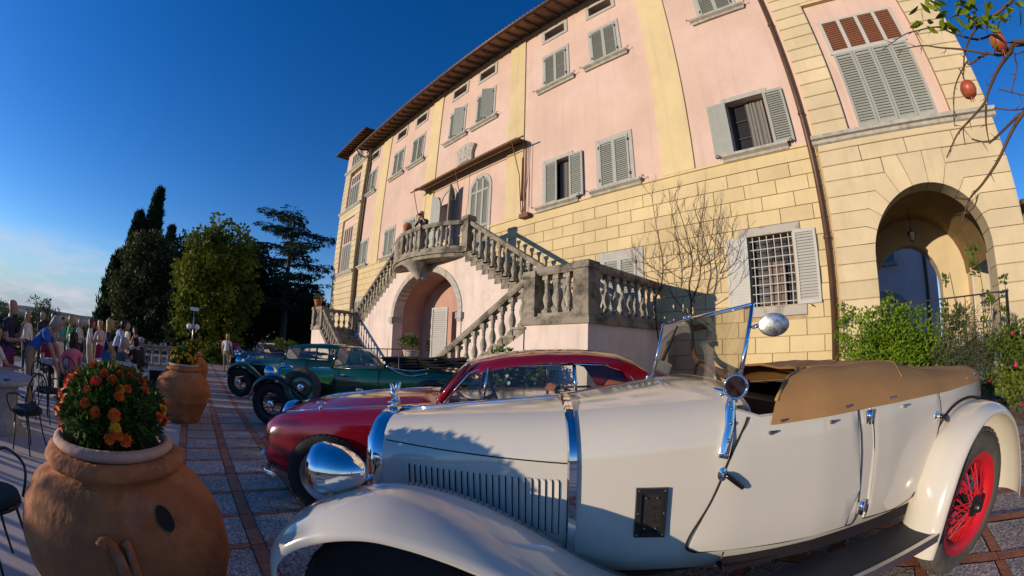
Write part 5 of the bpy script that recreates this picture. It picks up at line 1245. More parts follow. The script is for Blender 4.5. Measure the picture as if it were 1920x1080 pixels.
        m=MB(); m.box(.3,.42,-.55,.55,.9,1.2); L('seat_back',m,BROWNL,c)
    else:
        m=MB(); m.box(-.1,1.6,-.56,.56,1.051,1.062); L('cockpit',m,INTD,c)
        for sd in (1,-1):
            m=MB(); m.tube([(1.80,sd*.57,1.03),(1.67,sd*.55,1.40)],.024,8,flat=.7); L('pillar',m,paint,c,True)
            if kind=='drophead':
                m=MB(); m.add([(1.72,sd*.60,1.05),(.98,sd*.66,1.06),(.98,sd*.60,1.385),(1.66,sd*.56,1.385)],[(0,1,2,3)]); L('side_glass',m,GLASS,c)
                m=MB(); m.tube([(1.66,sd*.56,1.39),(.62,sd*.60,1.39),(.62,sd*.64,1.06)],.009,5); m.tube([(.98,sd*.60,1.385),(.98,sd*.66,1.05)],.008,5) if False else None; L('window_frame',m,IRON,c)
                m=MB(); m.tube([(.98,sd*.60,1.385),(.98,sd*.66,1.05)],.008,5); L('window_frame',m,IRON,c)
                m=MB(); m.tube(smooth_pts([(.82,sd*.70,1.10),(.6,sd*.715,1.06),(.35,sd*.72,1.04),(.12,sd*.71,1.08)]),.010,6); L('landau_iron',m,CHROME,c,True)
                m=MB(); m.tube(smooth_pts([(.82,sd*.705,1.12),(.6,sd*.72,1.00),(.4,sd*.725,.96),(.15,sd*.71,1.0)]),.010,6); L('landau_iron',m,CHROME,c,True)
        m=MB(); m.add([(1.80,-.55,1.04),(1.80,.55,1.04),(1.675,.53,1.39),(1.675,-.53,1.39)],[(0,1,2,3)]); L('windscreen',m,GLASS,c)
        m=MB(); m.tube([(1.67,-.56,1.40),(1.67,.56,1.40)],.016,6); L('screen_rail',m,CHROME if kind!='drophead' else paint,c)
        for t in (.3,-.3):
            m=MB(); m.loft([[(x,t+w*k,z) for k in (-1,-.6,0,.6,1)] for x,z,w in ((.95,.9,.22),(.86,1.15,.22),(.80,1.22,.19),(.74,1.2,.19),(.74,.95,.22))],closed=False); L('seat_back',m,BROWNL,c,True)
        m=MB(); m.tube([(1.38+.06*cos(q),-.3+.2*sin(q),1.13+.16*cos(q)) for q in [2*PI*i/18 for i in range(19)]],.012,6); L('steering_wheel',m,BLKS,c,True)
        r=random.Random(5)
        for k in range(4 if kind=='drophead' else 2):      # folded hood, layer upon layer
            zz=1.085+.045*k; m=MB(); rr=[]
            for i in range(13):
                s=.80-1.55*i/12+.05*k*(i==0); w=.60+.03*sin(i*1.1+k)-.02*k; hh=.028+.01*sin(i*2.2+k*1.7); z0=zz-.06*max(0,(i-9)/3)+.012*sin(i*1.7+k)
                rr.append([(s,w,z0),(s,w*.98,z0+hh),(s,w*.5,z0+hh*1.4),(s,0,z0+hh*1.5),(s,-w*.5,z0+hh*1.4),(s,-w*.98,z0+hh),(s,-w,z0)])
            m.loft(rr); L('folded_hood',m,BLKC,c,True)
    return c
prewar('drophead_car','green drophead with black folded hood and spare wheel on its wing',-6.23,4.14,56,GREENP,BLACKP,'drophead',spare=True)
prewar('saloon_car','dark teal vintage saloon parked beyond the green drophead',-10.2,3.98,56,TEALP,TEALP,'saloon')
prewar('open_car','black vintage open car beyond the teal saloon',-16.6,4.6,60,BLACKP,BLACKP,'open')
prewar('open_car','midnight blue open car with upright screen farther down the line',-21.5,5.0,60,NAVYP,NAVYP,'open')
prewar('open_car','pale green open car standing behind the teal saloon bonnet',-19.4,7.1,62,PALEP,BLACKP,'open')
prewar('saloon_car','maroon saloon with chrome grille facing the terrace at the end of the line',-27.5,2.2,10,MAROONP,MAROONP,'saloon')
# ================================================================ terracotta jars and flowers
POT=M('weathered_terracotta',(.47,.17,.05),.9,col2=(.25,.075,.028),mix=(.35,.72),scale=3.2,bump=.55,bscale=26)
def dirty(m,scale,c2,lo,hi):       # chalky bloom and dark lichen over an existing colour
    t=m.node_tree; b=t.nodes['Principled BSDF']; src=b.inputs['Base Color'].links[0].from_socket
    co=N(t,'ShaderNodeTexCoord'); n=N(t,'ShaderNodeTexNoise'); n.inputs['Scale'].default_value=scale; n.inputs['Detail'].default_value=8; n.inputs['Roughness'].default_value=.7; t.links.new(co.outputs['Object'],n.inputs[0])
    r=N(t,'ShaderNodeMapRange'); t.links.new(n.outputs[0],r.inputs[0]); r.inputs[1].default_value=lo; r.inputs[2].default_value=hi
    mx=N(t,'ShaderNodeMix',data_type='RGBA'); t.links.new(r.outputs[0],mx.inputs[0]); t.links.new(src,mx.inputs[6]); mx.inputs[7].default_value=(*c2,1); t.links.new(mx.outputs[2],b.inputs['Base Color'])
dirty(POT,2.3,(.42,.30,.22),.55,.8); dirty(POT,5.5,(.06,.035,.02),.58,.8)
dirty(PINK,.35,(.66,.50,.44),.5,.85); dirty(PINK2,1.1,(.44,.36,.31),.56,.85); dirty(YEL,.5,(.66,.52,.30),.5,.85); dirty(CREAM,.6,(.50,.40,.24),.55,.9)
def streak(m,c2,lo,hi,sx=5,sz=.3):      # rain streaks running down the plaster
    t=m.node_tree; b=t.nodes['Principled BSDF']; src=b.inputs['Base Color'].links[0].from_socket
    co=N(t,'ShaderNodeTexCoord'); mpg=N(t,'ShaderNodeMapping'); mpg.inputs['Scale'].default_value=(sx,sx,sz); t.links.new(co.outputs['Object'],mpg.inputs[0]); n=N(t,'ShaderNodeTexNoise'); n.inputs['Scale'].default_value=1; n.inputs['Detail'].default_value=6; n.inputs['Roughness'].default_value=.6; t.links.new(mpg.outputs[0],n.inputs[0])
    r=N(t,'ShaderNodeMapRange'); t.links.new(n.outputs[0],r.inputs[0]); r.inputs[1].default_value=lo; r.inputs[2].default_value=hi; r.inputs[4].default_value=.5
    mx=N(t,'ShaderNodeMix',data_type='RGBA'); t.links.new(r.outputs[0],mx.inputs[0]); t.links.new(src,mx.inputs[6]); mx.inputs[7].default_value=(*c2,1); t.links.new(mx.outputs[2],b.inputs['Base Color'])
streak(PINK,(.44,.33,.27),.52,.80); streak(PINK2,(.27,.22,.18),.54,.80,4,.5); streak(YEL,(.44,.34,.18),.52,.82); streak(CREAM,(.40,.33,.20),.52,.8,4,.5); streak(SHUT,(.24,.24,.21),.5,.8,9,.8); streak(STONE,(.16,.145,.12),.5,.75,7,1.2)
POTRIM=M('pale_terracotta_rim',(.50,.30,.22),.85,var=.15,scale=5,bump=.25)
SOIL=M('potting_soil',(.025,.018,.012),.95,var=.4,scale=20,bump=.6)
LF_MAR=leafmat('marigold_foliage',(.03,.065,.012),(.10,.17,.03),6)
ORF=M('orange_petals',(.72,.17,.008),.6,col2=(.75,.06,.005),mix=(.4,.6),scale=30); YEF=M('yellow_petals',(.75,.42,.01),.6,var=.15,scale=25); REF=M('pink_red_petals',(.55,.02,.09),.6,var=.2,scale=25); WHF=M('white_petals',(.75,.75,.70),.6,var=.05)
def flower(m,r,c,nrm,rad,layers=5):
    nrm=Vector(nrm).normalized(); u=nrm.orthogonal().normalized(); v=nrm.cross(u)
    for k in range(layers):
        n=11-k; rr=rad*(1-.17*k)
        for i in range(n):
            a=2*PI*i/n+k*.4+r.uniform(-.15,.15); d=(u*cos(a)+v*sin(a)); tip=c+d*rr+nrm*(rad*.18*k+r.uniform(0,.15)*rad); s=d.cross(nrm)*rr*.33
            m.add([c+nrm*rad*.1*k,c+d*rr*.6+s+nrm*(rad*.16*k+.1*rad),tip,c+d*rr*.6-s+nrm*(rad*.16*k+.1*rad)],[(0,1,2,3)])
def jar(name,label,loc,sc,flowers,seed,nf,detail=True,group=None,top=0):
    p=E(name,loc,label,'planter',group); x,y,z=loc; r=random.Random(seed)
    prof=[(.27,0),(.30,.02),(.33,.10),(.335,.12),(.40,.24),(.455,.36),(.47,.375),(.465,.39),(.49,.47),(.50,.55),(.485,.64),(.45,.72),(.40,.785),(.33,.835),(.29,.85),(.295,.86),(.325,.87),(.338,.89),(.33,.912),(.30,.925),(.28,.93),(.25,.925),(.24,.88),(.235,.80)]
    m=MB(); n=56; k=len(prof); rings=[]
    for i in range(n+1):
        a=2*PI*(i%n)/n; rings.append([((q+.006*sin(3*a+zz*9)+.004*sin(7*a+zz*23)+.003*sin(13*a-zz*37))*cos(a)*sc+x,(q+.006*sin(3*a+zz*9)+.004*sin(7*a+zz*23)+.003*sin(13*a-zz*37))*sin(a)*sc+y,z+zz*sc) for q,zz in prof])
    m.loft(rings,closed=False); O('jar_body',m,POT,p,smooth=True)
    m=MB(); m.lathe([(.238*sc,.92*sc),(.268*sc,.93*sc),(.285*sc,.948*sc),(.28*sc,.966*sc),(.256*sc,.976*sc),(.236*sc,.962*sc),(.23*sc,.9*sc)],40,loc,cap=False); O('liner_rim',m,POTRIM,p,smooth=True)
    m=MB(); m.lathe([(.236*sc,.91*sc),(.12*sc,.945*sc),(.0,.95*sc)],20,loc,cap=False); O('soil',m,SOIL,p,smooth=True)
    if detail:
        # moulded tendril in relief and the drain hole, on the side facing the forecourt
        a0=math.atan2(-y,-x)
        def onjar(da,zz,o): 
            q=interp([(b_,a_) for a_,b_ in prof[:18]],zz)+o; a=a0+da; return (x+q*cos(a)*sc,y+q*sin(a)*sc,z+zz*sc)
        for nm,pts,rr in (('relief_stem',[(.02,.36,.0),(.05,.47,.012),(.06,.58,.018),(.10,.68,.02),(.17,.72,.022),(.21,.70,.02)],[.012,.03,.028,.022,.022,.03]),('relief_stem',[(-.05,.36,.0),(-.04,.49,.012),(-.01,.61,.014),(.0,.69,.014),(.03,.72,.02)],[.01,.022,.02,.016,.02]),('relief_stem',[(-.08,.55,.006),(-.10,.47,.010),(-.18,.40,.010),(-.32,.37,.006)],[.008,.016,.014,.006])):
            m=MB(); m.tube([onjar(-d_,zz,o) for d_,zz,o in smooth_pts(pts,3)],[interp([(i/(len(rr)-1),v) for i,v in enumerate(rr)],j/(3*(len(pts)-1))) for j in range(3*(len(pts)-1)+1)],7); O(nm,m,POT,p,smooth=True)
        m=MB(); c=[onjar(.40+.075*cos(t),.765+.04*sin(t),.016) for t in [2*PI*i/16 for i in range(16)]]; m.add(c,[tuple(range(16))]); O('drain_hole',m,GAP,p)
    pl=E('marigold_plant' if flowers is not None else 'plant',(x,y,z+.96*sc),top,'flowers'); R0=.245*sc
    m=MB(); st_=MB(); cz=z+1.07*sc
    for _ in range(40): 
        d=rdir(r); st_.tube([(x+d.x*.05,y+d.y*.05,z+.94*sc),(x+d.x*R0*.6,y+d.y*R0*.6,cz+abs(d.z)*.1)],[.006,.003],4)
    O('stem',st_,LF_MAR,pl,kind='stuff')
    for _ in range(2300 if detail else 800):
        d=rdir(r); kk=r.random()**.35; q=Vector((x+d.x*R0*.98*kk,y+d.y*R0*.98*kk,cz+d.z*.165*sc*kk*(1.12 if d.z>0 else .8)))
        dd=(d+rdir(r)*.7+Vector((0,0,.3))).normalized()
        for _k in range(3): leaf(m,q+rdir(r)*.012,(dd+rdir(r)*.6).normalized(),rdir(r),.038*sc if detail else .055,.013*sc if detail else .022)
    O('foliage',m,LF_MAR,pl)
    for i in range(nf):
        for _t in range(20):
            d=rdir(r); 
            if d.z>-.35: break
        c=Vector((x+d.x*R0*1.02,y+d.y*R0*1.02,cz+d.z*.185*sc)); m=MB(); flower(m,r,c,d+Vector((0,0,.35)),r.uniform(.021,.031)*sc if detail else .036); O('blossom',m,flowers[i%len(flowers)],pl)
jar('terracotta_jar','big weathered terracotta jar with drain hole and relief stem holding orange marigolds',(-1.90,-.40,gz(-1.9,-.4)),1.0,[ORF,ORF,ORF,ORF,ORF,YEF],51,74,top='orange marigolds growing in the nearest terracotta jar with relief stem')
jar('terracotta_jar','terracotta jar holding bright yellow marigolds beside the brick strip',(-7.60,-.24,gz(-7.6,-.24)),1.0,[YEF],52,60,False,top='bright yellow marigolds in the jar beside the brick strip')
jar('terracotta_jar','farther terracotta jar half hidden behind the yellow marigolds',(-12.6,-.18,gz(-12.6,-.18)),1.08,[YEF],53,40,False,top='yellow green flowers in the farther half hidden jar')
# ================================================================ cafe furniture
TABS=M('mottled_stone_table',(.36,.33,.31),.7,var=.3,scale=14,bump=.35); GRNI=M('green_painted_iron',(.018,.030,.026),.4,metal=.2,var=.2,scale=12); SEATG=M('dark_green_cushion',(.012,.022,.018),.8,var=.3,scale=60,bump=.4)
def stone_table(label,x,y,r,h=.70,bits=True):
    z=gz(x,y); p=E('stone_table',(x,y,z),label,'table','round stone cafe tables')
    m=MB(); m.lathe([(.0,h-.07),(r*.9,h-.07),(r,h-.055),(r+.01,h-.03),(r,h-.008),(r*.97,h),(.0,h+.002)],36,(x,y,z),cap=False); O('table_top',m,TABS,p,smooth=40)
    m=MB(); m.lathe([(.30,0),(.31,.03),(.30,.10),(.27,.115),(.24,.2),(.22,.36),(.24,.5),(.29,h-.12),(.31,h-.07)],28,(x,y,z)); O('pedestal',m,TABS,p,smooth=40)
    return p
stone_table('round stone table by the green iron chair with a black phone on it',-5.75,-2.95,.52)
stone_table('round stone table in front of the woman in the pink sweater',-9.35,-3.1,.55)
stone_table('round stone table by the couple at the balustrade',-14.6,-2.6,.5)
stone_table('round stone table beside the woman in the blue skirt',-11.3,-2.3,.5)
m=MB(); m.box(-5.48,-5.38,-2.72,-2.66,gz(-5.75,-2.95)+.702,gz(-5.75,-2.95)+.714); tag(O('phone',m,BLKS),'small black phone lying on the round stone table','phone')
def chair_proto():
    p=E('iron_chair',(0,0,0)); q=p
    m=MB(); m.lathe([(.0,.44),(.19,.44),(.205,.455),(.20,.475),(.17,.485),(.0,.487)],20,cap=False); L('seat',m,SEATG,p,True)
    m=MB(); m.tube([(.2*cos(a),.2*sin(a),.435) for a in [2*PI*i/24 for i in range(25)]],.010,6); L('seat_ring',m,GRNI,p,True)
    for a in (45,135,225,315):
        c,s=cos(R(a)),sin(R(a)); m=MB(); m.tube([(.16*c,.16*s,.435),(.19*c,.19*s,.2),(.235*c,.235*s,0)],[.011,.010,.010],7); L('leg',m,GRNI,p,True)
    hp=[(-.19,-.19+0,.42)]+[(-.20-.05*sin(PI*i/12),-.20*cos(PI*i/12),.55+.33*sin(PI*i/12)) for i in range(13)]+[(-.19,.19,.42)]
    m=MB(); m.tube(hp,.011,7); L('back_hoop',m,GRNI,p,True)
    for sd in (1,-1):
        m=MB(); m.tube([(-.19,0,.45),(-.215,sd*.03,.58),(-.225,sd*.10,.68),(-.225,sd*.13,.76),(-.22,sd*.10,.80),(-.22,sd*.07,.77),(-.22,sd*.085,.74)],.006,5); L('scroll',m,GRNI,p,True)
        m=MB(); m.tube(smooth_pts([(-.22,sd*.205,.62),(-.10,sd*.25,.66),(.08,sd*.25,.63),(.13,sd*.23,.56),(.10,sd*.20,.44)]),.010,6); L('arm',m,GRNI,p,True)
    m=MB(); m.tube([(-.19,0,.45),(-.24,0,.66),(-.25,0,.87)],.006,5); L('scroll',m,GRNI,p,True)
    return p
chp=chair_proto(); first=[True]
def chair(x,y,rz,label):
    c=chp if first[0] else dup(chp); first[0]=False; c.location=(x,y,gz(x,y)); c.rotation_euler=(0,0,R(rz)); tag(c,label,'chair','green iron chairs on the terrace'); return c
chair(-5.02,-2.20,-115,'empty green iron chair with its back to the forecourt')
chair(-6.75,-2.55,160,'empty green iron chair tucked between the two stone tables')
chair(-2.35,-1.38,60,'green iron chair half hidden behind the marigold jar')
chair(-6.55,-3.55,35,'green iron chair under the seated man in white'); 
chair(-8.35,-2.55,165,'green iron chair under the woman in the pink sweater')
chair(-10.6,-3.25,150,'green iron chair under the woman in purple')
chair(-9.6,-1.75,130,'green iron chair under the grey haired guest')
chair(-14.9,-1.95,-100,'green iron chair under the guest in dark blue by the balustrade'); chair(-15.2,-3.2,60,'green iron chair under the guest drinking by the balustrade')
# folding canvas chairs: pale arms over dark canvas
def canvas_chair(x,y,rz,label):
    p=E('canvas_chair',(x,y,gz(x,y)),label,'chair','folding canvas chairs',R(rz)); PW=M('pale_painted_wood',(.55,.52,.45),.5,var=.1)
    m=MB(); m.box(-.26,-.22,-.28,.28,.80,.86); L('top_rail',m,PW,p)
    m=MB(); m.box(-.245,-.235,-.26,.26,.52,.80); L('back_canvas',m,INTD,p); m=MB(); m.box(-.2,.25,-.25,.25,.43,.45); L('seat_canvas',m,INTD,p)
    for sd in (1,-1):
        m=MB(); m.box(-.26,.28,sd*.29-.03,sd*.29+.03,.62,.65); L('arm',m,PW,p)
        for a,b in ((-.24,.24),(.24,-.24)): m=MB(); m.tube([(a,sd*.28,0),(b,sd*.28,.43 if b>0 else .8)],.014,6); L('leg',m,PW,p)
canvas_chair(-8.7,-1.35,150,'folding chair with pale top rail and dark canvas back'); canvas_chair(-8.3,-.75,200,'folding chair with pale arm next to the yellow marigold jar')
# glasses and papers on the table
GLS=glassmat('drinking_glass',(.95,.97,.97),.12)
for i,(dx,dy) in enumerate(((.1,.1),(-.15,.2),(.2,-.2))):
    x,y=-9.35+dx,-3.1+dy; z=gz(-9.35,-3.1)+.702; m=MB(); m.lathe([(.03,0),(.032,.002),(.006,.01),(.005,.07),(.03,.10),(.036,.14),(.03,.18)],12,(x,y,z),cap=False); tag(O('wine_glass',m,GLS,smooth=True),['stemmed wine glass nearest the white paper sheet','stemmed wine glass at the rim away from the pink sweater','stemmed wine glass on the rim beside the blue shirt'][i],'glass','wine glasses on the stone table')
m=MB(); m.box(-9.2,-8.95,-2.95,-2.75,gz(-9.3,-3)+.703,gz(-9.3,-3)+.707); tag(O('paper_sheet',m,STK),'white sheet of paper on the stone table','paper')
# ================================================================ balustrades of the terrace
def balustrade(label,x0,y0,x1,y1):
    p=E('terrace_balustrade',((x0+x1)/2,(y0+y1)/2,gz((x0+x1)/2,(y0+y1)/2)),label,'balustrade'); d=Vector((x1-x0,y1-y0,0)); n=int(d.length/.36); u=d.normalized(); q=Vector((-u.y,u.x,0))
    def bar(w,za,zb,nm):
        m=MB(); a,b=Vector((x0,y0,0)),Vector((x1,y1,0)); m.add([(c+q*s*w).to_tuple()[:2]+(gz(c.x,c.y)+z,) for z in (za,zb) for c,s in ((a,-1),(b,-1),(b,1),(a,1))],[(3,2,1,0),(4,5,6,7),(0,1,5,4),(1,2,6,5),(2,3,7,6),(3,0,4,7)]); O(nm,m,WSTONE,p)
    bar(.15,-.1,.12,'plinth'); bar(.14,.84,.98,'handrail')
    for i in range(n+1):
        c=Vector((x0,y0,0)).lerp(Vector((x1,y1,0)),i/n); z=gz(c.x,c.y)
        if i%8==0: m=MB(); m.box(c.x-.14,c.x+.14,c.y-.14,c.y+.14,z+.12,z+.84); O('pier',m,WSTONE,p)
        else: inst('baluster',BME,p,(c.x,c.y,z+.16),sc=(1,1,1))
balustrade('weathered stone balustrade closing the far end of the terrace',-19.6,-7.0,-19.6,-.6)
balustrade('long stone balustrade along the open edge of the terrace',-9.8,-5.6,6,-5.6)
# trees kept on clear stems along the terrace edge: their crowns shade the forecourt
r=random.Random(77); hd=E('terrace_hedge',(-7,-6.5,gz(-7,-6.5)-.2),'row of clipped evergreens on clear stems behind the terrace balustrade','hedge')
m=MB(); t=MB(); x=-11.3; 
while x<-3.45:
    top=r.uniform(1.52,1.76)+(.24 if r.random()<.3 else 0); zb=gz(x,-6.5)-.25; t.tube([(x,-6.5,zb),(x+r.uniform(-.05,.05),-6.5,zb+1.5)],[.05,.03],6)
    for _ in range(13):
        d=rdir(r); clump(m,r,(x+d.x*.40,-6.5+d.y*.3,zb+.25+(top+1.12)*.5+d.z*(top-1.12)*.42),.17,46,.12,.06)
    if x>-8: clump(m,r,(x+.3,-6.45,zb+.25+top+.1),.2,60,.10,.05)
    x+=r.uniform(.42,.62)
O('crown',m,LF_DARK,hd); O('stem',t,BARK,hd,kind='stuff')
# ================================================================ globe lamps
def globe_lamp(label,x,y,h,flood):
    p=E('lamp_post',(x,y,gz(x,y)),label,'lamp','globe lamps by the trees'); z=gz(x,y); G=M('opal_glass_globe',(.78,.78,.75),.3,var=0)
    m=MB(); m.tube([(x,y,z),(x,y,z+h+(.95 if flood else .05))],.035,8); m.tube([(x,y,z),(x,y,z+.3)],.07,8) if False else None; O('post',m,ALU,p,smooth=True)
    for s in (-1,1):
        m=MB(); m.tube([(x,y,z+h-.35),(x,y+s*.2,z+h-.3),(x,y+s*.25,z+h-.17)],.018,6); O('arm',m,ALU,p); m=MB(); m.ball((x,y+s*.25,z+h),.18,n=16,k=10); O('globe',m,G,p,smooth=True)
    if flood: m=MB(); m.box(x-.2,x+.2,y-.28,y+.28,z+h+.95,z+h+1.15); O('floodlight',m,ALU,p)
globe_lamp('lamp post with two white globes and a floodlight box on top',-27,-.35,2.1,True); globe_lamp('smaller lamp post with two white globes beyond the maroon saloon',-39,2.0,2.0,False)
# ================================================================ people
SKIN=M('skin',(.42,.22,.145),.55,var=.08,scale=12,sss=.1); HAIRS={'grey':M('grey_hair',(.30,.29,.28),.6,var=.2,scale=40),'dark':M('dark_hair',(.015,.011,.009),.5,var=.3,scale=40),'brown':M('brown_hair',(.09,.045,.02),.5,var=.3,scale=40),'blond':M('blond_hair',(.42,.28,.11),.5,var=.25,scale=40),'red':M('red_brown_hair',(.12,.02,.012),.5,var=.3,scale=40),'bald':None}
def cloth(n,c): return M(n+'_cloth',c,.85,var=.12,scale=9,bump=.25,bscale=30)
EYE=M('eye_dark',(.02,.015,.012),.3,var=0); SHOE=M('brown_shoe',(.05,.03,.02),.6,var=.2)
def person(label,x,y,z,face,h,top,bottom,hair,pose='stand',sleeve='short',group='guests on the terrace',hairlen=0,skirt=None,glasses=False,female=False,seatz=None,arms=None,bare_leg=False,bag=False):
    k=h/1.70; p=E('person',(x,y,z),label,'person',group,R(face)); p['category']='person'
    J={}; sh=.185 if not female else .165; lean=0
    V=lambda a,b,c:Vector((a,b,c))
    pel=V(0,0,.93); 
    if pose=='sit': pel=V(0,0,.52)
    tl={'stand':0.02,'bend':.85,'sit':.06,'lean':.35,'photo':.42}.get(pose,.02)
    def tor(d,zz=0,side=0): return pel+V(sin(tl)*d,side,cos(tl)*d)
    pts=[];rad=[];edg=[];mat=[]
    def add(v,rx,par_,mt,ry=None): 
        pts.append(v*k); rad.append((rx*k,(ry or rx)*k)); i=len(pts)-1
        if par_ is not None: edg.append((par_,i)); mat.append((par_,i,mt))
        return i
    w=.155 if not female else .15
    i0=add(pel,w,None,1,.115); i1=add(tor(.17),.142 if not female else .12,i0,0,.105); i2=add(tor(.34),.158 if not female else .14,i1,0,.11); i3=add(tor(.46),.11,i2,0,.085)
    nk=tor(.52); hd=tor(.60)+V(.025,0,.01)
    if pose in('bend','photo','lean'): hd=tor(.58)+V(.05,0,.0)
    i4=add(nk,.056,i3,2,.056); i5=add(hd,.058,i4,2)
    HP=arms or {}
    for s in (1,-1):
        S=tor(.44,side=s*sh); key='L' if s>0 else 'R'
        el,wr=HP.get(key,(S+V(.02,s*.06,-.28),S+V(.10,s*.07,-.52)))
        if not isinstance(el,Vector): el=S+V(*el); wr=S+V(*wr)
        a=add(tor(.43,side=s*sh*.55),.085,i3,0); b=add(S,.066,a,0); mid=S.lerp(el,.6); c=add(mid,.05,b,0); e=add(el,.043,c,0 if sleeve=='long' else 2); f=add(el.lerp(wr,.5),.037,e,0 if sleeve=='long' else 2); g=add(wr,.027,f,2)
        fd=(wr-el).normalized(); sd_=fd.cross(V(0,0,1)); sd_=sd_.normalized() if sd_.length>.1 else V(0,1,0); palm=wr+fd*.065; pm=add(palm,.027,g,2,.018)
        for q,(off,ln) in enumerate(((-.026,.060),(-.009,.072),(.009,.068),(.026,.052))): kn=add(palm+fd*.03+sd_*off,.0095,pm,2); add(palm+fd*(.03+ln*.8)+sd_*off*1.1-V(0,0,.022),.0075,kn,2)
        th=add(wr+fd*.035+sd_*.034*s,.010,g,2); add(wr+fd*.075+sd_*.048*s-V(0,0,.006),.008,th,2)
        H=pel+V(0,s*.085,-.05)
        if pose=='sit': kn=pel+V(.42,s*.11,.0); an=pel+V(.40,s*.10,-.42); toe=an+V(.15,s*.02,-.045)
        elif pose=='walk': kn=pel+V(.10*s,s*.09,-.42); an=pel+V(-.05+.12*s,s*.09,-.84); toe=an+V(.14,s*.02,-.045)
        else: kn=pel+V(.015,s*.10,-.44); an=pel+V(-.02,s*.105,-.85); toe=an+V(.14,s*.03,-.045)
        lm=1; l1=add(H,.092,i0,1); l2=add(H.lerp(kn,.5),.078,l1,1); l3=add(kn,.058,l2,2 if bare_leg else 1); l4=add(kn.lerp(an,.4),.055,l3,2 if bare_leg else 1); l5=add(an,.036,l4,2 if bare_leg else 1); add(toe,.036,l5,3,.028)
    me=bpy.data.meshes.new('skel'); me.from_pydata([tuple(v) for v in pts],edg,[]); ob=bpy.data.objects.new('skel',me); COL.objects.link(ob)
    sk=ob.modifiers.new('s','SKIN'); sk.use_smooth_shade=True
    for i,d in enumerate(me.skin_vertices[0].data): d.radius=rad[i]; d.use_root=(i==0)
    sb=ob.modifiers.new('u','SUBSURF'); sb.levels=1; sb.render_levels=1
    dg=bpy.context.evaluated_depsgraph_get(); bm_=bpy.data.meshes.new_from_object(ob.evaluated_get(dg)); bpy.data.objects.remove(ob)
    base=len(bm_.vertices); 
    body=MB(); body.v=[tuple(v.co) for v in bm_.vertices]; body.f=[tuple(q.vertices) for q in bm_.polygons]
    segs=[(pts[a],pts[b],m_) for a,b,m_ in mat]
    for q in bm_.polygons:
        c=q.center; best=9;bmv=0
        for a,b,m_ in segs:
            ab=b-a; t=max(0,min(1,(c-a).dot(ab)/max(ab.length_squared,1e-9))); dd=(c-(a+ab*t)).length
            if dd<best: best=dd;bmv=m_
        body.m.append(bmv)
    bpy.data.meshes.remove(bm_)
    # head: skull with brow, nose, chin and ears
    hc=(hd+V(.018,0,.075))*k; nod={'bend':.55,'photo':.2,'sit':.1}.get(pose,0); Rm=Matrix.Rotation(nod,3,'Y'); body.cm=2
    rings=[]; n=14
    for zz,rx,ry,ox in ((-.118,.02,.02,.045),(-.105,.055,.045,.03),(-.075,.078,.062,.014),(-.03,.09,.07,.006),(.02,.096,.075,.0),(.065,.092,.074,-.006),(.098,.07,.058,-.01),(.116,.03,.026,-.012)):
        ring=[]
        for j in range(n):
            a=2*PI*j/n; v=V(ox+rx*cos(a),ry*sin(a),zz); 
            if j==0 and -.05<zz<.03: v.x+=.012
            ring.append(hc+Rm@v*k)
        rings.append(ring)
    body.loft(rings)
    nb=[hc+Rm@V(.092,0,.018)*k,hc+Rm@V(.118,0,-.028)*k,hc+Rm@V(.095,0,-.042)*k]; body.tube(nb,[.009*k,.015*k,.008*k],6)
    for s in (1,-1): body.ball(hc+Rm@V(-.005,s*.077,-.008)*k,.016*k,.008*k,.028*k,8,5)
    body.cm=4
    for s in (1,-1): body.ball(hc+Rm@V(.086,s*.03,.012)*k,.009*k,.013*k,.007*k,6,4)
    body.cm=5; body.ball(hc+Rm@V(.086,0,-.066)*k,.008*k,.022*k,.006*k,6,4)
    o=L('body',body,[top,bottom,SKIN,SHOE,EYE,M('lips',(.33,.10,.08),.5,var=0)],p,True)
    if HAIRS.get(hair):
        hm=MB(); rings=[]
        for zz,rr in ((-.02,1.0),(.03,1.06),(.075,1.08),(.108,.9),(.130,.45),(.136,.05)):
            ring=[]
            for j in range(16):
                a=2*PI*j/16; f=max(0,cos(a)); low=-.085*(1-f)**1.2 if zz<0 else 0
                ring.append(hc+Rm@V(-.012+(.098*rr-(.012*f if zz<.06 else 0))*cos(a),.079*rr*sin(a),max(zz,-.02)+low+(.075*f if zz<0 else (.03*f if zz<.05 else 0)))*k)
            rings.append(ring)
        hm.loft(rings)
        if hairlen:
            rr=[[hc+Rm@V(-.045+ax*cos(2*PI*j/12),ay*sin(2*PI*j/12),zz)*k for j in range(12)] for zz,ax,ay in ((.06,.07,.085),(-.02,.065,.098),(-.10,.06,.10),(-.10-hairlen*.6,.05,.09),(-.10-hairlen,.03,.06))]; hm.loft(rr)
        L('hair',hm,HAIRS[hair],p,True)
    if skirt:
        z1=pel.z+.06; ln=skirt[0]; sm_=MB(); rr=[]
        for i in range(6):
            t=i/5; rr.append([Vector(((.125+.06*t+.012*cos(5*a))*cos(a),(.155+.07*t+.012*sin(6*a))*sin(a),z1-ln*t))*k for a in [2*PI*j/24 for j in range(24)]])
        sm_.loft(rr,caps=False); L('skirt',sm_,skirt[1],p,True)
    if glasses:
        gm=MB()
        for s in (1,-1): gm.ball(hc+Rm@V(.097,s*.032,.013)*k,.006*k,.026*k,.018*k,10,5)
        gm.tube([hc+Rm@V(.1,-.01,.016)*k,hc+Rm@V(.1,.01,.016)*k],.003,4); L('sunglasses',gm,BLKS,p,True)
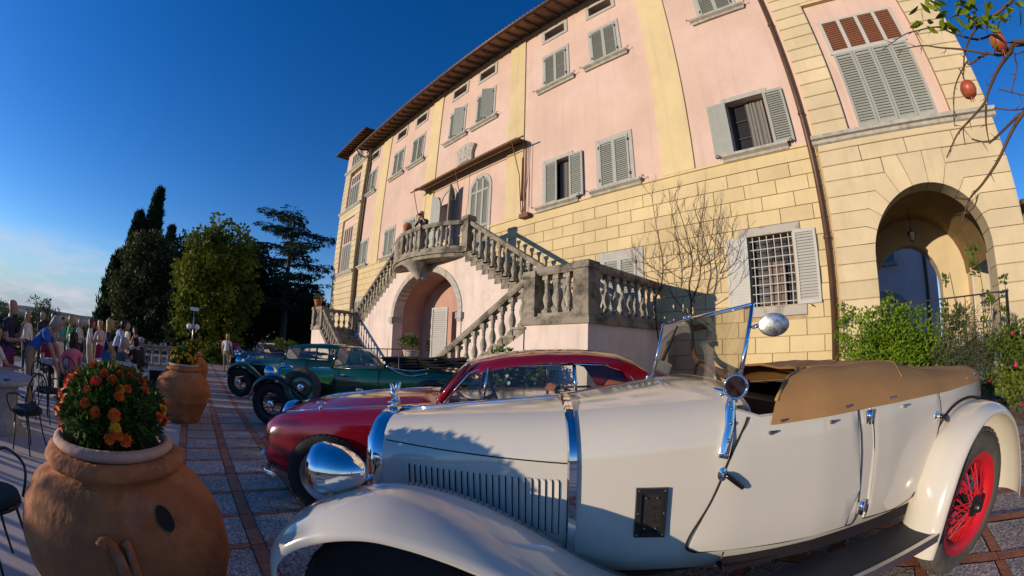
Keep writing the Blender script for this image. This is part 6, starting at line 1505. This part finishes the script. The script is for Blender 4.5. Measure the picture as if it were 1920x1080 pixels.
    if bag:
        bm2=MB(); bm2.box(-.06,.10,.17,.25,.72*k,.98*k); L('shoulder_bag',bm2,INTD,p); bm2=MB(); bm2.tube([(.02,.2,.97*k),(.05,.12,1.2*k),(.0,-.12,1.46*k),(-.08,.0,1.3*k),(-.04,.2,.97*k)],.008,5); L('bag_strap',bm2,INTD,p)
    if pose=='photo':
        cm_=MB(); c0=hc+Rm@V(.14,0,-.01)*k; cm_.box(c0.x-.03,c0.x+.03,-.06,.06,c0.z-.04,c0.z+.04); cm_.tube([c0+V(.02,0,0),c0+V(.10,0,-.01)],[.035,.03],10); L('camera',cm_,BLKS,p)
    return p
def paz(az,d): return d*sin(R(az)),d*cos(R(az))
def P(label,az,d,face,h,top,bot,hair,**kw):
    x,y=paz(az,d); return person(label,x,y,gz(x,y)+kw.pop('dz',0),face,h,top,bot,hair,**kw)
KH=cloth('khaki',(.30,.23,.14)); WH_=cloth('white',(.62,.60,.58)); NV=cloth('navy',(.018,.018,.05)); BL=cloth('bright_blue',(.03,.12,.42)); BE=cloth('beige',(.46,.38,.27)); GR=cloth('green',(.03,.38,.10)); PKW=cloth('pale_pink',(.60,.42,.45)); CR=cloth('crimson',(.22,.01,.06)); BD=cloth('blue_denim',(.04,.12,.26)); PB=cloth('pale_blue',(.42,.48,.62)); PU=cloth('purple',(.13,.02,.12)); PK=cloth('rose_pink',(.60,.14,.24)); OL=cloth('olive',(.10,.09,.06)); BKC=cloth('black',(.015,.015,.017)); LG=cloth('light_grey',(.45,.45,.44)); DB=cloth('dark_blue',(.02,.025,.07))
crossed={'L':((.10,.05,-.26),(.27,-.17,-.20)),'R':((.10,-.05,-.26),(.28,.17,-.24))}
front={'L':((.08,.06,-.26),(.30,-.04,-.22)),'R':((.08,-.06,-.26),(.30,.04,-.24))}
table_={'L':((.16,.08,-.24),(.42,-.02,-.22)),'R':((.16,-.08,-.24),(.42,.04,-.22))}
P('man in navy polo shirt standing with one hand at his chest',-116.2,8.2,85,1.66,NV,PU,'bald',arms={'L':((.06,.08,-.27),(.20,-.02,-.05)),'R':((.1,-.06,-.26),(.30,.06,-.24))})
P('man in bright blue shirt bending over the stone table',-113.2,8.3,100,1.74,BL,KH,'grey',pose='bend',arms={'L':((.18,.06,-.22),(.26,.02,-.46)),'R':((.16,-.06,-.24),(.25,-.02,-.48))})
P('man in white T-shirt sitting on an iron chair',-118.4,7.45,90,1.68,WH_,KH,'dark',pose='sit',arms=table_)
P('woman with sunglasses and beige jacket carrying a black shoulder bag',-110.2,11.2,85,1.62,BE,KH,'brown',sleeve='long',glasses=True,female=True,bag=True,arms=front)
P('man in green polo and white trousers with folded arms',-107.8,12.6,105,1.64,GR,WH_,'blond',arms=crossed)
P('woman in white T-shirt with red brown hair facing her friend',-105.0,13.2,105,1.64,WH_,BE,'red',female=True,hairlen=.05,arms=front)
P('woman in pale pink top and crimson skirt by the terrace trees',-103.5,14.0,-120,1.64,PKW,CR,'blond',female=True,skirt=(.55,CR),arms=front)
P('long haired blond woman in a blue denim skirt',-102.5,10.6,100,1.62,DB,BD,'blond',female=True,hairlen=.22,skirt=(.75,BD),arms={'L':((.10,.04,-.27),(.26,.0,-.48)),'R':((.08,-.05,-.27),(.22,-.04,-.5))})
P('man in pale blue shirt and dark shorts leaning forward',-101.5,12.3,110,1.74,PB,INTD,'dark',pose='lean',bare_leg=True,arms={'L':((.16,.05,-.24),(.34,.02,-.42)),'R':((.14,-.05,-.25),(.33,-.02,-.44))})
person('dark haired woman in purple sitting at a table',-10.6,-3.2,gz(-10.6,-3.2),-40,1.64,PU,BKC,'dark',pose='sit',sleeve='long',female=True,hairlen=.06,arms=table_)
person('woman in a rose pink sweater seated with her back turned',-8.35,-2.58,gz(-8.35,-2.58),222,1.66,PK,BKC,'dark',pose='sit',sleeve='long',female=True,hairlen=.10,arms={'L':((.12,.10,-.24),(.36,.16,-.20)),'R':((.14,-.08,-.24),(.42,.0,-.22))})
person('grey haired guest seated with an arm over the chair',-9.6,-1.78,gz(-9.6,-1.78),130,1.66,OL,KH,'grey',pose='sit',arms={'L':((.05,.12,-.24),(.3,.12,-.26)),'R':((-.05,-.22,-.16),(.05,-.46,-.24))})
person('guest in dark blue with glasses seated by the balustrade',-14.9,-1.98,gz(-14.9,-1.98),-100,1.66,DB,BKC,'grey',pose='sit',sleeve='long',glasses=True,arms=table_)
person('guest in pale blue drinking beside the balustrade',-15.2,-3.0,gz(-15.2,-3.0),60,1.64,PB,BKC,'blond',pose='sit',female=True,arms={'L':((.16,.03,-.2),(.20,-.06,.06)),'R':((.12,-.08,-.24),(.34,.0,-.2))})
P('fair haired person in a white shirt among the far parked cars',-85.9,19.5,150,1.68,WH_,KH,'blond')
person('man on the landing photographing over the balustrade',-12.6,7.42,4.6,-62,1.74,DB,BD,'blond',pose='photo',sleeve='long',group='guest at the villa door',arms={'L':((.10,.06,-.22),(.16,-.10,.02)),'R':((.10,-.06,-.22),(.16,.10,.02))})

P('woman in a light grey cardigan standing behind the green polo',-106.5,15.2,80,1.62,LG,DB,'grey',sleeve='long',female=True,arms=front)
P('man in a dark shirt listening beyond the red haired woman',-104.2,16.5,-100,1.70,BKC,KH,'dark',arms=crossed)
person('guest in rose top seated facing the woman in the pink sweater',-9.9,-3.75,gz(-9.9,-3.75),45,1.62,CR,BKC,'brown',pose='sit',female=True,hairlen=.1,arms=table_)
person('guest in black seated behind the canvas chair',-12.0,-1.75,gz(-12.0,-1.75),-130,1.66,BKC,BKC,'dark',pose='sit',sleeve='long',arms=table_)
person('guest in pale shirt seated near the terrace end',-16.2,-2.4,gz(-16.2,-2.4),-10,1.66,LG,DB,'grey',pose='sit',arms=table_)
chair(-9.9,-3.78,45,'green iron chair under the guest in the rose top'); chair(-12.0,-1.72,-130,'green iron chair under the guest in black'); chair(-16.2,-2.4,-10,'green iron chair under the guest near the terrace end')

LN=cloth('cream_linen',(.56,.50,.40)); TQ=cloth('turquoise',(.05,.32,.36)); ORC=cloth('orange',(.55,.16,.04))
for lb,az,d,fc,h,tp,bt_,hr,kw in (('woman in turquoise blouse standing between the stone tables and the bushes',-109.0,14.2,70,1.60,TQ,WH_,'brown',dict(female=True,hairlen=.12,arms=front)),
 ('man in cream linen jacket near the end balustrade',-99.7,17.0,-60,1.70,LN,LN,'grey',dict(sleeve='long')),
 ('woman in an orange top before the dark evergreen',-98.6,16.6,-110,1.58,ORC,BKC,'dark',dict(female=True,hairlen=.08,arms=crossed)),
 ('man in light grey polo walking behind the seated couple',-100.5,18.2,100,1.68,LG,BKC,'brown',dict(pose='walk')),
 ('man in dark blue jacket at the back of the terrace',-111.8,15.0,80,1.68,DB,BKC,'grey',dict(sleeve='long',arms=front)),
 ('woman in white blouse by the terrace bushes',-113.8,13.5,60,1.60,WH_,DB,'blond',dict(female=True,hairlen=.05,sleeve='long'))): P(lb,az,d,fc,h,tp,bt_,hr,**kw)
def ray(px,py):
    dx,dy=px-960,540-py; rr=math.hypot(dx,dy); th=rr/769.86; return (CAM_R*(dx/rr)+CAM_U*(dy/rr))*sin(th)+CAM_F*cos(th)
def at_px(px,py,d): return Vector((0,0,CAMZ))+ray(px,py)*d
# ================================================================ fittings on the villa front
aw=E('door_awning',(-12.2,8.6,8.3),'rolled olive awning on iron arms above the landing doors','awning')
AWN=M('olive_brown_awning',(.13,.095,.035),.9,var=.25,scale=5,bump=.3)
m=MB(); rr=[]
for i in range(15):
    x=-15.6+6.6*i/14; s=.02*sin(i*1.3); rr.append([(x,8.45+s,8.36),(x,8.42,8.44),(x,8.50,8.52),(x,8.75,8.56),(x,8.98,8.60),(x,8.98,8.56),(x,8.7,8.50),(x,8.52,8.40+s)])
m.loft(rr); O('canvas',m,AWN,aw,smooth=True)
m=MB(); m.tube([(-15.9,8.42,8.38),(-8.6,8.42,8.38)],.03,8); O('front_bar',m,RUST,aw)
m=MB(); m.tube([(-15.0,8.55,8.27),(-9.3,8.55,8.27)],.018,6); O('roller',m,RUST,aw)
for x in (-15.6,-12.4,-9.15):
    m=MB(); m.tube([(x,8.42,8.38),(x+.12,8.7,7.2),(x+.02,8.93,5.9)],.016,6); O('stay',m,RUST,aw)
m=MB(); m.tube([(-9.0,8.96,8.5),(-9.0,8.96,5.78)],.02,6); O('pole',m,RUST,aw); m=MB(); m.tube([(-8.75,8.9,8.42),(-8.75,8.93,6.0)],.010,5); O('cord',m,RUST,aw); m=MB(); m.tube([(-8.87,8.88,8.42),(-8.9,8.93,5.9)],.010,5); O('cord',m,RUST,aw)
m=MB(); m.tube([(-9.08,8.9,7.9),(-9.1,8.9,6.3)],.028,6); O('folded_arm',m,REDL,aw)
m=MB(); m.box(-9.1,-8.7,8.8,8.95,5.66,5.80); O('winch_box',m,RUST,aw)
m=MB(); m.tube([(-15.4,8.4,8.36),(-15.25,8.3,8.30),(-15.0,8.3,8.33)],[.02,.07,.02],8); O('roller_end',m,RUST,aw)
# pots on the stair piers
def small_pot(label,x,y,z,r,h,kind,seed):
    p=E('flower_pot',(x,y,z),label,'flower pot'); m=MB(); m.lathe([(r*.65,0),(r*.7,.01),(r*.95,h*.8),(r*1.08,h*.82),(r*1.08,h),(r*.95,h),(r*.9,h*.85)],20,(x,y,z),cap=False); O('pot',m,POT,p,smooth=40); rr=random.Random(seed)
    m=MB()
    for _ in range(16):
        d=rdir(rr); clump(m,rr,(x+d.x*r*.8,y+d.y*r*.8,z+h+abs(d.z)*r*1.0),r*.5,26,.07,.03)
    O('foliage',m,LF_SHR,p)
    if kind:
        for i in range(14):
            d=rdir(rr); m=MB(); flower(m,rr,Vector((x+d.x*r*1.2,y+d.y*r*1.2,z+h+abs(d.z)*r*1.3)),d,.04,3); O('blossom',m,kind,p)
small_pot('terracotta pot of red flowers on the far stair pier',-20.45,6.0,3.09,.22,.35,REF,61)
m=MB(); m.ball((-12.9,6.85,5.72),.17,n=16,k=10); m.tube([(-12.9,6.85,5.5),(-12.9,6.85,5.6)],.05,8); tag(O('terracotta_globe',m,POT,smooth=True),'round terracotta globe standing on the landing handrail','ornament')
# urn and plants before the recess
def urn(label,x,y,z0,seed):
    p=E('stone_urn',(x,y,z0),label,'urn'); m=MB(); m.lathe([(.22,0),(.22,.5),(.25,.52),(.25,.56),(.12,.6),(.07,.68),(.06,.74),(.10,.80),(.22,.88),(.26,.98),(.27,1.06),(.30,1.08),(.30,1.11),(.25,1.11),(.2,1.0)],20,(x,y,z0),cap=False); O('urn_body',m,STONE,p,smooth=35)
    rr=random.Random(seed); m=MB()
    for _ in range(22): d=rdir(rr); clump(m,rr,(x+d.x*.28-.12,y+d.y*.28,z0+1.2+abs(d.z)*.35),.14,26,.10,.05)
    O('foliage',m,LF_SHR,p)
urn('pale stone urn with leafy plant before the arch recess',-12.2,6.95,gz(-12.2,6.95)+.25,62)
def climber(label,pts,rad,mat,seed,n,l=.10,w=.06,name='climbing_plant',stem=.012):
    rr=random.Random(seed); p=E(name,pts[0],label,'climber'); t=MB(); P_=smooth_pts(pts,5); t.tube(P_,stem,5); O('stem',t,BARK,p); m=MB()
    for i in range(n):
        q=P_[rr.randrange(len(P_))]; clump(m,rr,(q[0]+rr.uniform(-rad,rad),q[1]+rr.uniform(-rad,rad)*.4,q[2]+rr.uniform(-rad,rad)),rad*.5,20,l,w)
    O('foliage',m,mat,p)
climber('leafy climber hanging beside the recess door',[(-10.75,8.3,0),(-10.8,8.2,1.2),(-10.75,8.1,2.2),(-10.8,8.1,3.0)],.16,LF_SHR,63,26)
climber('thin dark climber on the recess wall by the white shutter',[(-13.6,8.6,0),(-13.65,8.6,.9),(-13.6,8.6,1.7)],.14,LF_DARK,64,14)
# white flowering bush against the stair wall, seen through the coupe
b=(-5.55,5.25,gz(-5.55,5.25)); q=shrub('white flowering green bush against the near stair wall',b,.72,.68,LF_SHR,70,60,.10,.05,65,name='flowering_bush')
rr=random.Random(66)
for i in range(40):
    d=rdir(rr); m=MB(); flower(m,rr,Vector((b[0]+d.x*.74,b[1]+d.y*.74,b[2]+.68+d.z*.66)),d,.035,2); O('blossom',m,WHF,q)
# bare small tree trained before the wall
TWIG=M('bare_twig_bark',(.10,.055,.035),.9,var=.3,scale=12)
bt=E('bare_tree',(-2.75,8.3,gz(-2.75,8.3)),'leafless small tree with fanned twigs before the yellow wall','tree'); r=random.Random(88)
m=MB(); tw=MB()
def wallpt(px,py,Y):
    d=ray(px,py); return Vector((0,0,CAMZ))+d*(Y/d.y)
def twig(p0,d,ln,rad,lvl):
    pts=[Vector(p0)]; n=4; dd=Vector(d).normalized()
    for i in range(n): dd=(dd+Vector((r.uniform(-.16,.16),r.uniform(-.12,.10),r.uniform(-.06,.14)))).normalized(); pts.append(pts[-1]+dd*ln/n)
    tw.tube(pts,[rad*(1-.75*i/n) for i in range(n+1)],4)
    if lvl<2:
        for _ in range(3): twig(pts[r.randrange(1,n+1)],(dd+Vector((r.uniform(-.9,.9),r.uniform(-.3,.3),r.uniform(0,.5)))).normalized(),ln*r.uniform(.45,.7),rad*.55,lvl+1)
STEMS=[([(1300,640),(1296,600),(1296,567),(1292,535),(1298,505),(1297,480),(1290,450),(1280,415),(1265,370)],.022),([(1296,567),(1310,530),(1313,500),(1308,470),(1311,430),(1320,385)],.018),([(1313,500),(1325,475),(1335,440),(1338,405)],.012),([(1235,640),(1228,570),(1240,535),(1243,500),(1240,470),(1230,420),(1222,368)],.018),([(1243,500),(1255,490),(1272,478),(1275,450)],.010),([(1313,500),(1340,485),(1352,460),(1357,432)],.011),([(1318,512),(1345,500),(1362,480)],.009),([(1297,480),(1280,462),(1268,430),(1262,405)],.010),([(1243,515),(1215,495),(1195,470)],.009),([(1235,525),(1208,515),(1190,490)],.008),([(1240,512),(1265,508),(1290,480)],.009),([(1296,567),(1330,545),(1362,510)],.010),([(1313,500),(1318,470),(1318,430),(1322,395)],.009),([(1300,600),(1265,560),(1250,520)],.011)]
for k_,(pts,r0) in enumerate(STEMS):
    P3=[Vector(q) for q in smooth_pts([tuple(wallpt(x,y,8.42+.05*sin(k_*2.1))) for x,y in pts],3)]; n=len(P3); m.tube(P3,[r0*1.25*(1-.72*i/(n-1)) for i in range(n)],6)
    for i in range(2,n):
        for _ in range(2):
            if r.random()<.62: twig(P3[i],((P3[i]-P3[i-1]).normalized()*.6+Vector((r.uniform(-1,1),r.uniform(-.3,.2),r.uniform(-.1,.7)))).normalized(),r.uniform(.18,.42),.0062,0 if i>n*.4 else 1)
tr=smooth_pts([(-1.95,8.2,-.1,.12),(-1.98,8.2,.5,.11),(-2.2,8.2,.85,.10),(-2.7,8.2,1.05,.085),(-3.15,8.3,1.3,.06),tuple(wallpt(1300,640,8.42))+(.03,)],4)
m.tube([q[:3] for q in tr],[q[3] for q in tr],8)
O('trunk',m,TWIG,bt,smooth=True); O('twigs',tw,TWIG,bt,kind='stuff')
# ================================================================ planting and iron railing by the tower arch
LF_BR=leafmat('bright_green_foliage',(.07,.14,.008),(.20,.30,.02),3); LF_RM=leafmat('grey_green_foliage',(.05,.07,.035),(.12,.13,.07),4); LF_RS=leafmat('rose_foliage',(.05,.09,.012),(.15,.18,.03),3)
def bush(label,cx,cy,rx,ry,h,mat,nc,nl,l,w,seed,name='garden_bush',fl=None,nf=0):
    z=gz(cx,cy); rr=random.Random(seed); p=E(name,(cx,cy,z),label,'bush'); m=MB(); crown(m,rr,(cx,cy,z+h*.52),rx,ry,h*.5,nc,nl,l,w,(.22,.36)); O('foliage',m,mat,p)
    t=MB()
    for i in range(8): a=rr.uniform(0,6.28); t.tube([(cx,cy,z),(cx+cos(a)*rx*.5,cy+sin(a)*ry*.5,z+h*.7)],[.015,.006],5)
    O('stem',t,TWIG,p,kind='stuff')
    for i in range(nf):
        d=rdir(rr); d.y=-abs(d.y); mm=MB(); flower(mm,rr,Vector((cx+d.x*rx*1.02,cy+d.y*ry*1.02,z+h*.52+d.z*h*.5)),d,.035,3); O('blossom',mm,fl,p)
    return p
bush('bright green leafy bush at the foot of the tower arch',.95,7.75,.95,.6,1.78,LF_BR,150,95,.062,.042,71)
climber('bright green creeper climbing beside the downpipe',[(.05,8.6,.3),(.0,8.65,1.2),(-.02,8.65,1.75),(.0,8.65,2.1)],.16,LF_BR,72,22,.08,.05)
climber('leafy creeper on the jamb inside the arch',[(.95,8.7,.5),(.9,8.7,1.4),(.92,8.75,2.3)],.15,LF_SHR,73,18,.08,.05)
bush('grey green rosemary like bush between the rose bushes',2.15,7.5,.7,.5,1.55,LF_RM,80,90,.11,.014,74)
bush('rose bush with small crimson blooms beside the ivory tourer',3.6,6.5,1.25,.9,1.35,LF_RS,130,70,.075,.045,75,'rose_bush',REF,46)
bush('second rose bush with crimson blooms farther right by the tower',5.6,6.9,1.2,.9,1.5,LF_RS,110,70,.075,.045,76,'rose_bush',REF,26)
bush('small red flowering plant behind the tan tonneau cover',.35,6.7,.5,.4,.95,LF_RS,40,60,.07,.04,79,'rose_bush',REF,12)
for i,(x,y,h) in enumerate(((2.35,7.9,2.5),(2.9,7.8,2.75),(3.2,7.7,2.3),(2.0,7.9,2.1),(4.35,7.2,2.3),(4.7,7.4,2.1))):
    rr=random.Random(90+i); pts=[(x,y,gz(x,y)),(x+rr.uniform(-.1,.1),y,h*.5),(x+rr.uniform(-.25,.25),y,h)]
    climber(['tall rose shoot before the side arch','tallest leafy rose shoot by the iron railing','rose shoot leaning right of the tallest one','short rose shoot near the bright green bush','rose shoot at the outer corner of the tower','outermost rose shoot past the tower corner'][i],pts,.13,LF_RS,90+i,16,.09,.055,name='rose_shoot',stem=.008)
rl=E('iron_railing',(2.7,8.35,gz(2.7,8.35)),'low wrought iron railing across the tower arch','railing')
for a,b in (((.85,8.5),(3.5,8.3)),):
    for z in (1.25,2.12):
        m=MB(); m.tube([(a[0],a[1],z),(b[0],b[1],z)],.014,6); O('rail',m,IRON,rl)
    for i in range(15):
        k=i/14; x=a[0]+(b[0]-a[0])*k; y=a[1]+(b[1]-a[1])*k; m=MB(); m.tube([(x,y,.3),(x,y,2.12)],.009 if i<14 else .03,6); O('bar',m,IRON,rl)
m=MB(); m.box(.8,3.55,8.25,8.55,.1,1.15); O('kerb_wall',m,STONE,rl)
# lantern in the vault
ln=E('hanging_lantern',(2.0,10.6,3.7),'small iron lantern hanging in the tower arch','lantern'); m=MB(); m.tube([(2.0,10.6,4.5),(2.0,10.6,3.95)],.008,5); O('chain',m,IRON,ln); m=MB(); m.lathe([(.03,0),(.09,.04),(.12,.22),(.03,.3)],6,(2.0,10.6,3.66)); O('lantern_body',m,IRON,ln)
# house across the court behind the arch
ch=E('courtyard_house',(1,24.5,gz(1,14)),'shaded lilac grey house across the court seen through the tower arch','building'); LIL=M('lilac_plaster',(.80,.54,.52),.9,var=.12,scale=1)
m=MB(); m.box(-9,5.7,24,32,-1,12); O('wall',m,LIL,ch); m=MB(); m.add([(-9.4,23.5,12),(6.1,23.5,12),(6.1,28,14),(-9.4,28,14),(-9.4,32.5,12),(6.1,32.5,12)],[(0,1,2,3),(3,2,5,4)]); O('roof',m,TERRA,ch)
m=MB(); m.box(2.6,3.25,23.9,24,5.66,7.0); O('window_shutter',m,M('blue_grey_shutter',(.16,.22,.26),.6,var=.1),ch); m=MB(); m.box(1.7,2.58,23.95,24,5.66,7.0); O('window_pane',m,GLASSD,ch); m=MB(); m.box(1.55,3.4,23.85,24,5.45,5.64); O('window_sill',m,STONE,ch)
O('door_surround',arch_ring(2.3,-1,3.3,1.05,.42,.42,23.9,24.0),STONE,ch); m=MB(); m.box(1.25,3.35,23.97,23.99,-1,3.7); O('door',m,M('grey_violet_door',(.22,.19,.22),.7,var=.1),ch)
m=MB(); m.tube([(5.05,23.9,11.9),(5.05,23.9,-1)],.085,8); O('downpipe',m,PIPE,ch)
# second house edge far right
fh=E('far_house',(16,22,gz(16,14)),'pale house edge with dark eaves beyond the tower','building'); m=MB(); m.box(12.6,20,24,30,-1,7.6); O('wall',m,CREAM,fh); m=MB(); m.box(11.9,20.6,23.3,30.6,7.6,7.85); O('eaves',m,RAFT,fh)
# ================================================================ pomegranate tree reaching in from the right
pg=E('pomegranate_tree',(2.5,.75,gz(2.5,.75)),'thorny pomegranate tree with red fruit and few leaves','tree'); r=random.Random(101)
Z8=lambda x,y:(1600+x/2.571,y/2.571)
BR=[([(823,200),(760,250),(700,330),(655,430),(630,500),(560,580),(500,650),(450,760)],2.0,.012,.003),([(900,470),(823,540),(760,640),(700,770),(620,890),(560,960),(520,1080)],1.9,.011,.003),
 ([(823,215),(720,265),(640,260),(560,310),(545,300),(490,420),(485,560),(490,610)],2.05,.008,.002),([(640,260),(540,240),(420,230),(330,220),(210,245)],2.05,.006,.002),([(700,150),(600,190),(480,160),(410,130),(300,150),(240,170),(140,240)],2.1,.006,.002),
 ([(640,500),(640,600),(655,690)],1.98,.006,.002),([(655,690),(700,650),(800,550)],1.95,.004,.006),([(860,-60),(760,10),(700,60),(600,130),(540,240),(530,380)],2.05,.010,.003),([(680,520),(760,530),(823,525)],2.0,.004,.003),([(560,580),(530,620),(540,700)],1.98,.004,.002),([(570,670),(640,685),(700,660)],1.95,.004,.003),([(560,960),(500,955),(500,950)],1.88,.005,.002),([(823,250),(790,330),(760,450)],2.0,.005,.002),([(700,430),(823,460)],2.0,.003,.003),([(600,940),(580,1000),(520,1040)],1.9,.004,.002)]
m=MB(); sp=MB(); ends=[]
hub=at_px(2075,120,2.45)
m.tube(smooth_pts([(2.5,.75,gz(2.5,.75)-.1),(2.55,.85,.9),(2.3,1.05,1.9),tuple(hub)],5),[.09]*6+[.07]*5+[.045]*5,8)
for pts,d,r0,r1 in BR:
    P3=[at_px(*Z8(x,y),d+r.uniform(-.03,.03)) for x,y in pts]
    if pts[0][0]>815: P3=[hub]+P3
    P3=[Vector(q) for q in smooth_pts([tuple(q) for q in P3],4)]; n=len(P3)
    m.tube(P3,[r0+(r1-r0)*i/(n-1) for i in range(n)],6)
    for i in range(3,n-1):
        if r.random()<.65:
            t=(P3[i+1]-P3[i]).normalized(); s=(t*.6+rdir(r)).normalized(); l=r.uniform(.02,.06); sp.tube([P3[i],P3[i]+s*l],[.0025,.0006],4)
            if r.random()<.3: sp.tube([P3[i]+s*l*.5,P3[i]+s*l*.5+rdir(r)*.03],[.0015,.0005],4)
O('trunk',m,TWIG,pg,smooth=True); O('thorns',sp,TWIG,pg,kind='stuff')
LF_PO=leafmat('pomegranate_leaf',(.06,.11,.006),(.22,.27,.02),9,rough=.35)
def bigleaf(mb,p0,d,up_,l,w):
    s=d.cross(up_).normalized(); n=up_-d*up_.dot(d); n.normalize(); pr=[(0,0),(.2,.55),(.45,1),(.7,.8),(.9,.35),(1,0)]
    L_=[p0+d*l*a+s*w*.5*b-n*l*.12*(a*a)+n*w*.12*b for a,b in pr]; R_=[p0+d*l*a-s*w*.5*b-n*l*.12*(a*a)+n*w*.12*b for a,b in pr]; C_=[p0+d*l*a-n*l*.12*(a*a) for a,b in pr]
    for i in range(5): mb.add([C_[i],C_[i+1],L_[i+1],L_[i]],[(0,1,2,3)]); mb.add([C_[i],R_[i],R_[i+1],C_[i+1]],[(0,1,2,3)])
clusters=[(345,70,16,2.05),(430,45,16,2.05),(500,30,18,2.05),(560,60,18,2.05),(620,70,18,2.05),(660,110,14,2.02),(700,140,12,2.0),(520,90,10,2.05),(590,20,14,2.06),(450,110,8,2.05),(700,60,10,2.05),(815,40,8,2.0),(680,190,9,1.98)]
for x,y,n,d in clusters:
    c=at_px(*Z8(x,y),d)
    for _ in range(int(n*.6)):
        mb=MB(); dd=(rdir(r)+Vector((-.2,-.2,-.25))).normalized(); bigleaf(mb,c+rdir(r)*.05,dd,rdir(r),r.uniform(.05,.085),r.uniform(.02,.03)); O('leaf',mb,LF_PO,pg,smooth=True)
FR=M('pomegranate_skin',(.36,.055,.03),.4,col2=(.42,.16,.05),mix=(.45,.75),scale=14,coat=.3)
for (x,y,d,rad,lb) in ((555,432,2.02,.040,'ripe red pomegranate hanging against the yellow tower'),(700,205,2.0,.040,'darker pomegranate tucked under the leaves against the sky')):
    c=at_px(*Z8(x,y),d); f=E('pomegranate',c,lb,'fruit','pomegranates on the tree'); mb=MB(); n=20
    mb.lathe([(.0,-.98*rad),(.35*rad,-.93*rad),(.75*rad,-.68*rad),(.98*rad,-.15*rad),(.98*rad,.25*rad),(.78*rad,.66*rad),(.4*rad,.92*rad),(.1*rad,1.0*rad),(.0,1.0*rad)],n,c,cap=False); O('fruit_body',mb,FR,f,smooth=True)
    mb=MB()
    for k in range(6):
        a=2*PI*k/6; mb.add([c+Vector((cos(a-.4)*rad*.25,sin(a-.4)*rad*.25,-rad*.95)),c+Vector((cos(a+.4)*rad*.25,sin(a+.4)*rad*.25,-rad*.95)),c+Vector((cos(a)*rad*.38,sin(a)*rad*.38,-rad*1.45))],[(0,1,2)])
    O('calyx',mb,FR,f)
    mb=MB(); mb.tube([c+Vector((0,0,rad)),c+Vector((.005,0,rad*1.9)),c+Vector((.0,.0,rad*2.6))],.003,5); O('stalk',mb,TWIG,f)
